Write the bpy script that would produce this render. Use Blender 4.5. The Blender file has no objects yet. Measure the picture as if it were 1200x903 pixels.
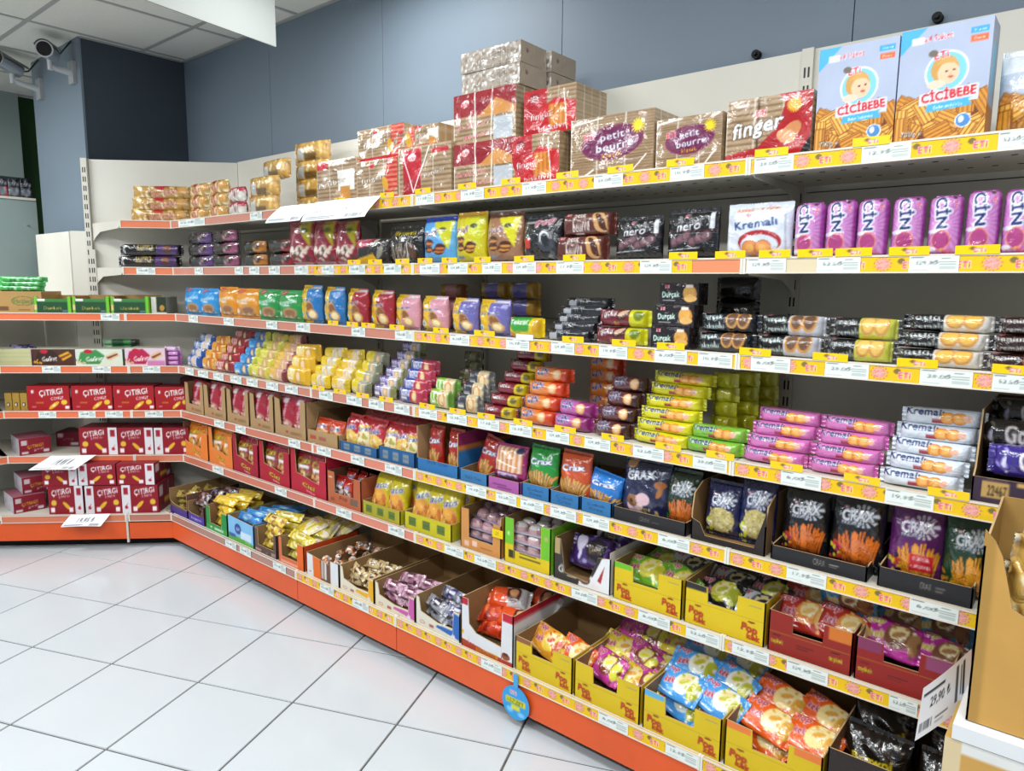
import bpy, math, random
import numpy as np
from mathutils import Matrix, Vector
S = bpy.context.scene
COL = S.collection
R = math.radians

# ---------------------------------------------------------------- camera, world, lights, exposure
cam_data = bpy.data.cameras.new('camera'); cam = bpy.data.objects.new('camera', cam_data); COL.objects.link(cam)
cam_data.sensor_width = 36; cam_data.lens = 833.662 / 1200 * 36; cam_data.clip_start = .02
PITCH, ROLL, YAW, CAMH = 0.13967, 0.01047, 0.87354, 1.4439
fw = Vector((math.sin(YAW) * math.cos(PITCH), math.cos(YAW) * math.cos(PITCH), -math.sin(PITCH)))
rt = Vector((math.cos(YAW), -math.sin(YAW), 0)); up = rt.cross(fw)
r2 = rt * math.cos(ROLL) + up * math.sin(ROLL); u2 = up * math.cos(ROLL) - rt * math.sin(ROLL)
cam.matrix_world = Matrix(((r2.x, u2.x, -fw.x, 0), (r2.y, u2.y, -fw.y, 0), (r2.z, u2.z, -fw.z, CAMH), (0, 0, 0, 1)))
S.camera = cam
w = bpy.data.worlds.new('world'); S.world = w; w.use_nodes = True
w.node_tree.nodes['Background'].inputs[0].default_value = (.80, .90, 1, 1)
w.node_tree.nodes['Background'].inputs[1].default_value = .36

def area(name, loc, sx, sy, power, col=(1, .97, .93), rot=(0, 0, 0)):
    l = bpy.data.lights.new(name, 'AREA'); l.shape = 'RECTANGLE'; l.size = sx; l.size_y = sy; l.energy = power; l.color = col
    o = bpy.data.objects.new(name, l); COL.objects.link(o); o.location = loc; o.rotation_euler = rot
    return o
LAMPS = ((1.72, 2.28), (.75, -.1), (-1.0, 1.2), (-1.0, 3.4), (-1.0, -1.0), (.2, 4.8), (.55, 1.3))  # the lamp beside the corner pillar is added to brighten that side
for (x_, y_), p_ in zip(LAMPS, (17, 30, 46, 54, 36, 62, 24)): area('ceiling_lamp_light', (x_, y_, 2.74), .25, .5 if x_ > 1.5 else 1.15, p_, (.95, .98, 1))
S.view_settings.view_transform = 'Standard'; S.view_settings.look = 'None'
S.view_settings.exposure = 0.0; S.view_settings.gamma = 1; S.view_settings.use_curve_mapping = False

# ---------------------------------------------------------------- materials
def material(name, col=None, rough=.5, spec=.5, coat=0, bump=0, bscale=40, metal=0, noise=0, nscale=8, emit=0):
    m = bpy.data.materials.new(name); m.use_nodes = True; nt = m.node_tree; b = nt.nodes['Principled BSDF']
    b.inputs['Roughness'].default_value = rough; b.inputs['Specular IOR Level'].default_value = spec
    b.inputs['Coat Weight'].default_value = coat; b.inputs['Coat Roughness'].default_value = .08; b.inputs['Metallic'].default_value = metal
    if col is None:
        a = nt.nodes.new('ShaderNodeAttribute'); a.attribute_name = 'Col'; src = a.outputs['Color']
    else:
        c = nt.nodes.new('ShaderNodeRGB'); c.outputs[0].default_value = (*lin(hexc(col)), 1); src = c.outputs[0]
    tc = nt.nodes.new('ShaderNodeTexCoord')
    if noise:
        n = nt.nodes.new('ShaderNodeTexNoise'); n.inputs['Scale'].default_value = nscale; n.inputs['Detail'].default_value = 5
        nt.links.new(tc.outputs['Object'], n.inputs['Vector'])
        h = nt.nodes.new('ShaderNodeMapRange'); h.inputs[1].default_value = .3; h.inputs[2].default_value = .7
        h.inputs[3].default_value = 1 - noise; h.inputs[4].default_value = 1 + noise; nt.links.new(n.outputs['Fac'], h.inputs[0])
        v = nt.nodes.new('ShaderNodeVectorMath'); v.operation = 'SCALE'; nt.links.new(src, v.inputs[0]); nt.links.new(h.outputs[0], v.inputs['Scale'])
        src = v.outputs[0]
    nt.links.new(src, b.inputs['Base Color'])
    if bump:
        n = nt.nodes.new('ShaderNodeTexNoise'); n.inputs['Scale'].default_value = bscale; n.inputs['Detail'].default_value = 3; n.inputs['Distortion'].default_value = .8
        oi = nt.nodes.new('ShaderNodeObjectInfo'); va = nt.nodes.new('ShaderNodeVectorMath'); va.operation = 'ADD'
        nt.links.new(tc.outputs['Object'], va.inputs[0]); nt.links.new(oi.outputs['Random'], va.inputs[1]); nt.links.new(va.outputs[0], n.inputs['Vector'])
        bp = nt.nodes.new('ShaderNodeBump'); bp.inputs['Strength'].default_value = bump; bp.inputs['Distance'].default_value = .01
        nt.links.new(n.outputs['Fac'], bp.inputs['Height']); nt.links.new(bp.outputs[0], b.inputs['Normal'])
        nt.links.new(bp.outputs[0], b.inputs['Coat Normal'])
    return m
def hexc(h):
    if not isinstance(h, str): return tuple(h)
    h = h.lstrip('#'); h = h if len(h) == 6 else ''.join(q * 2 for q in h); return tuple(int(h[i:i + 2], 16) / 255 for i in (0, 2, 4))
def lin(c):
    return tuple(x / 12.92 if x <= .04045 else ((x + .055) / 1.055) ** 2.4 for x in c)
M = dict(
    carton=material('printed_carton', None, .5, .35, noise=.05, nscale=14),
    foil=material('printed_foil', None, .2, .7, .45, bump=.5, bscale=28),
    film=material('clear_wrapped_film', None, .22, .5, .6, bump=.36, bscale=20),
    plastic=material('rail_plastic', None, .22, .5, .3),
    paper=material('printed_paper', None, .6, .25, noise=.03, nscale=30),
    shelf=material('cream_enamelled_steel', '#cfcabd', .42, .4, noise=.04, nscale=5),
    panel=material('cream_back_panel_enamel', '#d2cfc4', .5, .3, noise=.04, nscale=3),
    attr=material('painted_steel', None, .42, .4, noise=.04, nscale=6),
    orange=material('orange_enamelled_steel', '#dc5722', .35, .4, noise=.08, nscale=5),
    black=material('black_plastic', '#0b0b0c', .6, .3),
    tile=material('white_floor_tile', '#c0c6ca', .16, .5, noise=.025, nscale=1.6),
    grout=material('grey_grout', '#5c5a56', .8, .2, noise=.2, nscale=30),
    ceil=material('ceiling_tile_plaster', '#deddd7', .9, .1, noise=.03, nscale=60, bump=.08, bscale=300),
    tbar=material('ceiling_grid_metal', '#a4a5a3', .5, .4),
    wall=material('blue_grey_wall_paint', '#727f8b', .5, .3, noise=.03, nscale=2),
    walldark=material('dark_slate_wall', '#3f4852', .55, .3, noise=.05, nscale=3),  # slate tone, darker than the blue-grey wall
    green=material('dark_green_wall_paint', '#183a10', .6, .3, noise=.1, nscale=3),
    pale=material('pale_grey_green_paint', '#8d9c98', .5, .3, noise=.04, nscale=4),
    silver=material('silver_camera_metal', '#b9bcc0', .28, .6, metal=.7),
    glass=material('dark_lens_glass', '#07080a', .25, .4),
    white=material('white_card', '#9c9f9b', .55, .3),
    kraft=material('kraft_card', None, .7, .2, noise=.1, nscale=20))

# ---------------------------------------------------------------- mesh helpers
class MB:
    def __init__(s): s.v = []; s.f = []; s.c = []
    def quad(s, pts, col='#ffffff'):
        n = len(s.v); s.v += [tuple(p) for p in pts]; s.f.append(tuple(range(n, n + len(pts)))); s.c += [lin(hexc(col))] * len(pts)
    def box(s, x0, x1, y0, y1, z0, z1, col='#ffffff', M4=None):
        P = [Vector((x, y, z)) for x in (x0, x1) for y in (y0, y1) for z in (z0, z1)]
        if M4 is not None: P = [M4 @ p for p in P]
        for q in ((0, 1, 3, 2), (4, 6, 7, 5), (0, 4, 5, 1), (2, 3, 7, 6), (1, 5, 7, 3), (0, 2, 6, 4)): s.quad([P[i] for i in q], col)
    def prism(s, poly, z0, z1, col='#ffffff', M4=None):
        M4 = M4 or Matrix.Identity(4)
        b = [M4 @ Vector((x, y, z0)) for x, y in poly]; t = [M4 @ Vector((x, y, z1)) for x, y in poly]
        s.quad(t, col); s.quad(b[::-1], col)
        for i in range(len(poly)):
            j = (i + 1) % len(poly); s.quad([b[i], b[j], t[j], t[i]], col)
    def grid(s, fn, nu, nv, colors, flip=False):
        """fn(i, j) -> point, colors[j][i] linear"""
        n = len(s.v)
        for j in range(nv):
            for i in range(nu): s.v.append(fn(i, j))
        s.c += [tuple(c) for c in np.asarray(colors).reshape(-1, 3)]
        for j in range(nv - 1):
            for i in range(nu - 1):
                q = (n + j * nu + i, n + j * nu + i + 1, n + (j + 1) * nu + i + 1, n + (j + 1) * nu + i)
                s.f.append(q[::-1] if flip else q)
    def tube(s, pts, r, col='#ffffff', n=8):
        pts = [Vector(p) for p in pts]; rs = r if isinstance(r, (list, tuple)) else [r] * len(pts)
        rings = []
        for k, p in enumerate(pts):
            d = (pts[min(k + 1, len(pts) - 1)] - pts[max(k - 1, 0)]).normalized()
            a = d.orthogonal().normalized(); b = d.cross(a)
            rings.append([p + (a * math.cos(2 * math.pi * i / n) + b * math.sin(2 * math.pi * i / n)) * rs[k] for i in range(n)])
        for k in range(len(rings) - 1):
            for i in range(n):
                j = (i + 1) % n; s.quad([rings[k][i], rings[k][j], rings[k + 1][j], rings[k + 1][i]], col)
        s.quad(rings[0][::-1], col); s.quad(rings[-1], col)
    def mesh(s, name, mat, smooth=False):
        me = bpy.data.meshes.new(name); me.from_pydata(s.v, [], s.f); me.materials.append(mat)
        a = me.color_attributes.new('Col', 'FLOAT_COLOR', 'POINT')
        c = np.ones((len(s.v), 4), np.float32); c[:, :3] = np.array(s.c, np.float32).reshape(-1, 3); a.data.foreach_set('color', c.ravel())
        if smooth: me.polygons.foreach_set('use_smooth', [True] * len(me.polygons))
        me.update(); return me
    def build(s, name, mat, parent=None, mw=None, smooth=False):
        o = bpy.data.objects.new(name, s.mesh(name, mat, smooth)); COL.objects.link(o)
        if mw is not None: o.matrix_world = mw
        if parent is not None: o.parent = parent
        return o
def empty(name, mw=None):
    o = bpy.data.objects.new(name, None); COL.objects.link(o); o.empty_display_size = .05
    if mw is not None: o.matrix_world = mw
    return o
ALLLAB = {}
def tag(o, label, cat, group=None):
    o['label'] = label; o['category'] = cat
    if group: o['group'] = group
    n = len(label.split())
    if n < 4 or n > 16: print('LABEL LENGTH', n, label)
    ALLLAB[label] = ALLLAB.get(label, 0) + 1
    if ALLLAB[label] == 2: print('LABEL TWICE', label)
    return o
def struct(o): o['kind'] = 'structure'; return o

# ---------------------------------------------------------------- lettering and painted print (stored as mesh colours)
_txt = {}
def text_mask(s, bold=0.0):
    k = (s, round(bold, 3))
    if k in _txt: return _txt[k]
    if bold > 0:
        m, x0, y0, x1, y1 = text_mask(s, 0.0); r = bold * .75 * 56; n = int(math.ceil(r)); H, W = m.shape
        o = np.zeros((H + 2 * n, W + 2 * n))
        for i in range(-n, n + 1):
            for j in range(-n, n + 1):
                q = min(1, max(0, r + .5 - math.hypot(i, j)))
                if q > 0: v = o[n + i:n + i + H, n + j:n + j + W]; np.maximum(v, m * q, out=v)
        _txt[k] = (o, x0 - n / 56, y0 - n / 56, x1 + n / 56, y1 + n / 56); return _txt[k]
    cu = bpy.data.curves.new('t', 'FONT'); cu.body = s; cu.size = 1; cu.space_character = 1.06; cu.resolution_u = 3; cu.fill_mode = 'FRONT'
    ob = bpy.data.objects.new('t', cu); COL.objects.link(ob)
    dg = bpy.context.evaluated_depsgraph_get(); me = ob.evaluated_get(dg).to_mesh()
    me.calc_loop_triangles()
    v = np.array([p.co[:2] for p in me.vertices]) if len(me.vertices) else np.zeros((3, 2))
    t = np.array([q.vertices[:] for q in me.loop_triangles], int).reshape(-1, 3)
    ob.evaluated_get(dg).to_mesh_clear(); bpy.data.objects.remove(ob); bpy.data.curves.remove(cu)
    ppu = 56; x0, y0 = v.min(0) - .03; x1, y1 = v.max(0) + .03
    W, H = max(2, int((x1 - x0) * ppu)), max(2, int((y1 - y0) * ppu)); m = np.zeros((H, W), bool)
    for a, b, c in v[t]:
        if abs((b[0] - a[0]) * (c[1] - a[1]) - (b[1] - a[1]) * (c[0] - a[0])) < 1e-9: continue
        P = (np.array([a, b, c]) - (x0, y0)) * ppu
        lo = np.maximum(np.floor(P.min(0)).astype(int), 0); hi = np.minimum(np.ceil(P.max(0)).astype(int) + 1, (W, H))
        if (hi <= lo).any(): continue
        X, Y = np.meshgrid(np.arange(lo[0], hi[0]) + .5, np.arange(lo[1], hi[1]) + .5)
        def e(p, q): return (q[0] - p[0]) * (Y - p[1]) - (q[1] - p[1]) * (X - p[0])
        e0, e1, e2 = e(P[0], P[1]), e(P[1], P[2]), e(P[2], P[0])
        m[lo[1]:hi[1], lo[0]:hi[0]] |= ((e0 >= -.3) & (e1 >= -.3) & (e2 >= -.3)) | ((e0 <= .3) & (e1 <= .3) & (e2 <= .3))
    r = (m.astype(float), x0, y0, x1, y1); _txt[k] = r; return r

class Cv:
    """a printed sheet w x h cm; coordinates 0..1, y up; pixel size chosen per sheet"""
    def __init__(s, w, h, col, res=3.0):
        s.w, s.h = w, h; s.nx = max(4, int(w * res) + 1); s.ny = max(4, int(h * res) + 1)
        k = 2; s.k = k; s.W, s.H = s.nx * k, s.ny * k
        s.a = np.empty((s.H, s.W, 3)); s.a[:] = hexc(col)
        s.X, s.Y = np.meshgrid((np.arange(s.W) + .5) / s.W, (np.arange(s.H) + .5) / s.H); s.base = hexc(col)
    def put(s, m, col):
        m = np.clip(m, 0, 1)[..., None]; s.a = s.a * (1 - m) + np.array(hexc(col)) * m; return s
    def rect(s, x0, y0, x1, y1, col): return s.put(((s.X >= x0) & (s.X <= x1) & (s.Y >= y0) & (s.Y <= y1)).astype(float), col)
    def loc(s, cx, cy, rot=0):
        dx = (s.X - cx) * s.w; dy = (s.Y - cy) * s.h; c, n = math.cos(R(rot)), math.sin(R(rot)); return dx * c + dy * n, -dx * n + dy * c
    def ell(s, cx, cy, rx, ry, col, rot=0, a=1):      # radii in cm
        x, y = s.loc(cx, cy, rot); return s.put(((x / rx) ** 2 + (y / ry) ** 2 <= 1) * a, col)
    def burst(s, cx, cy, r, col, n=11, d=.2, ry=None):
        x, y = s.loc(cx, cy); t = np.arctan2(y, x); q = np.hypot(x, y * r / (ry or r)); return s.put((q <= r * (1 + d * np.sign(np.sin(n * t)) * .5)).astype(float), col)
    def rays(s, cx, cy, n, col, a=.35):
        x, y = s.loc(cx, cy); t = np.arctan2(y, x); return s.put((np.sin(n * t) > 0) * a * (np.hypot(x, y) > min(s.w, s.h) * .3), col)
    def poly(s, pts, col, a=1):
        m = np.zeros(s.X.shape, bool)
        for i in range(len(pts)):
            x0, y0 = pts[i - 1]; x1, y1 = pts[i]
            if y0 == y1: continue
            m ^= ((y0 > s.Y) != (y1 > s.Y)) & (s.X < (x1 - x0) * (s.Y - y0) / (y1 - y0) + x0)
        return s.put(m * a, col)
    def line(s, x0, y0, x1, y1, wd, col):
        ax, ay = x0 * s.w, y0 * s.h; bx, by = x1 * s.w, y1 * s.h; X, Y = s.X * s.w, s.Y * s.h
        L = (bx - ax) ** 2 + (by - ay) ** 2 + 1e-9; t = np.clip(((X - ax) * (bx - ax) + (Y - ay) * (by - ay)) / L, 0, 1)
        return s.put((np.hypot(X - ax - t * (bx - ax), Y - ay - t * (by - ay)) <= wd / 2).astype(float), col)
    def tx(s, t, cx, cy, hcm, col, rot=0, oc=None, ow=.05, b=.015, sl=0, wfit=None):
        """lettering centred at cx, cy; hcm = capital height in cm; oc = outline colour"""
        m0, x0, y0, x1, y1 = text_mask(t, b)
        for bb, cc in (([(b + ow, oc)] if oc else []) + [(b, col)]):
            m, ax, ay, bx, by = text_mask(t, bb); sc = hcm / .73; sx = sc
            if wfit: sx = min(sc * 3, wfit * s.w / max(.1, x1 - x0))
            x, y = s.loc(cx, cy, rot); x = x - sl * y
            u = x / sx + (x0 + x1) / 2; v = y / sc + .36
            iu = ((u - ax) / (bx - ax) * m.shape[1]).astype(int); iv = ((v - ay) / (by - ay) * m.shape[0]).astype(int)
            ok = (iu >= 0) & (iv >= 0) & (iu < m.shape[1]) & (iv < m.shape[0])
            s.put(np.where(ok, m[np.clip(iv, 0, m.shape[0] - 1), np.clip(iu, 0, m.shape[1] - 1)], 0), cc)
        return s
    def cookies(s, cx, cy, r, n=2, col='#d98a2b', dark='#8a4a14', dx=1.1, top=None):
        for i in range(n):
            x = cx + i * r * dx / s.w; s.ell(x, cy, r, r * .92, dark); s.ell(x, cy, r * .88, r * .8, col); s.ell(x, cy, r * .5, r * .42, top or '#eab263')
        return s
    def sticks(s, cx, cy, wd, ht, n, col='#d9a35c', dark='#7d4315', spread=.5, th=.35, seed=1):
        rg = random.Random(seed)
        for i in range(n):
            f = (i + .5) / n - .5; j = rg.uniform(-.04, .04)
            xa = cx + f * wd * .8 + j; xb = cx + f * wd * (1 + spread) + rg.uniform(-.03, .03); yb = cy + ht * (1 - abs(f) * .5) * rg.uniform(.85, 1)
            s.line(xa, cy, xb, yb, th * 1.5, dark); s.line(xa, cy, xb, yb, th, col)
        return s
    def speck(s, x0, y0, x1, y1, cols, size=.5, n=80, seed=3):
        rg = random.Random(seed)
        for i in range(n): s.ell(rg.uniform(x0, x1), rg.uniform(y0, y1), size * rg.uniform(.5, 1.2), size * rg.uniform(.3, .8), rg.choice(cols), rg.uniform(0, 180))
        return s
    def hstripes(s, n, col, a=.6, x0=0, x1=1, y0=0, y1=1, duty=.5):
        return s.put((((s.Y * n) % 1) < duty) * ((s.X >= x0) & (s.X <= x1) & (s.Y >= y0) & (s.Y <= y1)) * a, col)
    def vstripes(s, n, col, a=.6, x0=0, x1=1, y0=0, y1=1, duty=.5):
        return s.put((((s.X * n) % 1) < duty) * ((s.X >= x0) & (s.X <= x1) & (s.Y >= y0) & (s.Y <= y1)) * a, col)
    def eti(s, cx, cy, hcm, rot=0):
        s.ell(cx - hcm * 1.15 / s.w, cy + hcm * .55 / s.h, hcm * .55, hcm * .45, '#7d6a3c')
        return s.tx('ETi', cx, cy, hcm, '#d4213c', rot, '#f6e6e6', .1, .03)
    def out(s):
        a = s.a.reshape(s.ny, s.k, s.nx, s.k, 3).mean((1, 3)); return np.where(a <= .04045, a / 12.92, ((a + .055) / 1.055) ** 2.4)
    def sample(s, U, V):
        a = s.out(); i = np.clip(U * (s.nx - 1), 0, s.nx - 1.001); j = np.clip(V * (s.ny - 1), 0, s.ny - 1.001)
        i0, j0 = i.astype(int), j.astype(int); fi, fj = (i - i0)[..., None], (j - j0)[..., None]
        return (a[j0, i0] * (1 - fi) + a[j0, i0 + 1] * fi) * (1 - fj) + (a[j0 + 1, i0] * (1 - fi) + a[j0 + 1, i0 + 1] * fi) * fj

# ---------------------------------------------------------------- packages: each returns [(part name, mesh)]
def flow(cv, T, ax='h', e=2.4, k=5, fin=.9, mat='foil', wr=.12, seed=0, finh=.92, split=False, zig=.25, waist=0, arc=(-75, 103), sag=0, name='wrapper', fincol=None):
    """flow-wrapped pack: sheet cv bulged over thickness T (cm) with flat crimped ends of length fin.
    ax 'h': ends left and right, lies on the shelf; ax 'v': ends at top and bottom, stands."""
    rg = random.Random(seed); L = cv.w if ax == 'h' else cv.h; Hh = cv.h if ax == 'h' else cv.w
    nL = cv.nx if ax == 'h' else cv.ny; nC = cv.ny if ax == 'h' else cv.nx
    nL = max(nL, 14); f = fin / L
    ts = sorted(set([0, f * .5, f] + list(np.linspace(f, 1 - f, nL)) + [1 - f * .5, 1]))
    ph = [rg.uniform(0, 6.3) for _ in range(8)]
    if ax == 'h':
        ncf = max(10, int(nC * 1.0)); front = np.radians(np.linspace(arc[0], arc[1], ncf)); back = np.radians(np.linspace(arc[1], 360 + arc[0], 8))[1:-1]
        V = np.concatenate([np.linspace(0, 1, ncf), np.linspace(1, 0, 6) ]); th = np.concatenate([front, back])
    else:
        ncf = max(10, nC); front = np.linspace(-math.pi / 2, math.pi / 2, ncf); back = np.linspace(math.pi / 2, math.pi * 1.5, 8)[1:-1]
        V = None; th = np.concatenate([front, back])
    n = len(th); rows = []; cols = []
    for t in ts:
        q = min(1, max(0, (t - f) / (1 - 2 * f))); qq = q if ax == 'h' else q ** .85
        p = max(0, 1 - abs(2 * qq - 1) ** k) ** .5 if 0 < q < 1 else 0
        a = max(T / 2 * p, .05); edge = math.exp(-min(q, 1 - q) * L / 1.6)
        b = Hh / 2 * (finh + (1 - finh) * p) * (1 - waist * math.sin(math.pi * q))
        if ax == 'h':
            c_, s_ = np.cos(th), np.sin(th)
            y = -a * np.sign(c_) * np.abs(c_) ** (2 / e); z = b * np.sign(s_) * np.abs(s_) ** (2 / e)
            wv = wr * edge * np.sin(5 * th + ph[0] + 3 * q) * p + wr * .35 * np.sin(3 * th + 9 * q + ph[1]) * p
            y = y + wv * .6; z = z + wv
            if p == 0: y = y + .12 * np.sin(z * 3 + ph[2]); z = z * (1 + .0)
            x = np.full(n, (t - .5) * L)
            if t in (0, 1): x = x + zig * np.where(np.arange(n) % 2, .5, -.5)
            rows.append(np.stack([x, y, z + Hh / 2 + (0 if not sag else -sag * abs(2 * t - 1))], 1)); U = np.full(n, t)
            Vv = V
        else:
            c_, s_ = np.cos(th), np.sin(th)
            y = -a * np.sign(c_) * np.abs(c_) ** (2 / e); x = b * np.sign(s_) * np.abs(s_) ** (.9)
            fr = np.where(c_ > 0, 1, 0)
            wv = wr * (edge * 1.4 * np.sin(x * 2.6 + ph[0]) + .5 * np.sin(x * 1.1 + t * 9 + ph[1]) + .35 * np.sin(t * 21 + x * .7 + ph[3]))
            y = y + wv * (p + .25); z = np.full(n, t * L)
            if t in (0, 1): z = z + zig * np.where(np.arange(n) % 2, .5, -.5)
            rows.append(np.stack([x, y, z], 1)); U = np.clip(s_ * np.abs(s_) ** (-.1) * .5 + .5, 0, 1) if False else np.clip(np.sign(s_) * np.abs(s_) ** .9 * .5 + .5, 0, 1); Vv = np.full(n, t)
        cc = cv.sample(U, Vv)
        if fincol and p == 0: cc[:] = lin(hexc(fincol))
        cols.append(cc)
    nf = sum(1 for t in ts if t <= f + 1e-9)
    def strip(i0, i1, nm):
        mb = MB(); P = np.array(rows[i0:i1]) / 100; Q = np.array(cols[i0:i1]); m = i1 - i0
        mb.v = [tuple(q) for q in P.reshape(-1, 3)]; mb.c = [tuple(q) for q in Q.reshape(-1, 3)]
        for r_ in range(m - 1):
            for i in range(n):
                j = (i + 1) % n; q = (r_ * n + i, r_ * n + j, (r_ + 1) * n + j, (r_ + 1) * n + i); mb.f.append(q if ax == 'v' else q[::-1])
        return (nm, mb.mesh(nm, M[mat], True))
    N = len(ts)
    if not split: return [strip(0, N, name)]
    return [strip(nf - 1, N - nf + 1, name), strip(0, nf, 'crimped_seam'), strip(N - nf, N, 'crimped_seam')]

def cbox(front, D, side=None, top='#cccccc', mat='carton', puff=0, seed=0, name='carton', left=None):
    """closed block W x D x H (cm) with printed front, printed right side; origin front bottom centre"""
    W, H = front.w, front.h; mb = MB(); rg = random.Random(seed); ph = [rg.uniform(0, 6) for _ in range(4)]
    def bump(u, v): return puff * (math.sin(3.1 * u * 3 + ph[0]) * math.sin(2.7 * v * 3 + ph[1]) * .5 + .5) * min(1, 8 * u, 8 * (1 - u), 8 * v, 8 * (1 - v))
    U, V = np.meshgrid(np.linspace(0, 1, front.nx), np.linspace(0, 1, front.ny))
    mb.grid(lambda i, j: ((i / (front.nx - 1) - .5) * W / 100, -bump(i / (front.nx - 1), j / (front.ny - 1)) / 100, j / (front.ny - 1) * H / 100), front.nx, front.ny, front.sample(U, V))
    side = side or Cv(D, H, front.base, .6)
    for sgn, sd in ((1, side), (-1, left or side)):
        U, V = np.meshgrid(np.linspace(0, 1, sd.nx), np.linspace(0, 1, sd.ny))
        mb.grid(lambda i, j: (sgn * (W / 2 + bump(i / (sd.nx - 1), j / (sd.ny - 1)) * .7) / 100, i / (sd.nx - 1) * D / 100, j / (sd.ny - 1) * H / 100), sd.nx, sd.ny, sd.sample(U, V), flip=sgn < 0)
    w, d, h = W / 200, D / 100, H / 100
    if isinstance(top, Cv):
        U, V = np.meshgrid(np.linspace(0, 1, top.nx), np.linspace(0, 1, top.ny))
        mb.grid(lambda i, j: ((i / (top.nx - 1) - .5) * W / 100, j / (top.ny - 1) * d, h), top.nx, top.ny, top.sample(U, V))
        top = top.base
    else: mb.quad([(-w, 0, h), (w, 0, h), (w, d, h), (-w, d, h)], top)
    mb.quad([(-w, d, 0), (-w, 0, 0), (w, 0, 0), (w, d, 0)][::-1], top); mb.quad([(w, d, 0), (-w, d, 0), (-w, d, h), (w, d, h)], top)
    return [(name, mb.mesh(name, M[mat]))]

def wallpanel(prof, cv, M4, inside='#8f7350', t=.35):
    """upright card panel; prof = [(x cm, height cm), ...] from x=0 to cv.w, printed outside towards -y"""
    xs = []
    for (xa, ha), (xb, hb) in zip(prof[:-1], prof[1:]):
        if xb - xa < .05: continue
        m = max(2, int((xb - xa) / cv.w * cv.nx) + 1)
        for i in range(m): f = i / (m - 1); xs.append((xa + (xb - xa) * f, ha + (hb - ha) * f))
    ny = cv.ny; mb = MB(); X = np.array([x for x, _ in xs]); Hh = np.array([h for _, h in xs]); nx = len(xs)
    J = np.linspace(0, 1, ny)[:, None]; U = np.broadcast_to(X / cv.w, (ny, nx)); V = J * Hh / cv.h
    mb.grid(lambda i, j: tuple(M4 @ Vector((X[i] / 100, 0, Hh[i] * j / (ny - 1) / 100))), nx, ny, cv.sample(np.clip(U, 0, 1), np.clip(V, 0, 1)))
    ic = np.empty((2, nx, 3)); ic[:] = lin(hexc(inside)); tt = t / 100
    mb.grid(lambda i, j: tuple(M4 @ Vector((X[i] / 100, tt, Hh[i] * j / 100))), nx, 2, ic, flip=True)
    ec = np.empty((2, nx, 3)); ec[:] = lin(hexc('#b89a70'))
    mb.grid(lambda i, j: tuple(M4 @ Vector((X[i] / 100, tt * j, Hh[i] / 100))), nx, 2, ec)
    for i in (0, nx - 1): mb.quad([M4 @ Vector((X[i] / 100, a * tt, b * Hh[i] / 100)) for a, b in ((0, 0), (1, 0), (1, 1), (0, 1))], '#b89a70')
    return mb
def tray(front, D, fprof, sideprof, backh, side=None, inside='#8f7350'):
    """open display carton; sideprof = [(depth cm, height cm)...] from front to back"""
    W = front.w; hmax = max(h for _, h in sideprof); side = side or Cv(D, max(hmax, 1), front.base, .5)
    side.h = max(hmax, side.h); out = []
    out.append(('front_panel', wallpanel(fprof, front, Matrix.Translation((-W / 200, 0, 0)), inside).mesh('front_panel', M['carton'])))
    Rm = Matrix.Translation((W / 200, 0, 0)) @ Matrix.Rotation(R(90), 4, 'Z')
    out.append(('side_panel', wallpanel(sideprof, side, Rm, inside).mesh('side_panel', M['carton'])))
    Lm = Matrix.Translation((-W / 200, 0, 0)) @ Matrix(((0, -1, 0, 0), (1, 0, 0, 0), (0, 0, 1, 0), (0, 0, 0, 1))) @ Matrix.Scale(-1, 4, (0, 1, 0))
    out.append(('side_panel', wallpanel(sideprof, side, Lm, inside).mesh('side_panel', M['carton'])))
    bk = MB(); bk.box(-W / 200, W / 200, D / 100 - .004, D / 100, 0, backh / 100, inside); out.append(('back_panel', bk.mesh('back_panel', M['kraft'])))
    fl = MB(); fl.box(-W / 200 + .002, W / 200 - .002, .004, D / 100 - .004, 0, .004, inside); out.append(('bottom_panel', fl.mesh('bottom_panel', M['kraft'])))
    return out

FR = Matrix.Translation((1.7969, 3.8790, 0)) @ Matrix.Rotation(R(-90), 4, 'Z')   # long run on the right wall: x right along the rail, y into the shelf
FL = Matrix.Translation((1.7969, 3.8790, 0)) @ Matrix.Rotation(R(-45), 4, 'Z')   # oblique run in the corner
def at(fr, x, d, z, rz=0, rx=0, ry=0):
    return fr @ Matrix.Translation((x, d, z)) @ Matrix.Rotation(R(rz), 4, 'Z') @ Matrix.Rotation(R(rx), 4, 'X') @ Matrix.Rotation(R(ry), 4, 'Y')
def spawn(kind, parts, mw, label, cat, group=None, scale=None):
    if scale: mw = mw @ Matrix.Diagonal((*scale, 1))
    if len(parts) == 1:
        o = bpy.data.objects.new(kind, parts[0][1]); COL.objects.link(o); o.matrix_world = mw
    else:
        o = empty(kind, mw)
        for nm, me in parts:
            c = bpy.data.objects.new(nm, me); COL.objects.link(c); c.parent = o
    return tag(o, label, cat, group)
ORD = ['first', 'second', 'third', 'fourth', 'fifth', 'sixth', 'seventh', 'eighth']
def lay(i, n):
    if n == 1: return ''
    return 'bottom' if i == 0 else 'top' if i == n - 1 else ORD[i] + ' from bottom'
def lrw(i, n):
    if n == 1: return ''
    if n == 2: return ('left', 'right')[i]
    if n == 3: return ('left', 'middle', 'right')[i]
    return 'leftmost' if i == 0 else 'rightmost' if i == n - 1 else ORD[i] + ' from left'
SZ = [1.7659, 1.5209, 1.2746, 0.9912, 0.7446, 0.495, 0.191]   # height of each shelf's rail top, 1 = highest, 7 = base deck

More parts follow.
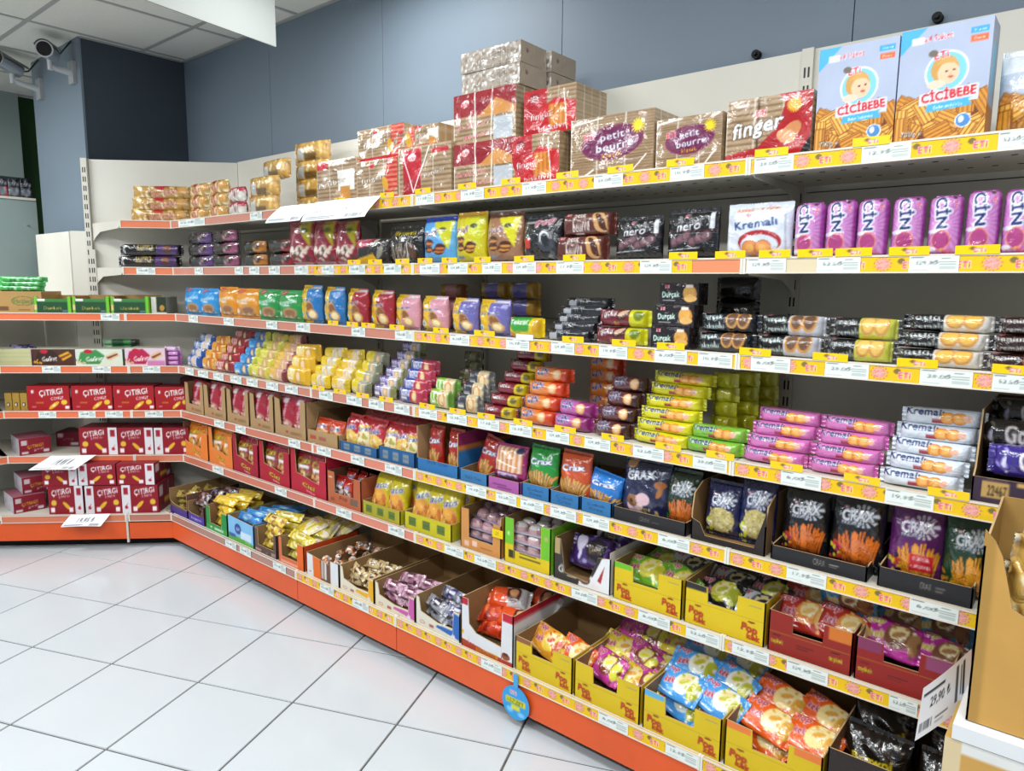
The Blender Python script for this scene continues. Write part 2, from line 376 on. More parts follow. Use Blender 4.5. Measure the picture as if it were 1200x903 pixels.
# ================================================================ ROOM
W_X, W_Y, CE = 2.25, 4.58, 2.80       # right wall plane, dark wall plane, ceiling height
fl = struct(empty('floor'))
g = MB(); g.box(-3.4, W_X + .1, -2.4, 7.2, -.06, -.004); g.build('grout_bed', M['grout'], fl)
ta = 3.53465; tu = Vector((math.cos(ta), math.sin(ta))); tv = Vector((-tu.y, tu.x)); T0 = Vector((1.8644, 2.7281)); TS = .4
tm = []
for k in range(3):
    t = MB(); h = TS / 2 - .0032; b = .0015
    t.quad([(-h + b, -h + b, 0), (h - b, -h + b, 0), (h - b, h - b, 0), (-h + b, h - b, 0)])
    for p, q in (((-h, -h), (h, -h)), ((h, -h), (h, h)), ((h, h), (-h, h)), ((-h, h), (-h, -h))):
        s_ = (h - b) / h; t.quad([(p[0], p[1], -.0035), (q[0], q[1], -.0035), (q[0] * s_, q[1] * s_, 0), (p[0] * s_, p[1] * s_, 0)])
    tm.append(t.mesh('tile', M['tile']))
far = []; cnt = 0; rg = random.Random(5); tiles = []
for i in range(-24, 25):
    for j in range(-24, 25):
        c = T0 + tu * ((i + .5) * TS) + tv * ((j + .5) * TS)
        if -3.3 < c.x < W_X - .15 and -2.2 < c.y < 6.9: tiles.append(((c - Vector((.3, 2.6))).length, c))
tiles.sort(key=lambda q: q[0])
mb = MB()
for n_, (dd, c) in enumerate(tiles):
    mw = Matrix.Translation((c.x, c.y, rg.uniform(0, .0004))) @ Matrix.Rotation(ta, 4, 'Z') @ Matrix.Rotation(rg.uniform(-.0006, .0006), 4, 'X')
    if n_ < 230:
        o = bpy.data.objects.new('tile', tm[rg.randrange(3)]); COL.objects.link(o); o.parent = fl; o.matrix_local = mw
    else:
        h = TS / 2 - .0032; mb.quad([mw @ Vector(p) for p in ((-h, -h, 0), (h, -h, 0), (h, h, 0), (-h, h, 0))])
o = mb.build('tile_field', M['tile'], fl); o['kind'] = 'stuff'

def wall(name, boxes, mat):
    m_ = MB()
    for b_ in boxes: m_.box(*b_)
    return struct(m_.build(name, M[mat]))
# right wall: boards with thin recessed joints
wr = struct(empty('wall_right')); ys = [W_Y, 3.62, 2.68, 1.66, .64, -.38, -1.4, -2.4]
for a_, b_ in zip(ys[:-1], ys[1:]):
    m_ = MB(); m_.box(W_X, W_X + .03, b_ + .0015, a_ - .0015, 0, CE); m_.build('wall_panel', M['wall'], wr)
m_ = MB(); m_.box(W_X + .012, W_X + .06, -2.4, W_Y, 0, CE); m_.build('wall_backing', M['walldark'], wr)
for y_, z_ in ((.912, 2.152), (.427, 2.153)):
    m_ = MB(); m_.tube([(W_X, y_, z_), (W_X - .02, y_, z_)], .013, n=12); m_.tube([(W_X - .02, y_, z_), (W_X - .03, y_, z_)], .006, n=8)
    tag(m_.build('wall_fixing', M['black']), 'small dark screw fixing on the grey wall ' + ('above the pack with the red swoosh' if y_ > .6 else 'above the right blue biscuit carton'), 'fixing', None)
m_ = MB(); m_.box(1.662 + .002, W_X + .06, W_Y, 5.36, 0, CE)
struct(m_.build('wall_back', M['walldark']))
m_ = MB(); m_.box(1.652, 1.664, W_Y - .004, 5.36, 0, CE); struct(m_.build('wall_column', M['wall']))
wall('wall_far', [(.4, 3.2, 6.4, 6.45, 0, CE)], 'green')
m_ = MB(); m_.box(-.2, 1.84, 6.30, 6.36, 0, CE); struct(m_.build('wall_far_left', M['pale']))
# ceiling
ce = struct(empty('ceiling')); xs0, ys0 = 1.99, 3.92
m_ = MB(); m_.box(-3.4, W_X + .06, -2.4, 7.2, CE + .012, CE + .06); m_.build('ceiling_void', M['walldark'], ce)
pm = MB(); pm.box(-.291, .291, -.291, .291, 0, .01); pme = pm.mesh('ceiling_panel', M['ceil'])
for i in range(-9, 1):
    for j in range(-11, 6):
        x_, y_ = xs0 + .6 * i + .3, ys0 + .6 * j + .3
        if x_ > W_X + .3: continue
        if x_ + .29 > W_X and x_ < W_X:
            q_ = MB(); q_.box(x_ - .291, W_X - .012, y_ - .291, y_ + .291, CE - .002, CE + .01); q_.build('ceiling_panel', M['ceil'], ce); continue
        o = bpy.data.objects.new('ceiling_panel', pme); COL.objects.link(o); o.parent = ce; o.location = (x_, y_, CE - .002)
for i in range(-9, 1):
    m_ = MB(); m_.box(xs0 + .6 * i - .011, xs0 + .6 * i + .011, -2.4, 7.2, CE - .006, CE + .012); m_.build('grid_rail', M['tbar'], ce)
for j in range(-10, 6):
    m_ = MB(); m_.box(-3.4, W_X, ys0 + .6 * j - .011, ys0 + .6 * j + .011, CE - .0055, CE + .012); m_.build('grid_rail', M['tbar'], ce)
m_ = MB(); m_.box(W_X - .02, W_X, -2.4, W_Y, CE - .008, CE); m_.box(1.66, W_X, W_Y - .02, W_Y, CE - .008, CE); struct(m_.build('trim_1', M['tbar']))
# lamps out of the frame; the pillar one is added to brighten the pillar
for (x_, y_), wh in zip(LAMPS, ('near the middle of the long run', 'near the right end of the long run', 'in the middle of the aisle', 'at the far end of the aisle', 'behind the viewer', 'added unseen to light the corner pillar', 'in the aisle before the middle bay')):
    l_ = .27 if x_ > 1.5 else .62; m_ = MB(); m_.box(x_ - .14, x_ + .14, y_ - l_, y_ + l_, 2.75, 2.792)
    tag(m_.build('ceiling_lamp', M['white']), 'long white ceiling lamp ' + wh, 'lamp')
# hanging sign
sg = empty('hanging_sign', Matrix.Translation((0, 0, 0)))
P = [Vector((1.817, 2.87, 2.45)), Vector((1.237, 2.783, 2.45))]
dv = (P[1] - P[0]).normalized(); nv = Vector((-dv.y, dv.x, 0)) * .004
m_ = MB(); m_.quad([P[0] + nv, P[1] + nv, P[1] + nv + Vector((0, 0, .32)), P[0] + nv + Vector((0, 0, .32))]); m_.quad([P[0] - nv, P[0] - nv + Vector((0, 0, .32)), P[1] - nv + Vector((0, 0, .32)), P[1] - nv])
for a_, b_ in ((P[0], P[1]), (P[0], P[0] + Vector((0, 0, .32))), (P[1], P[1] + Vector((0, 0, .32)))): m_.quad([a_ - nv, b_ - nv, b_ + nv, a_ + nv])
m_.build('board', M['white'], sg)
m_ = MB()
for t_ in (.15, .85): q_ = P[0].lerp(P[1], t_) + Vector((0, 0, .32)); m_.tube([q_, (q_.x, q_.y, CE)], .0015, '#888888', 5)
m_.build('hanging_wire', M['attr'], sg)
tag(sg, 'plain white sign board hanging from the ceiling grid at top left', 'sign')

# ================================================================ SHELVING
FRJ = [0, 1.237, 1.899, 3.145, 4.39]
PRICES = ['19,95', '52,50', '20,00', '17,95', '129,90', '10,95', '6,00', '12,95']
def price_cv(i, res):
    c = Cv(7.2, 3.7, '#dfe6e2', res); c.tx(PRICES[i % 8], .36, .55, .75, '#5a625f', b=.02, wfit=.42)
    c.hstripes(9, '#8f9a95', .8, .62, .93, .18, .62, .5); c.rect(.64, .74, .82, .82, '#8b9690'); c.rect(.05, .8, .3, .86, '#6c7572'); c.rect(.05, .12, .4, .17, '#a0aaa6'); c.tx('₺', .56, .6, .8, '#4b5350')
    return c
def card(cv, name, lean=0, mat='paper'):
    m_ = MB(); U, V = np.meshgrid(np.linspace(0, 1, cv.nx), np.linspace(0, 1, cv.ny))
    m_.grid(lambda i, j: ((i / (cv.nx - 1) - .5) * cv.w / 100, 0, j / (cv.ny - 1) * cv.h / 100), cv.nx, cv.ny, cv.sample(U, V))
    m_.quad([(cv.w / 200, .0008, 0), (-cv.w / 200, .0008, 0), (-cv.w / 200, .0008, cv.h / 100), (cv.w / 200, .0008, cv.h / 100)], cv.base)
    return m_.mesh(name, M[mat])
LAB = [card(price_cv(i, 4.2), 'price_label') for i in range(8)]
LABF = [card(price_cv(i, 2.2), 'price_label') for i in range(3)]
def promo_cv(res, wd=10.5):
    c = Cv(wd, 3.7, '#e6bb1c', res)
    c.burst(.22, .5, 1.55, '#b5565e', 13, .35, 1.3); c.burst(.22, .5, 1.4, '#e7a79c', 13, .35, 1.15); c.tx('taze taze', .22, .62, .5, '#c2666a', 14, wfit=.2); c.tx('çıtır çıtır', .22, .36, .5, '#c2666a', 14, wfit=.22)
    return c.eti(.72, .45, 1.35)
PROMO = card(promo_cv(4.4), 'promo_strip'); PROMOF = card(promo_cv(2.4), 'promo_strip')
tk = Cv(5.6, 1.9, '#f2c90a', 4.6); tk.eti(.56, .42, .75); TALK = card(tk, 'shelf_talker', mat='plastic')
tw = Cv(6, 1.9, '#e3e8ea', 2); TALKW = card(tw, 'shelf_talker', mat='plastic')

def rail(fr, x0, x1, s, col, unit, d=0, zt=None, labels=(), promo=False, talk=(), white=(), strip0=None, strip1=None, seed=0):
    """price rail with its slips, strips and clipped talkers; everything hangs on the rail object"""
    zt = SZ[s - 1] if zt is None else zt; h = .041; m_ = MB()
    m_.box(x0 + .004, x1 - .004, -.006, 0, 0, h, col)
    m_.box(x0 + .004, x1 - .004, -.0085, -.006, h - .0045, h, '#dcd2c6'); m_.box(x0 + .004, x1 - .004, -.0085, -.006, 0, .003, '#dcd2c6')
    mw = fr @ Matrix.Translation((0, d, zt - h)); o = m_.build('price_rail', M['plastic'], unit); o.matrix_world = mw
    e_ = MB(); e_.box(x0 + .0005, x0 + .007, -.009, .004, -.001, h + .001, '#dfdcd0'); e2_ = MB(); e2_.box(x1 - .007, x1 - .0005, -.009, .004, -.001, h + .001, '#dfdcd0')
    def sub(me, x, z, y=-.0072, sx=1, rz=0):
        c = bpy.data.objects.new(me.name.split('.')[0], me); COL.objects.link(c); c.parent = o; c.location = (x, y, z); c.scale = (sx, 1, 1); c.rotation_euler = (0, rz, 0)
    for ee in (e_, e2_): c = bpy.data.objects.new('end_cap', ee.mesh('end_cap', M['plastic'])); COL.objects.link(c); c.parent = o
    rg = random.Random(seed * 7 + s)
    near = x1 > 1.9 and fr is FR
    for (a, b) in labels: sub((LAB if near else LABF)[rg.randrange(8 if near else 3)], (a + b) / 2, .0018, -.0082, (b - a) / .072, rg.uniform(-.006, .006))
    if promo:
        a, b = (strip0 if strip0 is not None else x0 + .008), (strip1 if strip1 is not None else x1 - .008)
        n_ = max(1, round((b - a) / .105)); wd = (b - a) / n_
        for k in range(n_): sub(PROMO if near else PROMOF, a + wd * (k + .5), .0018, -.0068, wd / .105)
    for (a, b) in talk: sub(TALK, (a + b) / 2, h - .002, -.010 , (b - a) / .056, rg.uniform(-.02, .02))
    for (a, b) in white: sub(TALKW, (a + b) / 2, h - .006, -.010, (b - a) / .06)
    return o
def slab(poly, z, unit, fr, th=.026, holes=False):
    m_ = MB(); m_.prism(poly, -th, -.001)
    o = m_.build('shelf', M['shelf'], unit); o.matrix_world = fr @ Matrix.Translation((0, 0, z))
    if holes:
        h_ = MB(); xa = poly[0][0]; xb = poly[1][0]; n_ = int((xb - xa) / .05)
        for k in range(n_):
            for dd in (.12, .26): h_.box(xa + .03 + k * .05, xa + .042 + k * .05, dd, dd + .008, -th - .0008, -th, '#1c1a18')
        q_ = h_.build('shelf_holes', M['attr'], o); q_['kind'] = 'stuff'; q_.matrix_parent_inverse = Matrix.Identity(4)
    return o
def upright(x, d, z0, z1, unit, fr):
    m_ = MB(); m_.box(x - .016, x + .016, d - .012, d + .02, z0, z1, '#c9c5b9')
    z_ = z0 + .04
    while z_ < z1 - .03:
        for sx in (-.008, .003): m_.box(x + sx, x + sx + .005, d - .0128, d - .012, z_, z_ + .028, '#16130f')
        z_ += .05
    return m_.build('upright', M['attr'], unit, fr.copy())
def bracket(x, d0, d1, z, unit, fr, hb=.085, rz=0):
    m_ = MB(); prof = [(d0, -.026), (d0 + .02, -.04), (d1 - .12, -.05), (d1 - .05, -.026 - hb * .6), (d1, -.026 - hb), (d1, 0), (d0, -.002)]
    a = [(-.0015, y, z_) for y, z_ in prof]; b = [(.0015, y, z_) for y, z_ in prof]
    m_.quad(a, '#c9c5b9'); m_.quad(b[::-1], '#c9c5b9')
    for i in range(len(prof)): j = (i + 1) % len(prof); m_.quad([a[i], b[i], b[j], a[j]], '#c9c5b9')
    return m_.build('bracket', M['attr'], unit, fr @ Matrix.Translation((x, 0, z)) @ Matrix.Rotation(rz, 4, 'Z'))
BK = .388; TOPZ = 2.12; BD = -.105
SAL, SALF, CRM = '#c9735a', '#c9836f', '#d8c9a8'
units = []
names = ['white gondola bay of the long run nearest the corner, with salmon price rails', 'narrow white gondola bay of the long run, second from the corner', 'wide white gondola bay in the middle of the long run with yellow promo rails', 'white gondola bay of the long run at right edge, nearest the viewer']
LB = {}
for s, q in ((1, [(0.090, 0.372), (0.796, 0.898), (1.089, 1.179), (1.918, 2.015), (2.145, 2.250), (2.414, 2.509), (2.684, 2.782), (2.929, 3.027), (3.161, 3.257), (3.409, 3.509), (3.667, 3.731)]), (2, [(0.240, 0.330), (0.639, 0.717), (0.770, 0.859), (0.937, 1.027), (1.140, 1.236), (1.339, 1.422), (1.523, 1.625), (1.738, 1.836), (1.938, 2.040), (2.082, 2.177), (2.244, 2.331), (2.379, 2.474), (2.554, 2.655), (2.847, 2.945), (3.155, 3.254), (3.327, 3.424), (3.524, 3.619)]),
             (3, [(0.148, 0.250), (0.512, 0.610), (0.899, 0.991), (1.139, 1.236), (1.531, 1.618), (1.797, 1.893), (2.090, 2.186), (2.353, 2.451), (2.540, 2.628), (2.718, 2.815), (2.903, 3.002), (3.035, 3.131), (3.181, 3.280), (3.363, 3.460), (3.565, 3.665), (3.700, 3.777)]), (4, [(0.078, 0.173), (0.220, 0.329), (0.383, 0.486), (0.553, 0.658), (0.705, 0.805), (0.879, 0.980), (1.036, 1.137), (1.297, 1.394), (1.488, 1.588), (1.632, 1.726), (1.787, 1.875), (1.927, 2.024), (2.076, 2.174), (2.227, 2.326), (2.371, 2.466), (2.526, 2.616), (2.674, 2.767), (2.845, 2.945), (3.034, 3.132), (3.275, 3.373), (3.516, 3.615), (3.761, 3.826)]),
             (5, [(0.368, 0.472), (0.581, 0.678), (1.048, 1.143), (1.267, 1.372), (1.508, 1.597), (1.726, 1.827), (2.171, 2.269), (2.313, 2.405), (2.423, 2.520), (2.548, 2.649), (2.675, 2.772), (2.937, 3.036), (3.305, 3.402), (3.586, 3.683)]), (6, [(0.326, 0.441), (0.919, 1.020), (1.398, 1.505), (1.741, 1.838), (2.061, 2.158), (2.213, 2.315), (2.639, 2.737), (2.882, 2.986), (3.037, 3.137), (3.174, 3.275), (3.321, 3.423), (3.562, 3.622)]),
             (7, [(0.627, 0.732), (0.764, 0.865), (1.055, 1.159), (1.416, 1.512), (1.638, 1.741), (2.344, 2.437), (2.819, 2.921), (3.042, 3.139)])): LB[s] = q
TK = {1: [(1.437, 1.510), (1.724, 1.802), (1.918, 1.998), (2.133, 2.216), (2.329, 2.407), (2.548, 2.630), (2.731, 2.815), (2.918, 2.998), (3.161, 3.243), (3.388, 3.465)], 2: [(1.518, 1.599), (1.646, 1.728), (1.807, 1.883), (1.929, 2.005), (2.053, 2.128), (2.209, 2.283), (2.386, 2.467), (2.580, 2.662), (2.937, 3.020), (3.070, 3.151), (3.186, 3.264), (3.281, 3.362), (3.368, 3.447), (3.482, 3.562), (3.610, 3.690)],
      3: [(1.376, 1.446), (1.503, 1.575), (1.597, 1.681), (1.768, 1.851), (2.008, 2.086), (2.210, 2.304), (2.583, 2.663), (2.763, 2.843), (2.911, 2.995), (3.149, 3.231), (3.333, 3.413), (3.517, 3.598), (3.697, 3.769)], 4: [(1.253, 1.340), (1.406, 1.488), (1.555, 1.637), (1.700, 1.782), (1.932, 2.015), (2.090, 2.170), (2.227, 2.307), (2.390, 2.470), (2.560, 2.642), (2.736, 2.814), (2.918, 2.998), (3.072, 3.151), (3.247, 3.328), (3.424, 3.503), (3.601, 3.681), (3.766, 3.834)]}
WH = {3: [(2.397, 2.468)]}
for i in range(4):
    xa, xb = FRJ[i], FRJ[i + 1]; u_ = empty('shelving_unit', FR @ Matrix.Translation(((xa + xb) / 2, .2, 0))); u_['pieces'] = 1
    u_.matrix_world = Matrix.Identity(4)
    tag(u_, names[i], 'shelving'); units.append(u_)
    for k, (za, zb) in enumerate(((.15, .52), (.52, .92), (.92, 1.32), (1.32, 1.72), (1.72, TOPZ))):
        m_ = MB(); m_.box(xa + .002, xb - .002, BK, BK + .012, za + .0015, zb - .0015); m_.build('back_panel', M['panel'], u_, FR.copy())
    if i: upright(xa, BK - .002, .05, TOPZ, u_, FR)
    for s in range(1, 7):
        slab([(xa + .003, .001), (xb - .003, .001), (xb - .003, BK - .012), (xa + .003, BK - .012)], SZ[s - 1] - .004, u_, FR, holes=(s <= 2 and i >= 2))
        if i: bracket(xa + (.004), .01, BK, SZ[s - 1] - .004, u_, FR)
        col = {0: SALF, 1: (CRM if s < 3 else SALF), 2: CRM, 3: CRM}[i]
        if i == 0 and s >= 5: col = SAL
        if i == 1 and s in (5, 6): col = '#d67c64'
        if s == 2 and i == 2: col = '#dd8a62'
        pr = i >= 2 or (i == 1 and s < 3)
        s0 = {(2, 3): 3.27 - .0}.get((s, i)); s1 = {(2, 2): 3.145 - .14}.get((s, i))
        if (s, i) == (2, 3): s0 = 3.145 + .20
        inside = lambda q: [(a, b) for a, b in q if xa - .01 <= (a + b) / 2 < xb + .01]
        rail(FR, xa, xb, s, col, u_, labels=inside(LB[s]), promo=pr, talk=inside(TK.get(s, [])), white=inside(WH.get(s, [])), strip0=s0, strip1=s1, seed=i)
    m_ = MB(); m_.box(xa + .003, xb - .003, BD + .001, BK - .012, SZ[6] - .03, SZ[6] - .004); m_.build('base_shelf', M['shelf'], u_, FR.copy())
    kx = (xa if i else -.0435, xb)
    rail(FR, kx[0], kx[1], 7, '#a9796b' if i == 0 else '#c9ae72', u_, d=BD, labels=[(a, b) for a, b in LB[7] if xa - .01 <= (a + b) / 2 < xb + .01], promo=i > 0, seed=i)
    m_ = MB(); m_.box(kx[0] + (.002 if i else 0), kx[1] - .002, BD - .002, BD + .012, .05, SZ[6] - .0435); m_.build('kick_plate', M['orange'], u_, FR.copy())
    m_ = MB(); m_.box(xa, xb, BD + .06, BK, .0, .05); m_.build('plinth_foot', M['black'], u_, FR.copy())

# corner filler bay (oblique)
cf = empty('corner_shelving'); tag(cf, 'narrow oblique white gondola bay filling the corner, tall back panel above gold packs', 'shelving')
fpoly = [(-.265, .001), (0, .001), (.268, .262), (-.535, .262)]
for z0, z1 in ((.15, .9), (.9, 1.5), (1.5, 2.115)):
    m_ = MB(); m_.box(-.53, .275, .27, .282, z0 + .001, z1 - .001); m_.build('back_panel', M['panel'], cf, FL.copy())
upright(-.548, .262, .05, 2.118, cf, FL)
for s in range(1, 7):
    slab([(-.262, .002), (-.001, .002), (.262, .262), (-.526, .262)], SZ[s - 1] - .004, cf, FL)
    rail(FL, -.265, 0, s, '#e2805a' if s < 3 else '#dd6f47' if s == 3 else '#d67c5a', cf, labels={2: [(-0.193, -0.096)], 4: [(-0.193, -0.100)], 5: [(-0.195, -0.100)]}.get(s, ()), seed=9)
    if s < 3: bracket(-.265, .005, .385, SZ[s - 1] - .002, cf, FL, rz=R(45))
w7 = .0435
m_ = MB(); m_.prism([(-.265 + .0, BD + .001), (-w7, BD + .001), (.262, .262), (-.526, .262)], SZ[6] - .03, SZ[6] - .004); m_.build('base_shelf', M['shelf'], cf, FL.copy())
m_ = MB(); m_.box(-.272, -w7 - .001, BD - .002, BD + .012, .05, SZ[6] - .05); m_.build('kick_plate', M['orange'], cf, FL.copy())
m_ = MB(); m_.prism([(-.26, -.04), (.0, -.04), (.25, .25), (-.5, .25)], 0, .05); m_.build('plinth_foot', M['black'], cf, FL.copy())
rail(FL, -.272, -w7, 7, '#b8755f', cf, d=BD, seed=8)

# lower oblique bay on the left
lu = empty('low_shelving'); tag(lu, 'lower white gondola bay at left with orange rails and red wafer cartons', 'shelving')
FLi = FL.inverted()
def wl(x, y): q = FLi @ Vector((x, y, 0)); return (q.x, q.y)
pb = wl(1.526, 5.06); pc = wl(.9, 5.06); pa = (-.655, .262)
lpoly = [(-.93, .002), (-.268, .002), (-.536, .262), pa, pb, pc]
lpoly2 = [wl(.6, 4.537), (-.93, .002)]
for s in range(3, 7):
    slab([(-.927, .002), (-.268, .002), (-.536, .262), pa, (pb[0] - .01, pb[1] - .01), (pc[0], pc[1] - .01)], SZ[s - 1] - .004, lu, FL)
    rail(FL, -.93, -.265, s, '#e2744c', lu, labels={3: [(-0.392, -0.295)], 4: [(-0.713, -0.617), (-0.455, -0.358)], 5: [(-0.750, -0.658), (-0.543, -0.454), (-0.405, -0.311)]}.get(s, ()), seed=11)
    FX = Matrix.Translation((FL @ Vector((-.93, 0, 0)))) # next run, parallel to the back wall
    rail(FX, -.5, 0, s, '#e2744c', lu, seed=12)
    m_ = MB(); m_.prism([(FL @ Vector((-.93, .002, 0)))[:2], (.62, 4.54), (.62, 5.05), (1.2, 5.05)][::-1], SZ[s - 1] - .03, SZ[s - 1] - .005); m_.build('shelf', M['shelf'], lu)
m_ = MB(); m_.box(-.655, -.535, .27, .282, .15, 1.722); m_.build('back_panel', M['panel'], lu, FL.copy())
m_ = MB(); m_.box(1.522, 1.534, 4.545, 5.09, .15, 1.72); m_.build('side_panel', M['panel'], lu)
m_ = MB(); m_.box(.6, 1.52, 5.075, 5.09, .15, 1.27); m_.build('back_panel', M['panel'], lu)
m_ = MB(); m_.prism([(-.93 , BD + .001), (-.273, BD + .001), (-.536, .262), pa, (pb[0] - .01, pb[1] - .01), (pc[0], pc[1] - .01)], SZ[6] - .03, SZ[6] - .004); m_.build('base_shelf', M['shelf'], lu, FL.copy())
rail(FL, -.93, -.282, 7, '#cf7350', lu, d=BD, seed=13)
m_ = MB(); m_.box(-1.2, -.288, BD - .002, BD + .012, .05, SZ[6] - .0435); m_.build('kick_plate', M['orange'], lu, FL.copy())
m_ = MB(); m_.box(-.287, -.277, BD - .005, BD + .008, .03, SZ[6] - .0); m_.build('end_strip', M['shelf'], lu, FL.copy())
m_ = MB(); m_.prism([(-1.2, -.04), (-.26, -.04), (-.5, .25), (-1.2, .3)], 0, .05); m_.build('plinth_foot', M['black'], lu, FL.copy())
upright(-.53, .255, .05, 1.62, lu, FL)

# grey cabinet behind, with dark packs on it
cb = empty('grey_cabinet'); tag(cb, 'tall grey-green metal cabinet behind the left shelving', 'cabinet')
m_ = MB(); m_.box(.2, 1.648, 5.45, 5.95, 0, 1.955); m_.build('body', M['pale'], cb)
m_ = MB(); m_.box(.2, 1.645, 5.444, 5.96, 1.957, 1.972); m_.build('top_rim', M['shelf'], cb)
m_ = MB(); m_.tube([(1.585, 5.45, 1.80), (1.585, 5.44, 1.80)], .006); m_.build('screw', M['silver'], cb)

# ================================================================ SMALL ROOM THINGS
def camera_thing(mx, mz, my, tip, lab, scale=1.0, aim=(-.5, -1, -.25)):
    c = empty('security_camera'); m_ = MB(); m_.box(1.630, 1.652, my - .035, my + .035, mz - .06, mz + .06, '#9a9c9e'); m_.build('wall_plate', M['attr'], c)
    tip = Vector(tip); m_ = MB(); m_.tube([(1.64, my, mz), tuple(tip.lerp(Vector((1.64, my, mz)), .3) + Vector((0, 0, -.004))), tuple(tip)], [.021, .015, .012], '#b4b7ba', 10)
    m_.tube([tip + Vector((0, 0, -.02)), tip + Vector((0, 0, .035))], .013, '#b4b7ba', 10); m_.build('arm', M['attr'], c)
    a = Vector(aim).normalized(); b0 = tip + Vector((0, 0, .075)) - a * .06; b1 = b0 + a * .15
    m_ = MB(); m_.tube([b0, b0 + a * .01, b1 - a * .004, b1], [.032, .042, .042, .038], '#a7a8a8', 20); m_.build('body', M['silver'], c)
    m_ = MB(); m_.tube([b1 - a * .012, b1 + a * .003], [.0445, .0445], '#c9cacb', 20); m_.build('front_ring', M['silver'], c)
    m_ = MB(); m_.tube([b1 + a * .003, b1 + a * .005], [.037, .037], '#08090b', 20); m_.build('lens_window', M['glass'], c)
    sd = a.cross(Vector((0, 0, 1))).normalized(); upv = sd.cross(a); m_ = MB()
    for k in range(9):
        t0, t1 = R(20 + 140 * k / 9), R(20 + 140 * (k + 1) / 9)
        P_ = [b0 + (sd * math.cos(t) + upv * math.sin(t)) * .05 + a * f for t, f in ((t0, -.02), (t1, -.02), (t1, .158), (t0, .158))]; m_.quad(P_, '#85827c')
    m_.build('sun_shield', M['attr'], c)
    m_ = MB(); m_.tube([b0, b0 + Vector((.05, .02, .02)), (1.645, my, 2.785)], .005, '#15161a', 6); m_.build('cable', M['attr'], c)
    return tag(c, lab, 'camera')
camera_thing(0, 2.615, 4.66, (1.53, 4.66, 2.625), 'silver bullet security camera with round dark lens, on the pillar nearer the corner', aim=(-.62, -1, -.12))
camera_thing(0, 2.61, 5.2, (1.5, 5.2, 2.635), 'silver bullet security camera at far left edge, turned away, farther along the pillar', aim=(-1, -.5, .25))
for i in range(4):
    cv = Cv(6.4, 13, '#1b1c22', 1.6); cv.rect(.0, .1, 1, .5, ['#33343c', '#b23a33', '#4a4d55', '#2d3038'][i]).tx('café', .5, .68, 2.4, '#c9ccd0').burst(.5, .3, 2.4, '#777c84', 7)
    spawn('wrapped_pack', cbox(cv, 14, top='#2c2d33', mat='film', puff=.4), Matrix.Translation((1.41 + i * .067, 5.5, 1.972)), 'dark shrink-wrapped pack on the grey cabinet, %s' % lrw(i, 4), 'pack', 'dark packs on the grey cabinet')

# ================================================================ PRODUCT HELPERS
def w_(q): return (q[1] - q[0]) * 100
def c_(q): return (q[0] + q[1]) / 2
BZ = lambda s: SZ[s - 1] - .003
rj = random.Random(11)
def put(kind, parts, fr, x, d, z, label, cat, group=None, rz=0, rx=0, ry=0, scale=None): return spawn(kind, parts, at(fr, x, d, z, rz, rx, ry), label, cat, group, scale)
def bag(cv, T, **k): return flow(cv, T, 'v', e=k.pop('e', 2.0), k=k.pop('k', 2.4), fin=k.pop('fin', 1.0), mat=k.pop('mat', 'foil'), wr=k.pop('wr', .22), finh=k.pop('finh', 1.0), split=k.pop('split', True), zig=.3, name='bag', **k)
def bar(cv, T, **k): return flow(cv, T, 'h', e=k.pop('e', 2.5), k=k.pop('k', 7), fin=k.pop('fin', 1.0), split=k.pop('split', False), **k)
def stack(tpl, fr, x0, d, z, n, hstep, desc, where, group, step=.018, xstep=.0, kind='biscuit_pack', cat='biscuits', jit=1.2, deep=0, ddeep=.07):
    for i in range(n):
        l = lay(i, n); put(kind, tpl if not isinstance(tpl, list) or isinstance(tpl[0], tuple) else tpl[i % len(tpl)], fr, x0 + xstep * i + rj.uniform(-.002, .002), d + step * i, z + hstep * i, (desc + (', ' + l if l else '') + ' ' + where).strip(), cat, group, rz=rj.uniform(-jit, jit))

# ---------------------------------------------------------------- S1: top shelf, right run
def film_pack(w, h, painter, D=16, res=3.2, stripes=11, side='#b39b7c', base='#a98f70'):
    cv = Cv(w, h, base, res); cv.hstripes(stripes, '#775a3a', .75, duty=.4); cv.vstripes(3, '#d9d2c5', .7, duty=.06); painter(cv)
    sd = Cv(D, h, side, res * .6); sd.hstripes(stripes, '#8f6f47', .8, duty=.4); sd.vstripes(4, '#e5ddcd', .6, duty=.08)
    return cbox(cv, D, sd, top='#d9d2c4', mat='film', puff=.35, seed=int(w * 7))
z1 = BZ(1)
def p_bifa(c):
    c.rect(0, .55, 1, 1, '#8f1722'); c.poly([(.45, .55), (.7, .82), (1, .6), (1, .5), (.4, .5)], '#c98a45'); c.ell(.2, .8, 1.9, 1.2, '#e9e2df', 12).tx('Bifa', .2, .79, 1.5, '#c01c2c', 10, None, b=.03)
    c.tx('Petibör', .3, .38, 1.5, '#b03a4c', 4, '#e8dccb', .04, wfit=.5); c.tx('Bisküvi', .42, .17, 1.5, '#b03a4c', 4, '#e8dccb', .04, wfit=.5); c.rect(.66, .05, .95, .45, '#b9bfc6'); c.line(.38, .0, .36, 1, .5, '#f2efe8').line(.62, 0, .64, 1, .4, '#efece4')
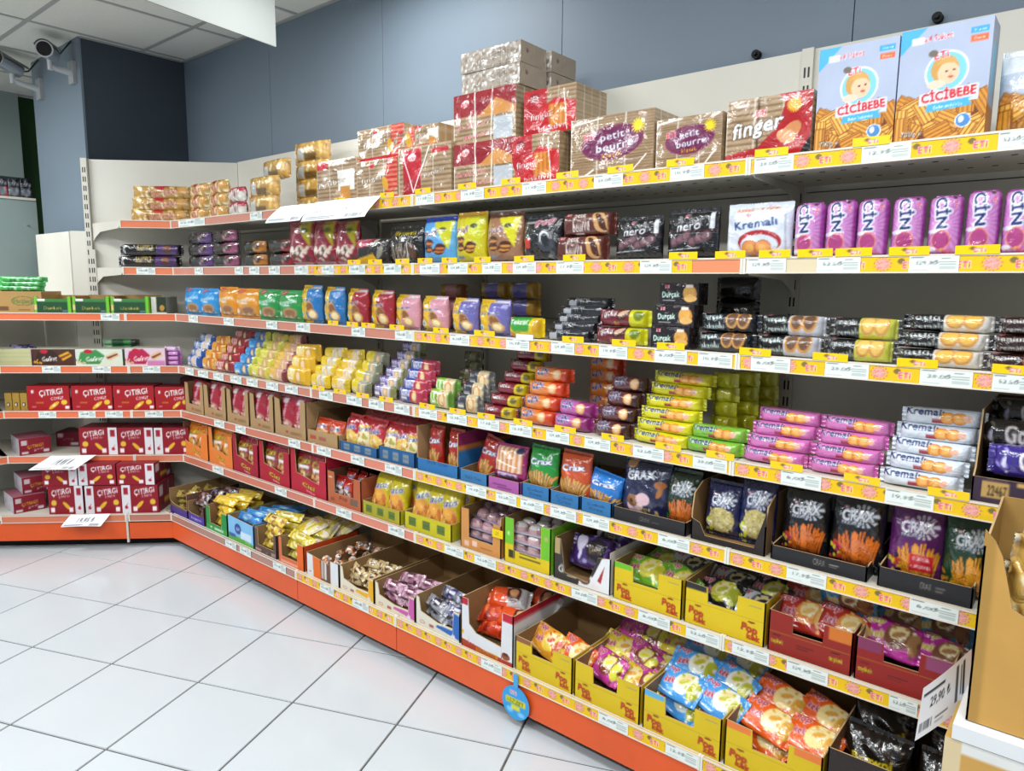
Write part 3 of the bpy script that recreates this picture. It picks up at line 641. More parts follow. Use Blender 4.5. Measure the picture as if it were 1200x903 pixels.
def p_finger(c):
    c.rect(0, 0, .45, 1, '#b01522').poly([(.3, .5), (.6, .75), (1, .62), (1, 0), (.3, 0)], '#c01a22').rect(.5, .15, .82, .62, '#d8862b').vstripes(12, '#a85f1c', .6, .5, .82, .15, .62); c.ell(.22, .82, 1.8, 1.3, '#7c1220').tx('Bifa', .22, .8, 1.5, '#f0e5e3', 8)
    c.tx('finger', .36, .42, 1.9, '#f6f1ef', 3, '#8a1018', .04, wfit=.45); c.tx('bisküvi', .55, .14, 1.7, '#f6f1ef', 3, '#8a1018', .04, wfit=.5); c.line(.84, .05, .78, .9, .35, '#f7f3ea')
for nm, q, lv, pt, ds in (('a', (2.075, 2.354, 0.158), 0, p_bifa, 'clear film pack of biscuits with dark red top band, directly on the shelf'), ('b', (2.054, 2.336, 0.326), 1, p_bifa, 'clear film pack of biscuits with dark red top band, raised under brown wrapped blocks'),
                      ('c', (2.332, 2.528, 0.154), 0, p_finger, 'red film pack of finger biscuits on the shelf, lower of two'), ('d', (2.370, 2.573, 0.291), 1, p_finger, 'red film pack of finger biscuits set back on top of the lower one')):
    if lv == 0: hA = q[2]
    t_ = film_pack(w_(q), (q[2] if lv == 0 else q[2] - hA) * 100, pt, D=17); put('biscuit_pack', t_, FR, c_(q), .03 if lv == 0 else .05, z1 + (0 if lv == 0 else hA + .001), ds, 'biscuits')
    if nm == 'b': zb = z1 + q[2]; xb_ = q
q = (2.083, 2.343, 0.463); hb = (q[2] - (zb - z1)) / 2
cv = Cv(w_(q), hb * 100 - .2, '#a3978a', 3); cv.speck(0, 0, 1, 1, ['#c9c2ba', '#8a7a6c', '#b0a498', '#e6e2dc'], .7, 130).vstripes(3, '#6d5a4c', .6, duty=.03)  # pale specks put the glare on the film into the colour
sd = Cv(14, hb * 100 - .2, '#ad9a85', 2); sd.rect(.0, 0, .03, 1, '#8d7560').ell(.25, .6, .7, .6, '#7a5a55').rect(.5, 0, .52, 1, '#b8a38a')
blk = cbox(cv, 14, sd, top='#b8aa98', mat='film', puff=.3); blk2 = cbox(Cv(9, hb * 100 - .2, '#b09a85', 2), 14, sd, top='#b8aa98', mat='film', puff=.3)
for l in range(2):
    put('wrapped_block', blk, FR, c_(q), .06, zb + .002 + l * hb, 'brown film-wrapped biscuit block, %s front block of the highest pile' % ('upper' if l else 'lower'), 'biscuits', rz=rj.uniform(-2, 2))
    put('wrapped_block', blk, FR, c_(q) + .01, .215, zb + .002 + l * hb, 'brown film-wrapped biscuit block, %s rear block behind the highest pile' % ('upper' if l else 'lower'), 'biscuits', rz=rj.uniform(-2, 2))
q = (2.491, 2.653, 0.182)
for i in range(3): put('biscuit_pack', film_pack(7, 17, p_finger, 8, 2), FR, q[0] + .035 + .085 * i, .2, z1 + .0, 'red and orange film pack standing behind the purple-oval packs, %s' % lrw(i, 3), 'biscuits')
# packs left of those
def p_ulk(c):
    c.rect(0, 0, 1, .12, '#b5202c').poly([(.7, 0), (1, .3), (1, 1), (.75, 1)], '#bb2a1e').hstripes(9, '#e6bb9a', .5, .75, 1); c.tx('finger', .4, .55, 1.9, '#f5f0e8', 6, '#6b4c34', .05, wfit=.55); c.ell(.4, .85, 1.4, .8, '#c81f30').ell(.72, .4, 1.5, 2.6, '#d8a12e', 20)
def p_ulk2(c):
    c.rect(0, .8, .3, 1, '#c22c30').rect(.55, .3, .95, .75, '#e8e4de').rect(.6, 0, .85, .4, '#c98a3a').rect(0, 0, 1, .08, '#b5202c'); c.tx('Petibör', .4, .5, 1.8, '#f7f4ef', 6, '#7d6650', .05, wfit=.7)
def p_torku(c):
    c.rect(.1, .3, .45, .95, '#b8182a').rect(.1, .02, .45, .35, '#9c1524').ell(.28, .78, 2.2, 1.3, '#e9e5e5').tx('orku', .28, .77, 1.5, '#c01c30', 5); c.line(.08, .95, .3, .1, .5, '#f5f2ee').line(.3, .1, .6, .95, .5, '#f5f2ee').tx('Petibör', .7, .45, 1.4, '#efeae2', 12, '#75604c', .05, wfit=.4).rect(.65, .82, .95, .9, '#b8182a')  # white crossing strokes are glints painted into the print
for q, pt, ds in (((1.269, 1.533, 0.180), p_ulk2, 'clear pale biscuit pack with white lettering beside the gold packs'), ((1.533, 1.778, 0.154), p_ulk, 'clear biscuit pack with red stripes at its right, lower of two'), ((1.783, 2.062, 0.178), p_torku, 'clear biscuit pack with a red panel and painted white crossing glints')):
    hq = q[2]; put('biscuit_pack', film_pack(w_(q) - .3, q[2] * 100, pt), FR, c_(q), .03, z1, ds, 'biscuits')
    if pt is p_ulk: hh = hq; qq = q
    if pt is p_torku: HT = hq + .001
q = (1.518, 1.794, 0.277); put('biscuit_pack', film_pack(w_(q) - .3, (q[2] - hh) * 100, p_ulk), FR, c_(q), .05, z1 + hh + .001, 'clear biscuit pack with red stripes and yellow corner, upper of two', 'biscuits')
q = (1.747, 1.997, 0.261)
for i in range(2): put('biscuit_pack', film_pack(w_(q) / 2 - .3, 7.5, p_ulk2 if i else p_ulk, 14, 2), FR, q[0] + .045 + i * w_(q) / 200, .05, z1 + HT, 'short orange and white biscuit pack on top of the red-panel pack, %s' % lrw(i, 2), 'biscuits')
# gold packs
def gold(w, h, red=True, res=1.9, seed=0):
    cv = Cv(w, h, '#b98f45', res); cv.speck(0, 0, 1, 1, ['#efe0b0', '#8a6526', '#d8b66a', '#f7edcf'], 1.1, 40, seed)
    if red: cv.poly([(.3, 1), (.55, 1), (.5, .5), (.38, .55)], '#b5182a').tx('Hanımeller', .5, .4, h * .25, '#f2e6d0', 6, '#9c1a24', .05, wfit=.4).ell(.78, .5, 2.2, 1, '#d39a50')
    else: cv.rect(.2, .2, .36, .5, '#dfe2e0').vstripes(60, '#444', .6, .21, .35, .22, .48).rect(.36, .15, .7, .4, '#6d5228')
    return bar(cv, 6, fin=1.6, k=4, wr=.28, seed=seed)
z1 = BZ(1)
g1 = gold(34, 6.8); g2 = gold(20, 6.8, seed=4)
for i in range(3): put('biscuit_pack', g1, FL, -.07 + .008 * i, .09, z1 + .062 * i, 'long gold and red biscuit pack, %s of the pile on the corner shelf' % lay(i, 3), 'biscuits', 'gold and red packs in the corner', rz=rj.uniform(-2, 2))
for k in range(2):
    for i in range(3): put('biscuit_pack', g2, FR, .135 + .2 * k + .01 * i, .09, z1 + .062 * i, 'gold biscuit pack with cookies, %s of the %s pile right of the corner' % (lay(i, 3), lrw(k, 2)), 'biscuits', 'gold packs right of the corner', rz=rj.uniform(-4, 4))
r1 = Cv(18, 7.5, '#c2bcb4', 2); r1.rect(0, .5, 1, 1, '#9c1630').speck(0, 0, 1, .6, ['#f4f2ee', '#7c2030', '#d6d2cc'], .9, 30); r1 = bar(r1, 6, fin=1.4, k=4, wr=.3, seed=8)
for i in range(2): put('biscuit_pack', r1, FR, .525, .09, z1 + .07 * i, 'crumpled silver pack with crimson top, %s one beside the gold packs' % ('upper' if i else 'lower'), 'biscuits', rz=-5)
g3 = gold(25, 9.4, False, seed=5)
for i in range(3): put('biscuit_pack', g3, FR, .745 + .01 * i, .10 + (.06 if i == 2 else 0), z1 + .084 * i, 'plain gold foil pack with a barcode, %s behind the first hanging paper' % lay(i, 3), 'biscuits', 'plain gold packs', rz=rj.uniform(-3, 3))
for i in range(4): put('biscuit_pack', g3, FR, .90, .27, z1 + .084 * i, 'plain gold foil pack of the highest gold pile at the back, %s' % lay(i, 4), 'biscuits', 'high gold packs', rz=6)
# big purple-oval packs, finger, blue cartons
def p_pb(c):
    c.ell(.52, .55, c.w * .37, c.h * .27, '#7a2050', 4).ell(.52, .55, c.w * .35, c.h * .245, '#6c1f4b', 4); c.tx('petit', .52, .66, c.h * .12, '#eae6ee', 5, '#3f1440', .04, b=.03, wfit=.3); c.tx('beurre', .55, .5, c.h * .13, '#eae6ee', 5, '#3f1440', .04, b=.03, wfit=.46)
    c.tx('klasik', .52, .36, c.h * .08, '#e8c21c', 4, wfit=.24).tx('ETi', .24, .68, c.h * .11, '#d4213c', 5, '#f6e6e6', .08, .03).burst(.82, .76, c.h * .1, '#e8cf23', 14, .4); c.line(.02, .9, .4, .96, .4, '#f4f1ea').line(.15, .02, .3, .14, .5, '#f4f1ea').line(.75, .05, .92, .3, .4, '#f4f1ea').line(.3, .2, .9, .26, .15, '#e9dcea')
for q, ds in (((2.570, 2.856, 0.174), 'large clear pack of biscuits with purple oval print'), ((2.861, 3.056, 0.136), 'smaller clear pack of biscuits with purple oval print')):
    put('biscuit_pack', film_pack(w_(q) - .4, q[2] * 100, p_pb, 15, 3.6, 22, base='#a08667'), FR, c_(q), .03, z1, ds, 'biscuits')
q = (3.065, 3.282, 0.155)
def p_ef(c):
    c.poly([(0, 0), (0, .13), (.4, .22), (.62, .5), (.7, .85), (.62, 1), (1, 1), (1, 0)], '#a91a20').poly([(.86, 0), (1, .35), (1, 0)], '#15110f').rect(.38, .2, .4, 1, '#4a3420'); c.ell(.78, .42, 2.6, 1.7, '#c98653', 40).ell(.72, .34, 2.4, 1.6, '#d69a68', -25).burst(.8, .8, 1.7, '#dba32c', 18, .2)
    c.tx('finger', .38, .55, 3.6, '#f2efe9', 8, '#3b2a22', .05, b=.04, sl=.2, wfit=.62).tx('ETi', .42, .74, 1.4, '#d4213c', 5, '#f6e6e6', .1, .03).tx('AMBALAJLI', .22, .08, .8, '#f2efe9', 3, wfit=.28).tx('1000g', .9, .05, .7, '#d8c34a', 3)
put('biscuit_pack', film_pack(w_(q) - .3, q[2] * 100, p_ef, 14, 4), FR, c_(q), .03, z1, 'clear and red pack of finger biscuits with white lettering', 'biscuits')
def p_cici(c, box=True):
    rg = random.Random(4); c.poly([(0, .78), (0, 1), (.3, 1)], '#4aa9e6')
    c.rect(0, 0, 1, .3, '#6b3212'); 
    for i in range(34):
        x, y = rg.uniform(0, 1), rg.uniform(-.02, .34 + .06 * abs(rg.uniform(-1, 1))); r_ = rg.choice([0, 25, -30, 60, 90, -60]); a = c.w * .15; b = c.w * .10
        cs, sn = math.cos(R(r_)), math.sin(R(r_))
        def pt(u, v): return (x + (u * cs - v * sn) / c.w, y + (u * sn + v * cs) / c.h)
        c.poly([pt(-a, -b), pt(a, -b), pt(a, b), pt(-a, b)], '#8a4a12'); c.poly([pt(-a * .93, -b * .9), pt(a * .93, -b * .9), pt(a * .93, b * .9), pt(-a * .93, b * .9)], rg.choice(['#dca042', '#eab654', '#d08f30']))
        for k in range(4): c.line(*pt(-a * .9, -b * .7 + b * .47 * k), *pt(a * .9, -b * .7 + b * .47 * k), .26, '#96561a')
    c.ell(.54, .6, c.w * .235, c.w * .245, '#f2f5f6').ell(.54, .6, c.w * .215, c.w * .225, '#7cc4e0')
    # plain child portrait: head, hair, simple features
    c.ell(.52, .62, c.w * .15, c.w * .165, '#c7964e', 10).ell(.56, .585, c.w * .115, c.w * .13, '#eebf9c', 8).poly([(.42, .66), (.5, .73), (.62, .71), (.66, .66), (.55, .67)], '#cf9f57').ell(.54, .6, .28, .2, '#3b2a22').ell(.62, .605, .28, .2, '#3b2a22').ell(.59, .55, .55, .22, '#b8433c').ell(.585, .575, .2, .25, '#dca488').ell(.44, .5, c.w * .1, c.w * .05, '#e9c9b4')
    c.poly([(.26, .33), (.9, .33), (.9, .47), (.26, .43)], '#c9cfdc'); c.tx('CİCİBEBE', .58, .405, c.h * .075, '#c2212c', 4, '#f3e4e6', .07, b=.06, wfit=.6)
    c.poly([(.34, .27), (.84, .29), (.8, .345), (.84, .36), (.36, .335)], '#48a7dd').tx('Bebe bisküvisi', .58, .31, .7, '#f1f6f8', 3, wfit=.3); c.tx('ETi', .47, .745, 1.5, '#d4213c', 4, '#f6e6e6', .08, .03).ell(.38, .765, .9, .7, '#6d655a')
    if box:
        c.tx('x4 Paket', .42, .9, 1.25, '#c2313c', 2, '#f3f3f5', .06, wfit=.32).rect(.13, .86, .27, .92, '#dbe3ea').rect(.76, .88, .95, .93, '#3fa0d6').tx('Vitamin', .86, .905, .5, '#eef6fa').rect(.77, .81, .95, .86, '#e0673c').tx('Demir', .86, .835, .5, '#fbeee8')
        c.tx('700g e', .2, .1, 1.1, '#f3efe8', 2, '#2a1a0c', .06).ell(.76, .17, 1.5, 1.5, '#e8eef2').ell(.76, .17, 1.3, 1.3, '#4b86c4').ell(.74, .18, .5, .7, '#e8eef2')
    return c
for q, ds in (((3.288, 3.462, 0.239), 'left tall pale blue biscuit carton with a child portrait'), ((3.462, 3.637, 0.243), 'right tall pale blue biscuit carton with a child portrait')):
    cv = p_cici(Cv(w_(q) - .3, q[2] * 100, '#a9b3c9', 4.6)); sd = Cv(9, q[2] * 100, '#aab4ca', 1.5); sd.rect(0, 0, 1, .3, '#b87a2c').rect(.3, .4, .7, .8, '#7cc4e0')
    put('biscuit_carton', cbox(cv, 9, sd, top='#b4bccf'), FR, c_(q), .03, z1, ds, 'biscuits', 'pale blue biscuit cartons')
q = (3.649, 3.749, 0.178); cv = Cv(21, q[2] * 100, '#b3bcc9', 4); p_cici(cv, False)
cv.rect(0, .72, 1, 1, '#d5d9de'); put('biscuit_bag', bag(cv, 9, seed=3), FR, q[0] + .105, .09, z1, 'silver blue biscuit pouch with ribbed biscuits, cut by the right edge', 'biscuits')
# hanging papers on the top shelf
def sheet(fr, x0, x1, z, drop, lab, txt, d=-.012, out=.05, skew=.03, cat='price sign'):
    cv = Cv((x1 - x0) * 100, drop * 100, '#e9ecee', 2.6); 
    for t, a, b, h_ in txt: cv.tx(t, a, b, h_, '#33373c', b=.03)
    cv.rect(.06, .2, .5, .24, '#6b7076').rect(.06, .12, .44, .15, '#8a8f94').vstripes(50, '#333', .8, .66, .92, .1, .3)
    m_ = MB(); U, V = np.meshgrid(np.linspace(0, 1, cv.nx), np.linspace(0, 1, cv.ny))
    def fn(i, j):
        u, v = i / (cv.nx - 1), 1 - j / (cv.ny - 1)
        return (x0 + (x1 - x0) * u - skew * v, d - out * math.sin(v * 1.5) - .004 * math.sin(u * 5 + 2 * v), z - drop * v * (1 - .15 * v))
    m_.grid(fn, cv.nx, cv.ny, cv.sample(U, V)); m_.grid(lambda i, j: tuple(Vector(fn(i, j)) + Vector((0, .0006, 0))), cv.nx, cv.ny, cv.sample(U, V) * 0 + .75, flip=True)
    tag(m_.build('price_sheet', M['paper'], None, fr.copy(), True), lab, cat)
s1_, s2_ = [(1.056, 1.285), (1.315, 1.729)]
sheet(FR, s1_[0], s1_[1] + .03, z1 + .01, .085, 'blank white paper hanging from the top rail, smaller, left one', [], skew=.04)
sheet(FR, s2_[0], s2_[1], z1 + .012, .095, 'wide white paper sheet hanging from the top rail over the red bags', [('15,95 TL', .2, .5, 1.0), ('15,95 TL', .62, .55, 1.0)], skew=.03)
s3_ = [(-0.694, -0.462)]; s4_ = [(-0.566, -0.363)]
sheet(FL, s3_[0][0], s3_[0][1], SZ[5] + .004, .055, 'white 19,95 price sheet hanging between the two levels of red cartons', [('19,95 ₺', .5, .6, 1.9)], d=-.02, out=.13, skew=.05)
sheet(FL, s4_[0][0], s4_[0][1], SZ[6] + .004, .06, 'white 19,95 price sheet hanging over the orange kick plate', [('19,95 ₺', .5, .6, 1.9)], d=BD - .012, out=.05, skew=.03)

# ---------------------------------------------------------------- S2
z2 = BZ(2)
cv = Cv(33, 6.4, '#16110f', 2.6); cv.tx('LUPPO', .42, .58, 2.2, '#e0c46a', b=.03, wfit=.24).rect(.6, .2, .92, .9, '#4a2a66').ell(.76, .5, 2.2, 1.3, '#5a2c1c').ell(.76, .55, 1.6, .6, '#8a5238').line(.28, .42, .55, .42, .15, '#cfc7bb').speck(0, 0, .14, 1, ['#cfcfcf', '#555', '#222'], .7, 26)
lup = bar(cv, 5.6, fin=1.3, k=6, split=True, seed=2)
for i in range(2): put('cake_roll_pack', lup, FL, -.15 + (.012 if i else 0), .075, z2 + .063 * i, 'long black roll pack with a purple panel, %s in the corner' % ('upper' if i else 'lower'), 'biscuits')
dk = []
for a, b_ in (('#a2577a', '#1a1416'), ('#c87f2a', '#171311'), ('#9c2634', '#161213'), ('#6b4a8a', '#151215')):
    cv = Cv(9.5, 4.6, b_, 2.4); cv.rect(.58, .2, .93, .75, a).ell(.74, .5, 1.2, .7, '#3a2018').line(.6, .3, .85, .7, .25, '#c9c0bc').speck(0, .2, .45, .9, ['#8f928a', '#4c4f4a', '#26241f'], .5, 10); dk.append(bar(cv, 5, fin=.7, k=6, seed=len(dk)))
n_ = 0
for q, cols_ in zip([(0.042, 0.276), (0.294, 0.542), (0.599, 0.800), (0.815, 1.054)], ((3, 3, 3), (0, 0, 0), (1, 1), (2, 2))):
    for i, k_ in enumerate(cols_):
        put('cake_pack', dk[k_], FR, (q[0] + q[1]) / 2 + .008, .07, z2 + .062 * i, 'dark %s roll pack, %s of its column near the corner' % (['pink-ended', 'orange-ended', 'red-ended', 'violet-ended'][k_], lay(i, len(cols_))), 'biscuits', 'dark roll packs by the corner', rz=rj.uniform(-3, 3), scale=(w_(q) / 9.2, 1.2, 1.36))
cv = Cv(12, 17, '#8c1530', 2.6); cv.poly([(.42, .95), (.92, .98), (.92, .4)], '#b3a71a').tx('Biskrem', .3, .62, 1.5, '#e9e3e6', 75).speck(.12, .16, .85, .42, ['#efe4d8', '#54301e', '#d9c9b2'], 1.2, 26).rect(.1, .06, .9, .09, '#d9b9c0').ell(.7, .78, 1.6, 1, '#5c6a2c')
bk = bag(cv, 6, seed=4)
for i, q in enumerate(((1.021, 1.198, 0.197), (1.204, 1.362, 0.189), (1.362, 1.511, 0.181))):
    put('biscuit_bag', bk, FR, c_(q), .06, z2, 'crimson biscuit pouch with a yellow corner flash, %s of three' % lrw(i, 3), 'biscuits', scale=(w_(q) / 12 * 1.03, 1, q[2] * 100 / 17))
q = (1.505, 1.716, 0.104); cv = Cv(w_(q), q[2] * 100, '#2b2422', 3); cv.poly([(0, .45), (0, 1), (.75, 1), (.5, .55)], '#b2344e').poly([(0, 0), (0, .25), (.6, .4), (.9, 0)], '#d6a81c').tx('Tutku', .3, .75, 1.6, '#f0dfe4', 6, wfit=.4).ell(.68, .7, 1.8, .8, '#b9b2a4', 30).ell(.78, .4, 2, 1, '#8f897d', 30)
put('biscuit_bag', bar(cv, 5, split=True, seed=7), FR, c_(q), .05, z2, 'crimson, grey and yellow biscuit pouch lying beside a dark gold-lettered bag', 'biscuits')
q = (1.706, 1.890, 0.145); cv = Cv(w_(q), q[2] * 100, '#1a1613', 3); cv.tx('Browni', .55, .8, 1.7, '#d8c01c', 0, wfit=.6).tx('GOLD', .55, .68, .9, '#e9e4da', wfit=.3).sticks(.4, .1, .5, .5, 7, '#7c6553', '#d9cfc2', .5, .5).ell(.75, .35, 1.8, 3, '#5a3c2c', 20).line(.66, .1, .64, .6, .5, '#f1eee8')
bro = bag(cv, 6, seed=9); put('cake_bag', bro, FR, c_(q), .06, z2, 'black bag with yellow lettering left of the light blue bag', 'biscuits')
def p_pofu(base, top, flash, cake):
    c = Cv(13, 19, base, 3.4); c.rect(0, .88, 1, 1, top).poly([(.42, .88), (.95, .9), (.86, .3)], flash).tx('Puf', .35, .64, 2.2, '#5c2a3a', 12, '#eee6e6', .07, b=.04, wfit=.5)
    for a_, b_ in ((.3, .45), (.3, .32), (.6, .28), (.65, .35)): c.ell(a_, b_, 2, 1.5, '#4e2413').ell(a_, b_ - .02, 1.8, .5, cake)
    return c.ell(.7, .72, 1.3, .8, '#3f4a22').rect(.1, .1, .4, .15, '#7a8a9a')
for i, (q, cc, ds) in enumerate((((1.890, 2.059, 0.170), ('#5aa5de', '#2446b0', '#c9c81c', '#c9753a'), 'light blue marshmallow pouch with green flash and dark blue top'), ((2.059, 2.203, 0.179), ('#cfc31e', '#d9a81a', '#c5c91e', '#d99a3a'), 'yellow-green marshmallow pouch between blue and tan ones'), ((2.207, 2.365, 0.170), ('#9c7052', '#6a3c2a', '#d5cf1c', '#c98a3a'), 'tan marshmallow pouch with a bright yellow flash'))):
    put('marshmallow_bag', bag(p_pofu(*cc), 8, seed=20 + i), FR, c_(q), .07, z2, ds, 'snack', scale=(w_(q) / 13 * .98, 1, q[2] * 100 / 19))
q = (2.369, 2.525, 0.153); cv = Cv(w_(q), q[2] * 100, '#1b1b1f', 3.6); cv.tx('Pop', .62, .84, 2.2, '#b8305c', 14, '#eae6e6', .07, wfit=.45).ell(.7, .45, 3, 3.4, '#3c3f46').ell(.66, .5, 1.8, 2.4, '#d3d6da', 20).ell(.68, .46, 1.5, 2.2, '#23262b', 20).rect(.1, .3, .3, .5, '#c43a2c').rect(.12, .8, .4, .85, '#9a9ca2').speck(.1, 0, .9, .3, ['#4c5058', '#8e949c'], .8, 12)
put('snack_bag', bag(cv, 8, seed=31), FR, c_(q), .07, z2, 'black and silver pouch with pink lettering between tan pouch and brown packs', 'snack')
cv = Cv(20, 7, '#5c2c24', 4); cv.tx('petit', .42, .66, 1.6, '#ece2dc', 2, '#3a1a14', .04, b=.03, wfit=.22).tx('beurre', .45, .4, 1.6, '#ece2dc', 2, '#3a1a14', .04, b=.03, wfit=.32).ell(.78, .5, 3, 1.7, '#c99a62', -35).ell(.8, .48, 2.4, .7, '#4a2417', -35).tx('ETi', .2, .7, 1, '#d4213c', 0, '#f6e6e6', .1, .03).line(.02, .9, .98, .92, .2, '#a98070').rect(.34, .12, .5, .2, '#d8c9c0')
pbk = bar(cv, 7, fin=.9, k=8, e=3.2, split=True, seed=3)
qa, qb = (2.508, 2.701, 0.078), (2.525, 2.719, 0.148)
put('biscuit_pack', pbk, FR, c_(qa), .06, z2, 'brown cocoa biscuit pack, lower of two', 'biscuits', scale=(w_(qa) / 20, 1, qa[2] / .07)); put('biscuit_pack', pbk, FR, c_(qb), .07, z2 + qa[2], 'brown cocoa biscuit pack, upper of two', 'biscuits', scale=(w_(qb) / 20, 1, (qb[2] - qa[2]) / .07))
def p_nero():
    c = Cv(19, 15, '#121316', 4.4)
    for i in range(5):
        for j in range(2): c.poly([(.1 + .2 * i, .7 + .16 * j), (.2 + .2 * i, .78 + .16 * j), (.1 + .2 * i, .86 + .16 * j), (.0 + .2 * i, .78 + .16 * j)], '#2a2b2f')
    c.rect(0, .56, 1, .575, '#6a1626').tx('nero', .48, .66, 2.6, '#e9e9ee', 4, b=.02, sl=.25, wfit=.46).tx('ETi', .46, .84, .9, '#c23a50', 4, '#d8c8cc', .08)
    for i in range(6): c.ell(.2 + .12 * i, .36 + .05 * (i % 3), 1.9, 1.4, '#5a3c44', 20).ell(.2 + .12 * i, .37 + .05 * (i % 3), 1.3, .8, '#7c5a62', 20)
    return c.line(.05, .2, .7, .24, .25, '#c9c9d0').rect(.86, .6, .93, .9, '#c9ccd2').line(.02, .5, .98, .52, .12, '#777').tx('3', .83, .48, 1.1, '#e0e0e4')
ner = bag(p_nero(), 6, seed=12, k=6, wr=.16)
for i, q in enumerate(((2.728, 2.882, 0.128), (2.898, 3.050, 0.140))): put('biscuit_bag', ner, FR, c_(q), .06, z2, 'black multipack pouch with white script and dark cookies, %s of two' % lrw(i, 2), 'biscuits', 'black multipack pouches', scale=(w_(q) / 19, 1, q[2] / .15))
q = (3.073, 3.244, 0.143); cv = Cv(w_(q), q[2] * 100, '#d3dbe6', 4.6); cv.tx('Ambalajlı 4 Paket', .5, .88, .95, '#d5642c', 3, wfit=.66, b=.03).tx('Kremalı', .48, .63, 2.1, '#1c3a7a', 6, b=.045, wfit=.66).eti(.4, .76, .8)
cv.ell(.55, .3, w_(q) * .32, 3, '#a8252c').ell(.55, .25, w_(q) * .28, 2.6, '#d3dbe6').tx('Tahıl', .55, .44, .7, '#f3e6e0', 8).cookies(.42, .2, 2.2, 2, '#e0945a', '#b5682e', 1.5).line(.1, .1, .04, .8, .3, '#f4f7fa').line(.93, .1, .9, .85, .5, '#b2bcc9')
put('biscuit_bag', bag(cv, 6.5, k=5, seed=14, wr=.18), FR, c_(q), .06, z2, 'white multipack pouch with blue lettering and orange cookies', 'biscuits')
cv = Cv(8.4, 14, '#cb8cc6', 4.8); cv.rays(.45, .5, 26, '#a04a9e', .35).put((abs(cv.X - .5) > .42).astype(float) * .55, '#86207f').rect(0, 0, 1, .06, '#7c1c78').rect(0, .96, 1, 1, '#8a2a86')
cv.tx('CİN', .44, .70, 2.7, '#1b2a66', -85, '#eef0f6', .12, b=.05).tx('ETi', .82, .82, .7, '#d4213c', -85, '#f0e0e8', .1, .03).ell(.78, .94, .5, .4, '#4a3a2c').ell(.46, .26, 2.3, 2.3, '#e58a6a').ell(.46, .26, 2.0, 2.0, '#a8407c').ell(.2, .4, 1.3, .45, '#dfe2ee').ell(.2, .12, 1.3, .5, '#e6e9f2').speck(.5, .02, .8, .12, ['#e04a6a', '#d9a03a'], .5, 6)
cin = flow(cv, 7.6, 'v', e=2.1, k=11, fin=.3, mat='foil', wr=.08, finh=.72, split=True, zig=.1, name='tube', seed=3)
cq = ((3.253, 3.324, 0.135), (3.326, 3.395, 0.136), (3.397, 3.464, 0.135), (3.471, 3.538, 0.134), (3.545, 3.611, 0.132), (3.616, 3.679, 0.138), (3.683, 3.742, 0.136))
for i, q in enumerate(cq): put('biscuit_tube', cin, FR, c_(q), .055, z2, 'shiny purple biscuit tube standing upright, %s' % lrw(i, 7), 'biscuits', 'purple upright tubes', rz=rj.uniform(-5, 5), scale=(w_(q) / 8.4, 1, q[2] / .14))

# ---------------------------------------------------------------- S3
z3 = BZ(3)
def p_krem(base, w=11, h=14, name='Kremini', res=2.4):
    c = Cv(w, h, base, res); c.ell(.26, .9, 1.5, .9, '#b81f2e').tx('Ülker', .26, .9, .8, '#f0e4e4', wfit=.2).tx(name, .5, .62, 1.8, '#e8eef2', 12, b=.04, wfit=.7).ell(.6, .28, 3, 2.2, '#b98a5e').ell(.62, .28, 2.2, 1.5, '#8f6440').ell(.2, .25, .7, 1.1, '#e8eef2').speck(.3, .08, .9, .2, ['#efe0c8', '#7a4a2a'], .6, 8)
    return c.rect(.35, .48, .62, .53, '#dfe8ee')
for base, qs, cn in (('#2a8fd0', ((0.000, 0.182, 0.142), (0.173, 0.354, 0.140)), 'bright blue'), ('#dd8f1e', ((0.362, 0.548, 0.150), (0.540, 0.746, 0.144)), 'orange'), ('#2a9245', ((0.746, 0.915, 0.142), (0.922, 1.094, 0.140)), 'green')):
    t_ = bag(p_krem(base), 6, seed=len(base) + ord(base[1]), k=3.5)
    for i, q in enumerate(qs): put('biscuit_bag', t_, FR, c_(q), .06, z3, '%s biscuit pouch on the third shelf near the corner, %s of two' % (cn, lrw(i, 2)), 'biscuits', scale=(w_(q) / 11, 1, q[2] / .14), rz=rj.uniform(-3, 3))
def p_burc(right, lab, pic='#c99a5a'):
    c = Cv(13.5, 18, '#e0b51e', 3); c.rect(.46, .0, 1, 1, right).tx('Tam', .22, .82, 2, '#8a7a14', 4, b=.03).tx(lab, .42, .62, 1.6, '#2d3a6a', 5, '#f4ecd8', .05, b=.02, wfit=.75).ell(.62, .42, 2.3, 3, pic, 20).ell(.64, .42, 1.8, 2.4, '#8a5a30', 20).ell(.74, .24, 2.2, 2.6, pic, 20).ell(.74, .24, 1.5, 1.8, '#f0dca8', 20)
    return c.ell(.2, .22, 1.4, 1.4, '#e8eef0').ell(.2, .22, 1, 1, '#5aa0c4').rect(.5, .9, .95, .95, '#e8e2e2')
for right, lab, qs, cn in (('#2273b8', 'Yulaflı', ((1.087, 1.242, 0.164), (1.255, 1.405, 0.158)), 'yellow and blue'), ('#9c2030', 'Burçak', ((1.417, 1.558, 0.153), (1.574, 1.716, 0.148)), 'yellow and dark red'), ('#d193a4', 'Çikolatam', ((1.721, 1.868, 0.133), (1.878, 2.014, 0.130)), 'yellow and pink'), ('#6a66ac', 'Çikolatam', ((2.036, 2.167, 0.126), (2.171, 2.313, 0.123)), 'yellow and violet')):
    t_ = bag(p_burc(right, lab), 7.5, seed=ord(right[2]) + ord(right[4]), k=4)
    for i, q in enumerate(qs): put('biscuit_bag', t_, FR, c_(q), .07, z3, '%s biscuit pouch standing on the third shelf, %s of two' % (cn, lrw(i, 2)), 'biscuits', scale=(w_(q) / 13.5, 1, q[2] / .18), rz=-6 + rj.uniform(-3, 3))
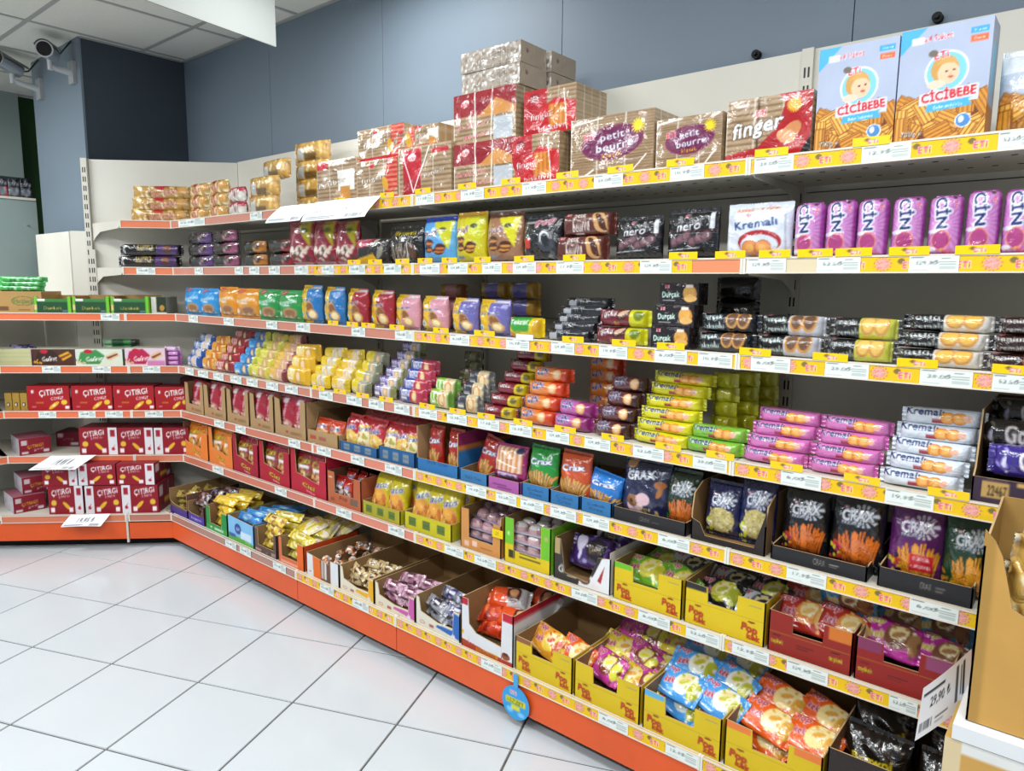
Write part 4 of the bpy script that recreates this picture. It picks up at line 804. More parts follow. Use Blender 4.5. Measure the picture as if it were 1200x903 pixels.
cv = Cv(15, 6, '#6a66ac', 2.4); cv.rect(0, 0, .3, 1, '#a58a22').rect(.7, 0, 1, 1, '#b0862a').line(.35, .7, .65, .75, .5, '#dcdcf0'); vb = bar(cv, 6, fin=1.4, seed=6, split=True)
cv = Cv(15, 6, '#c98a92', 2.4); cv.rect(0, 0, .35, 1, '#b59422').rect(.75, 0, 1, 1, '#8f5a2a'); pbv = bar(cv, 6, fin=1.4, seed=6, split=True)
for i in range(3): put('biscuit_pack', pbv, FR, [(1.758, 2.038)][0][0] + .10, .25, z3 + .058 * i, 'pink and gold pack lying behind the yellow and pink pouches, %s' % lay(i, 3), 'biscuits')
for i in range(3):
    put('biscuit_pack', vb, FR, [(2.206, 2.379)][0][0] + .02 , .24, z3 + .0 + .062 * i, 'violet pack with gold ends lying behind violet pouches, %s' % lay(i, 3), 'biscuits', 'violet packs lying behind', rz=rj.uniform(-4, 4))
for i in range(3): put('biscuit_pack', vb, FR, [(2.060, 2.226)][0][0] + .03, .24, z3 + .062 * i, 'violet pack with gold ends lying behind the left violet pouch, %s' % lay(i, 3), 'biscuits')
q = (2.317, 2.462, 0.068); cv = Cv(w_(q), q[2] * 100, '#dfc01c', 3.4); cv.poly([(.08, .5), (.2, .95), (.75, .85), (.7, .35), (.3, .3)], '#3f9a3a').tx('Tekrar', .42, .6, 1.3, '#f4f4ee', 3, b=.04, wfit=.55).ell(.2, .2, 1.5, .8, '#c98a2a').ell(.85, .5, 1, 1.6, '#d6a22a')
put('biscuit_pack', bar(cv, 7, seed=8, split=True), FR, c_(q), .06, z3, 'bright yellow biscuit pack with a green label above a white tag', 'biscuits')
cv = Cv(18, 3.6, '#17181c', 3.8); cv.tx('nero', .42, .66, 1.3, '#cfd1d6', 0, b=.01, sl=.3, wfit=.3).rect(.1, .12, .3, .5, '#a9adb4').line(.32, .3, .95, .3, .1, '#5a5c62').rect(.6, .4, .9, .9, '#2b2c32')
nb = bar(cv, 5, seed=3, e=3, split=True); q = (2.476, 2.660, 0.141)
stack(nb, FR, q[0] + .095, .055, z3, 5, q[2] / 5.6, 'slim black pack with white script,', 'in the third shelf stack', 'slim black packs', step=.014, xstep=.008)
cv = Cv(17.5, 5.2, '#6c1826', 4); cv.tx('Tutku', .25, .62, 1.7, '#f0e6e6', 5, '#2c0a10', .05, b=.03, sl=.2, wfit=.34).ell(.55, .6, 2.4, 1, '#3c1c14', 20).ell(.54, .62, 1.8, .6, '#c9a58a', 20).rect(.66, 0, 1, 1, '#c9c51c').ell(.82, .55, 1.5, .9, '#6a7c14').tx('Bol', .42, .25, .9, '#e0a81c', 0, b=.03)
tutb = bar(cv, 6, seed=5, split=True); q = (2.679, 2.844, 0.109)
stack(tutb, FR, c_(q), .05, z3, 2, q[2] / 2.05, 'maroon pack with a yellow right end,', 'of two beside the slim black stack', 'maroon and yellow packs', step=.006, xstep=.004)
cv = Cv(15, 6, '#1f171b', 4.4); cv.tx('Durçak', .3, .48, 1.5, '#e8ece8', 2, '#1c6a4c', .06, b=.04, wfit=.46).ell(.78, .5, 2.6, 2.2, '#c98a3c').ell(.76, .58, 2.1, 1.6, '#dfa852').ell(.8, .3, 2.4, .9, '#e3b468').rect(.68, .78, .86, .9, '#e9dccb').tx('ETi', .2, .82, .8, '#d4213c', 0, '#f6e6e6', .1, .03).rect(.1, .18, .42, .22, '#9a9aa0')
dur = cbox(cv, 6, Cv(6, 6, '#201418', 1), top='#241a1e', mat='foil', puff=.25); q = (2.869, 2.988, 0.185)
for i in range(3): put('cracker_pack', dur, FR, c_(q) + .006 * i, .03 + .01 * i, z3 + q[2] / 3 * i, 'dark cracker pack with a yellow biscuit picture, %s of the tall stack' % lay(i, 3), 'biscuits', 'dark cracker packs stacked', scale=(w_(q) / 15, 1, q[2] / .18 * .985))
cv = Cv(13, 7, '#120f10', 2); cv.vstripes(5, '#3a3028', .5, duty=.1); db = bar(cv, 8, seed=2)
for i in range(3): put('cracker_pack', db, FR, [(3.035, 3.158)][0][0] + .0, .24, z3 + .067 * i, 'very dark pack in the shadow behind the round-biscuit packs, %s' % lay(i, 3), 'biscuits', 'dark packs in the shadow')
def p_sand(base, right, a, b, rc='#e9dcc8', tx='#5c8a86'):
    c = Cv(18, 5.6, base, 4.4); c.rect(.46, .0, .94, 1, right); c.tx(a, .24, .62, 1.1, '#dfe6e2', 2, tx, .03, b=.02, wfit=.36).tx(b, .26, .34, 1.0, '#dfe6e2', 2, tx, .03, b=.02, wfit=.38)
    for x in (.58, .76): c.ell(x, .58, 1.9, 1.7, '#c98f48', 20).ell(x, .6, 1.5, 1.3, '#6b4c38' if rc is None else rc, 20)
    return c.tx('ETi', .14, .86, .6, '#d4213c', 0, '#f6e6e6', .1, .03)
for cvx, q, n_, ds, g_ in ((p_sand('#15171c', '#181a20', 'Burçak', 'Kakaolu', None), (3.001, 3.170, 0.102), 2, 'black sandwich biscuit pack with round biscuits,', 'black sandwich packs'),
                       (p_sand('#1b1716', '#bfc0c8', 'Burçak', 'Kremalı', None), (3.170, 3.340, 0.106), 2, 'black and silver sandwich biscuit pack,', 'black and silver packs'),
                       (p_sand('#1c1c1e', '#c3c54a', 'Limonlu', 'Kremalı', '#e0b860', '#1c1c1e'), (3.342, 3.501, 0.087), 2, 'black and lime lemon biscuit pack,', 'black and lime packs'),
                       (p_sand('#151417', '#d8d4cc', 'Sütlü', 'Kremalı', '#e0b050', '#151417'), (3.495, 3.681, 0.123), 3, 'black and cream milk biscuit pack,', 'black and cream packs'),
                       (p_sand('#2c1412', '#c24a1c', 'Benim', 'Kremam', '#e88a4a', '#2c1412'), (3.674, 3.831, 0.123), 3, 'dark maroon and orange biscuit pack,', 'maroon and orange packs')):
    t_ = bar(cvx, 6, seed=len(g_), split=True, fin=1.3); hs = q[2] / (n_ + .15) if n_ > 2 else .052
    for i in range(n_): put('biscuit_pack', t_, FR, c_(q) + .006 * i, .055 + .012 * i, z3 + hs * i, '%s %s of its stack' % (ds, lay(i, n_)), 'biscuits', g_, rz=rj.uniform(-2, 2), scale=(w_(q) / 18, 1, hs / .056 * 1.0))

# ---------------------------------------------------------------- S4: stacks of roll packs
z4 = BZ(4)
def roll(w, h, cols, txt='', tc='#ffffff', oc=None, res=2.4, T=None, pic='#c97f3c', seed=0, fin=.8, end=None, ps=1, two=True):
    c = Cv(w, h * 1.5, cols[0], res)
    if len(cols) > 1: c.rect(.5, 0, .85, 1, cols[1])
    if len(cols) > 2: c.rect(.85, 0, 1, 1, cols[2])
    if two: c.ell(.66, .42, h * .42 * ps, h * .4 * ps, pic).ell(.66, .42, h * .25, h * .22, '#ead2a2')
    if txt: c.tx(txt, .3, .58, h * .42, tc, 0, oc, .06, b=.04, wfit=.42)
    c.ell(.1, .75, h * .22, h * .13, '#c22a34').rect(.2, .3, .42, .4, '#f0ece4').rect(.05, .2, .3, .27, cols[-1]).speck(.0, .1, 1, .9, ['#ffffff', cols[-1], '#6a3a24', '#e8d8b0'], .32, 16, seed)
    return bar(c, T or h * 1.15, seed=seed, fin=fin, fincol=end)
specs = [((0.007, 0.180, 0.102), ('#1f4fa0', '#c9ccd6'), 4, 'blue and white', 'Biskot'), ((0.180, 0.335, 0.130), ('#d99a26', '#c4701c'), 4, 'orange', ''), ((0.335, 0.524, 0.167), ('#a81f2c', '#7c1420'), 5, 'red', 'Krispi'), ((0.524, 0.677, 0.177), ('#2a8ed0', '#3a6aa8', '#c9cc3a'), 5, 'sky blue', ''),
         ((0.677, 0.830, 0.177), ('#d4cf4a', '#c9a86a'), 5, 'pale green and yellow', ''), ((0.823, 0.989, 0.170), ('#e0b54a', '#d6a892', '#7a2a30'), 5, 'peach and brown', ''), ((0.996, 1.158, 0.146), ('#e6b61c', '#d9a818'), 3, 'large golden yellow', 'halley'),
         ((1.164, 1.322, 0.146), ('#e3c21c', '#d9d2c0'), 4, 'yellow and white', ''), ((1.322, 1.447, 0.156), ('#e6bb2a', '#e4d2b8', '#d8c02a'), 4, 'yellow and cream', ''), ((1.453, 1.598, 0.134), ('#e0c51c', '#a8a898', '#7a7a60'), 4, 'yellow and grey', '')]
for k, (q, cols_, n_, cn, tx_) in enumerate(specs):
    hs = .042 if k != 6 else .055; W = w_(q) * 1.0
    t_ = roll(max(W, 6), hs * 100, cols_, tx_, '#f2eedd', None, 2.2, seed=k, fin=.7, ps=.7)
    for i in range(n_): put('roll_pack', t_, FR, c_(q) + .006 * i, .045 + .024 * i, z4 + hs * .9 * i, 'small %s roll pack, %s of its column' % (cn, lay(i, n_)), 'biscuits', 'small roll packs on the fourth shelf', rz=rj.uniform(-7, 7), ry=rj.uniform(-4, 4))
sp2 = [((1.598, 1.735, 0.053), 11, 3.7, ('#4a3588', '#cfc9d2', '#8a8a5a'), 'Probis', '#e9e4f2', 6, 'purple and white', .024, .008), ((1.756, 1.912, 0.026), 12, 4.0, ('#24449a', '#b02a48', '#b02a48'), 'Tutku', '#f0e4ec', 4, 'blue and red', .016, .006),
       ((1.931, 2.057, 0.012), 11, 4.6, ('#7ab81e', '#d9c79c', '#5a8a2a'), 'ETi', '#eaf2dc', 2, 'lime green and cream', .02, .012), ((2.075, 2.201, -0.006), 11.5, 4.6, ('#3a3a44', '#c9b890', '#5a5a5c'), '', '#e0e0e0', 3, 'clear and grey', .018, .012)]
for q, W, hs, cols_, tx_, tc, n_, cn, stp, xs_ in sp2:
    t_ = roll(w_(q), hs, cols_, tx_, tc, None, 3, seed=n_, fin=1.0, ps=.8)
    for i in range(n_): put('roll_pack', t_, FR, c_(q) + xs_ * i, .05 + stp * i, z4 + hs / 100 * .9 * i, '%s roll pack, %s of its stack' % (cn, lay(i, n_)), 'biscuits', cn + ' roll packs', rz=rj.uniform(-3, 3))
khr = roll(9, 4, ('#5c5a3a', '#8a8460'), '', two=False, seed=1)
for i in range(5): put('roll_pack', khr, FR, [(1.955, 2.059)][0][0] + .03 * (i % 2), .20 + .03 * (i // 2), z4 + .034 * i, 'dim khaki pack end behind the purple stack, %s' % lay(i, 5), 'biscuits', 'khaki packs behind')
def p_tutku():
    c = Cv(13, 5.6, '#7a1a28', 3.6); return c.tx('Tutku', .32, .62, 1.6, '#efe4e4', 3, '#3a0a12', .05, b=.03, wfit=.42).rect(.66, .12, .92, .86, '#c9b51c').ell(.8, .5, 1, .8, '#6a5a14').line(.05, .3, .6, .3, .2, '#b0505a')
def p_cinr(base, side, tc='#1b2a66', pic='#e0a060'):
    c = Cv(14, 5.6, base, 3.6); return c.rect(.6, 0, .86, 1, side).tx('CİN', .32, .6, 1.7, tc, 2, '#e9e6ee', .07, b=.05, wfit=.3).ell(.68, .5, 1.5, 1.2, pic).ell(.68, .52, 1, .8, '#e8c8a0').rect(.86, 0, 1, 1, side)
def p_krm(base, end):
    c = Cv(20, 7, base, 4.4); c.tx('Kremalı', .29, .66, 2.2, '#1a2a5c', 0, '#ffffff' if base != '#d6dde6' else None, .03, b=.05, wfit=.46).rect(.38, .26, .52, .4, '#9c2030')
    return c.cookies(.56, .46, 1.7, 2, '#e8983a', '#b5661e', 1.6).ell(.79, .48, 1.0, .8, '#e6b09a').rect(0, 0, .06, 1, end).rect(.94, 0, 1, 1, end)
tut = bar(p_tutku(), 6.2, seed=2, split=True); cino = bar(p_cinr('#d97a2e', '#c8401a'), 6.2, seed=3, split=True); cinp = bar(p_cinr('#b55a9c', '#8a2a6c'), 6.2, seed=4, split=True); cinb = bar(p_cinr('#5a2a2c', '#3c1a1c', '#20204a'), 6.2, seed=5, split=True)
kry = bar(p_krm('#d4cc1e', '#c9c41a'), 6, seed=6, split=True); krg = bar(p_krm('#7cb53a', '#7cc22a'), 6, seed=7, split=True); krp = bar(p_krm('#cf74b4', '#c45ca4'), 6, seed=8, split=True); krw = bar(p_krm('#d6dde6', '#c9d2dc'), 6, seed=9, split=True)
def stk(tpl, q, W, n_, H0, ds, wh, grp, step, xs_, deep=0, h0=5.6):
    for i in range(n_): put('roll_pack', tpl, FR, c_(q) + xs_ * i, .05 + step * i, z4 + H0 * i, '%s, %s %s' % (ds, lay(i, n_), wh), 'biscuits', grp, rz=rj.uniform(-4, 4), ry=rj.uniform(-1, 1), scale=(w_(q) / W, 1, H0 * 100 / h0 * 1.06 * (.8 if W == 20 else 1)))
stk(tut, (2.209, 2.358, -0.029), 13, 6, .039, 'maroon roll pack with yellow panel', 'of the tall maroon stack', 'maroon roll packs', .022, .011)
stk(cino, (2.373, 2.531, -0.021), 14, 4, .046, 'orange roll pack', 'of the orange stack', 'orange roll packs', .016, .008)
stk(cinp, (2.517, 2.669, -0.015), 14, 2, .045, 'violet-pink roll pack', 'of two right of the orange stack', 'violet-pink roll packs', .012, .008)
stk(cinb, (2.675, 2.812, -0.019), 14, 4, .045, 'dark brown roll pack', 'of the brown stack', 'brown roll packs', .018, .008)
stk(kry, (2.812, 3.002, 0.006), 20, 6, .0345, 'yellow cream biscuit roll', 'of the tall yellow stack', 'yellow biscuit rolls', .014, .006)
stk(krg, (2.983, 3.154, 0.006), 20, 2, .037, 'green cream biscuit roll', 'of two right of the yellow stack', 'green biscuit rolls', .014, .008)
stk(krp, (3.150, 3.320, 0.033), 20, 4, .0345, 'pink cream biscuit roll', 'of the left pink stack', 'pink rolls in the left stack', .014, .008)
stk(krp, (3.323, 3.486, 0.039), 20, 4, .0345, 'pink cream biscuit roll', 'of the right pink stack', 'pink rolls in the right stack', .012, .006)
stk(krw, (3.490, 3.661, 0.028), 20, 5, .036, 'white cream biscuit roll', 'of the white stack', 'white biscuit rolls', .012, .007)
# back rows of the yellow and red stacks, end-on crimps showing
yb = [flow(Cv(8, 4.6, '#b5b020', 2), 5, 'h', k=5, fin=1.4, wr=.3, seed=s_) for s_ in (3, 5)]
for k in range(3):
    for i in range(5): put('roll_pack', yb[(i + k) % 2], FR, [(3.042, 3.079)][0][0] + .035 * k, .17 + .06 * k, z4 + .042 * i, 'crumpled yellow pack end behind the yellow stack, %s, %s row' % (lay(i, 5), ('front', 'middle', 'back')[k]), 'biscuits', 'yellow pack ends behind', rz=rj.uniform(-12, 12))
for i in range(5): put('roll_pack', cino, FR, [(2.577, 2.593)][0][0] + .03, .22, z4 + .043 * i, 'orange pack in the second row behind the orange stack, %s' % lay(i, 5), 'biscuits', 'orange packs behind')

# carton with purple pack at the right end of the fourth shelf
def carton(kind, q, fr, s, D, front, fprof, sprof, backh, label, side=None, inside='#8a6c48', d=.015, rz=0, cat='display box'):
    d = d + (BD if s == 7 else 0)
    return put(kind, tray(front, D, fprof, sprof, backh, side, inside), fr, c_(q), d, BZ(s), label, cat, rz=rz)
q = (3.680, 3.841, 0.173); W = w_(q)
cv = Cv(W, 5.6, '#3a2c3e', 4.6); cv.rect(.12, .22, .42, .82, '#b89558').tx('22467', .29, .5, 2.2, '#1c1410', 0, b=.03, wfit=.22).tx('HEDİYE', .28, .92, .7, '#8a6a4a', wfit=.24).rect(.5, .75, .62, .9, '#c9a05a')
sd = Cv(33, 20, '#3a2c3e', 1)
carton('display_carton', q, FR, 4, 32, cv, [(0, 5.4), (W, 5.4)], [(0, 5.4), (2, 7), (5, 19.5), (32, 20)], 20, 'dark purple display carton stamped 22467 at the right edge', sd, '#6d5238')
def p_gong(base, t):
    c = Cv(19, 7, base, 4.4); return c.tx(t, .5, .5, 2.2, '#efe9ea', 0, '#2a1c5a' if base[1] == '3' else '#3a2a1c', .05, b=.06, wfit=.4).vstripes(24, '#7a68c0' if base[1] == '3' else '#5a564e', .4, y0=.75).speck(0, 0, .2, 1, ['#9c8cd8' if base[1] == '3' else '#77705f', '#d8d4f0'], .5, 12)
gn, gd = bar(p_gong('#382a80', 'Gong'), 7, seed=5, split=True), bar(p_gong('#2c2622', 'Gong'), 7, seed=6, split=True)
put('snack_bag', gn, FR, c_(q) + .035, .06, z4 + .055, 'shiny purple bag with white lettering in the dark purple carton', 'snack')
put('snack_bag', gd, FR, c_(q) + .0, .12, z4 + .10, 'dark brown and silver bag behind the purple one', 'snack'); put('snack_bag', gd, FR, c_(q) + .02, .19, z4 + .14, 'dark brown bag at the back of the purple carton', 'snack')

# ---------------------------------------------------------------- S5: cartons with pouches
z5 = BZ(5)
def fill(tpls, fr, q, s, n, d, z, sc, ds, wh, kind='snack_bag', cat='snack', tilt=(-12, 0), rzr=6, dz=0, grp=None, ny=1, dy=.05, names=None, lift=.02):
    """n pouches standing in a carton q, ny rows deep"""
    x0, x1 = q[0] + .008, q[1] - .008
    for r_ in range(ny):
        for i in range(n):
            t_ = tpls[(i + r_) % len(tpls)]; row = '' if ny == 1 else ('front row ', 'back row ')[min(r_, 1)] if ny == 2 else ('front row ', 'middle row ', 'back row ')[r_]
            side_ = lrw(i, n); lab_ = ('%s, %s%s %s' % (ds, row, side_, wh)).replace('  ', ' ').replace(', in ', ' in ').replace(' ,', ',')
            put(kind, t_, fr, x0 + (x1 - x0) * (i + .5) / n + rj.uniform(-.003, .003), d + dy * r_ + (BD if s == 7 else 0), z + lift * r_ + dz, lab_, cat, grp, rz=rj.uniform(-rzr, rzr), rx=rj.uniform(*tilt), scale=sc)
def logo_front(W, H, base, res, logo, col, y=.2, n=1, hh=None, oc=None):
    c = Cv(W, H, base, res)
    for i in range(n): c.tx(logo, (i + .5) / n, y, hh or min(2, H * .2), col, 0, oc, .05, b=.03, wfit=.5 / n)
    return c
def p_redbag(res=2.4):
    c = Cv(9, 14, '#9c1a30', res); return c.tx('biskrem', .42, .62, 1.6, '#efe6ea', 80, b=.03).ell(.6, .25, 2.4, 1.8, '#b98070').speck(.1, .06, .9, .3, ['#e6d0c0', '#5c2a1c', '#d8b0a0'], .8, 14).rect(.25, .8, .6, .92, '#d9cdd4')
rb = bag(p_redbag(), 4, seed=4, k=3)
KR = '#a98a60'
for i, (q, n_) in enumerate((((0.009, 0.220, 0.160), 1), ((0.220, 0.452, 0.168), 2), ((0.460, 0.674, 0.169), 2), ((0.682, 0.895, 0.171), 2), ((0.902, 1.158, 0.173), 2))):
    W, H = w_(q) - .2, q[2] * 100; cv = Cv(W, H, KR, 2.4); cv.ell(.4, .13, 1.2, .6, '#a0463a').rect(.5, .08, .85, .16, '#8a6a4c')
    fp = [(0, H), (W * .16, H * .97), (W * .2, H * .28), (W * .8, H * .25), (W * .84, H), (W, H)]
    nm = ('first', 'second', 'third', 'fourth', 'fifth')[i]
    carton('display_carton', (q[0], q[1]), FR, 5, 30, cv, fp, [(0, H), (30, H)], H * .9, 'kraft display carton of red pouches, %s from the corner' % nm)
    fill([rb], FR, q, 5, n_, .04, z5 + .006, (w_(q) / n_ / 9 * .98, 1, H / 14 * 1.04), 'red biscuit pouch', 'in the %s kraft carton from the corner' % nm, 'biscuit_bag', 'biscuits', (-8, -3))
    if i in (2, 3, 4): put('biscuit_bag', rb, FR, c_(q), .12, z5 + .03, 'red pouch leaning behind in the %s kraft carton from the corner' % nm, 'biscuits', rx=-14, rz=8, scale=(w_(q) / 10, 1, H / 14))
q = (1.165, 1.391, 0.057); W = w_(q); H = q[2] * 100; cv = Cv(W, H, KR, 2.8); cv.rect(.1, .3, .3, .6, '#b0463a').rect(.38, .3, .62, .6, '#a05a48')
carton('display_carton', q, FR, 5, 30, cv, [(0, H), (W, H)], [(0, H), (4, H), (6, H + 7), (30, H + 8)], H + 8, 'low kraft tray of orange snack pouches right of the tall kraft cartons')
def p_snack(base, top, txt, food, w=13, h=15, res=2.8, tc='#2a3a7a', n=24, seed=1, oc='#f0eef2'):
    c = Cv(w, h, base, res); c.rect(0, .75, 1, 1, top).ell(.5, .32, w * .42, h * .26, food[0]); c.speck(.14, .12, .86, .5, food, 1.0, n, seed)
    return c.tx(txt, .5, .64, 2.0, tc, 8, oc, .07, b=.04, wfit=.7)
so = bag(p_snack('#c9501c', '#c23a18', 'Krik', ['#e8b070', '#d97a3a', '#f0d8b0'], 10, 12, 2.6), 6, seed=5); sr = bag(p_snack('#b81c28', '#a81824', 'Salük', ['#e8c060', '#dca050', '#f2e0b0']), 7, seed=6); sr2 = bag(p_snack('#d1a02a', '#b01c28', 'Krax', ['#efe0b0', '#c98a3a', '#a8b04a']), 7, seed=7)
fill([so, so], FR, q, 5, 2, .06, z5 + .005, (.95, 1, .85), 'orange foil snack pouch', 'in the low kraft tray')
for k, q in enumerate(((1.403, 1.651, 0.041), (1.662, 1.876, 0.058))):
    W = w_(q); H = q[2] * 100; cv = Cv(W, H, '#23598a', 3)
    for i in range(3): cv.rect(.12 + .28 * i, .2, .27 + .28 * i, .75, '#7a8a94').tx('krax', .195 + .28 * i, .5, 1, '#2a4a6c', b=.02, wfit=.12)
    sn = ('left', 'right')[k]
    carton('display_carton', q, FR, 5, 30, cv, [(0, H), (W, H)], [(0, H), (30, H + 2)], H + 3, '%s blue printed tray full of red snack pouches' % sn, inside='#6d5a44')
    fill([sr, sr2] if k == 0 else [sr2, sr], FR, q, 5, 3, .06, z5 + .005, (.82, 1, .98), 'red and yellow snack pouch', 'of the %s blue tray' % sn, ny=2, dy=.07, tilt=(-16, -4), rzr=14)
q = (1.890, 2.109, 0.048); W = w_(q); H = q[2] * 100; cv = Cv(W, 9, '#2c6ea8', 3.2); cv.tx('Stick Crax', .5, .45, 1.2, '#1a3a66', b=.02, wfit=.5)
Hs = (1.890, 2.109, 0.169)[2] * 100
sd = Cv(30, Hs, '#2c6ea8', 1.4); sd.rect(0, .7, 1, 1, '#8a2a58').rect(0, .6, 1, .7, '#c97a3a')
carton('display_carton', q, FR, 5, 30, cv, [(0, 4.6), (W, 4.6)], [(0, Hs), (30, Hs)], Hs, 'blue-fronted tall carton of stick cracker pouches with kraft inner wall', sd, '#a5825c')
def p_stick(base, w=9, h=17, txt='Crax', foods=('#dba95c', '#7d4315'), n=8, res=3.2, wd=.45, seed=1, top=None, y0=.06, hh=.46):
    c = Cv(w, h, base, res)
    if top: c.rect(0, .8, 1, 1, top)
    c.sticks(.5, y0, wd, hh, n, foods[0], foods[1], .5, .55, seed); return c.tx(txt, .5, .66, 2.1, '#e6e8f2', 8, '#3a3a66', .07, b=.05, wfit=.75)
ss = bag(p_stick('#a8281c'), 5, seed=4, k=3)
fill([ss], FR, q, 5, 2, .06, z5 + .005, (.8, 1, .98), 'red pretzel stick pouch', 'in the tall blue-fronted carton', tilt=(-6, -2))
q = (2.118, 2.252, 0.042); W = w_(q); cv = Cv(W, q[2] * 100, '#3a76a8', 3.2); cv.tx('Stick Crax', .5, .45, 1.1, '#1a3a66', b=.02, wfit=.6); H = q[2] * 100
carton('display_carton', q, FR, 5, 30, cv, [(0, H), (W, H)], [(0, H), (30, H + 2)], H + 2, 'narrow blue tray with one leaning red stick pouch')
put('snack_bag', ss, FR, c_(q) + .005, .07, z5 + .006, 'red pretzel stick pouch leaning right, alone in the narrow blue tray', 'snack', ry=14, rx=-8, scale=(1.0, 1, .95))
q = (2.256, 2.399, 0.040); W = w_(q); H = q[2] * 100; cv = Cv(W, H, '#a85aa0', 3.2); cv.rect(.15, .4, .6, .5, '#7a3a74').rect(.3, .2, .75, .3, '#7a3a74')
carton('display_carton', q, FR, 5, 30, cv, [(0, H), (W, H)], [(0, H), (4, H), (6, H + 5), (30, H + 6)], H + 6, 'mauve tray with a pouch of long pretzel sticks')
ch = (2.256, 2.399, 0.155)[2] * 100; c = Cv(12.5, 18, '#8c1a5a', 3.4); c.rect(.1, .25, .9, .93, '#e6c8b4').vstripes(7, '#b06a34', .9, .12, .88, .25, .93, duty=.55).vstripes(7, '#dba066', .9, .14, .9, .27, .93, duty=.3).rect(.2, .05, .8, .22, '#c9b8d2').tx('Çubuk', .5, .14, 1.5, '#5a2a6a', b=.03, wfit=.5).ell(.8, .86, 1.2, 1.6, '#2a2a5a').line(.2, .5, .75, .4, .5, '#f5efe8')
put('snack_bag', bag(c, 5, seed=8, k=4), FR, c_(q), .05, z5 + .03, 'magenta edged clear pouch of long pretzel sticks', 'snack', rx=-8, scale=(w_(q) / 12.5, 1, (ch - 3) / 18))
for k, (q, b_, nm, vt) in enumerate((((2.410, 2.526, 0.046), '#168a34', 'green', (2.410, 2.526, 0.171)[2]), ((2.529, 2.644, 0.043), '#c24a1c', 'orange', (2.543, 2.677, 0.174)[2]), ((2.651, 2.764, 0.045), '#1d74c4', 'bright blue', (2.631, 2.755, 0.127)[2]))):
    W = w_(q); H = q[2] * 100; cv = Cv(W, H, '#3272a8', 3.6); cv.tx('Çubuk', .5, .62, .9, '#1c3c66', b=.02, wfit=.6).tx('Crax', .5, .32, .9, '#1c3c66', b=.02, wfit=.45)
    carton('display_carton', q, FR, 5, 30, cv, [(0, H), (W, H)], [(0, H), (30, H + 2)], H + 3, 'small blue tray under the %s pretzel pouch' % nm)
    put('snack_bag', bag(p_stick(b_, 12, 17, n=13, wd=.7, seed=k, res=3.6, hh=.42), 6, seed=10 + k), FR, c_(q) + (.012 if k == 1 else 0), .055, z5 + .02, '%s pretzel stick pouch standing in its blue tray' % nm, 'snack', rx=-6, rz=-4, ry=(0, 0, 8)[k], scale=(w_(q) / 12 * 1.06, 1, (vt - .02) / .17))
BKC = '#26262a'
def p_krax(base, food, w=14, h=18, res=4.2, burst='#d6dae6', sticks=None, seed=1, extra=None):
    c = Cv(w, h, base, res)
    if sticks: c.sticks(.56, .03, .62, .5, 22, sticks[0], sticks[1], .25, .36, seed); c.sticks(.5, .0, .5, .42, 20, sticks[0], sticks[1], .3, .3, seed + 1)
    else: c.ell(.52, .32, w * .36, h * .22, food[0]); c.speck(.2, .12, .84, .5, food, .45, 150, seed)
    if extra: c.speck(.02, .0, .25, .3, extra, .8, 14, seed)
    c.burst(.62, .68, w * .2, burst, 12, .8, h * .1); return c.tx('CRAX', .52, .68, 2.4, '#e9ecf4', 6, base, .07, b=.07, wfit=.6).tx('PATLATAN', .44, .58, .8, '#e6e9f2', 4, '#4a4f66', .08, b=.02, wfit=.4).tx('ETi', .3, .76, .6, '#d4213c', 0, '#f6e6e6', .1)
q = (2.770, 3.011, 0.039); W = w_(q); H = q[2] * 100
cv = Cv(W, H, BKC, 3.6); cv.tx('CRAX', .45, .5, 1.2, '#77716a', 0, b=.0, wfit=.14).rect(.55, .4, .65, .44, '#77716a')
carton('display_carton', q, FR, 5, 30, cv, [(0, H), (W, H)], [(0, H), (22, H), (24, H + 10), (30, H + 11)], H + 10, 'black tray with a mushroom snack bag and an orange pretzel bag', inside='#5a4630')
mush = Cv(17, 19, '#1d2040', 4); mush.tx('CRAX', .45, .74, 2.6, '#dfe3f0', 8, '#14162c', .08, b=.07, wfit=.6).rays(.45, .74, 9, '#8a90b0', .2).ell(.2, .9, 2, 1.4, '#b98a5a').ell(.85, .62, 1.8, 1.2, '#b06a34').ell(.85, .5, .8, 2, '#a8682c', -20).ell(.38, .22, 3, 3.4, '#e3c0c8').ell(.32, .3, 2.2, 2, '#8f6440').ell(.32, .3, .8, .7, '#4a2c18').ell(.55, .35, 2.4, 2, '#d8b4bc').speck(.5, .03, .85, .22, ['#b9a26a', '#d8c68c'], .6, 30).speck(0, .3, .2, .7, ['#2c3058', '#e0e2ee'], .5, 6)
mq = (2.773, 2.924, 0.179)
put('snack_bag', bag(mush, 8, seed=14), FR, c_(mq), .07, z5 + .006, 'navy snack bag with mushroom picture in the black tray', 'snack', rx=-6, scale=(w_(mq) / 17 * 1.04, 1, mq[2] / .19))
mq = (2.913, 3.019, 0.167); put('snack_bag', bag(p_krax('#1f3320', None, sticks=('#d9752c', '#8a3a10'), extra=['#c23a2c', '#3a8a3a']), 7, seed=15), FR, c_(mq), .08, z5 + .006, 'dark green snack bag of orange pretzels beside the mushroom bag', 'snack', rx=-6, scale=(w_(mq) / 14, 1, mq[2] / .18))
q = (3.027, 3.238, -0.049); W = w_(q); cvb = Cv(W, 2.5, '#2b2422', 3)
sd = Cv(30, 16, '#7d6142', 1); Hs = 15
carton('display_carton', q, FR, 5, 31, cvb, [(0, 6), (W * .12, 5), (W * .2, 1.6), (W * .86, 1.6), (W * .9, 5), (W, 12)], [(0, 8), (1, 13), (6, 15.5), (31, 15)], 15, 'torn black and kraft carton with two navy snack bags', sd, '#8a6a46')
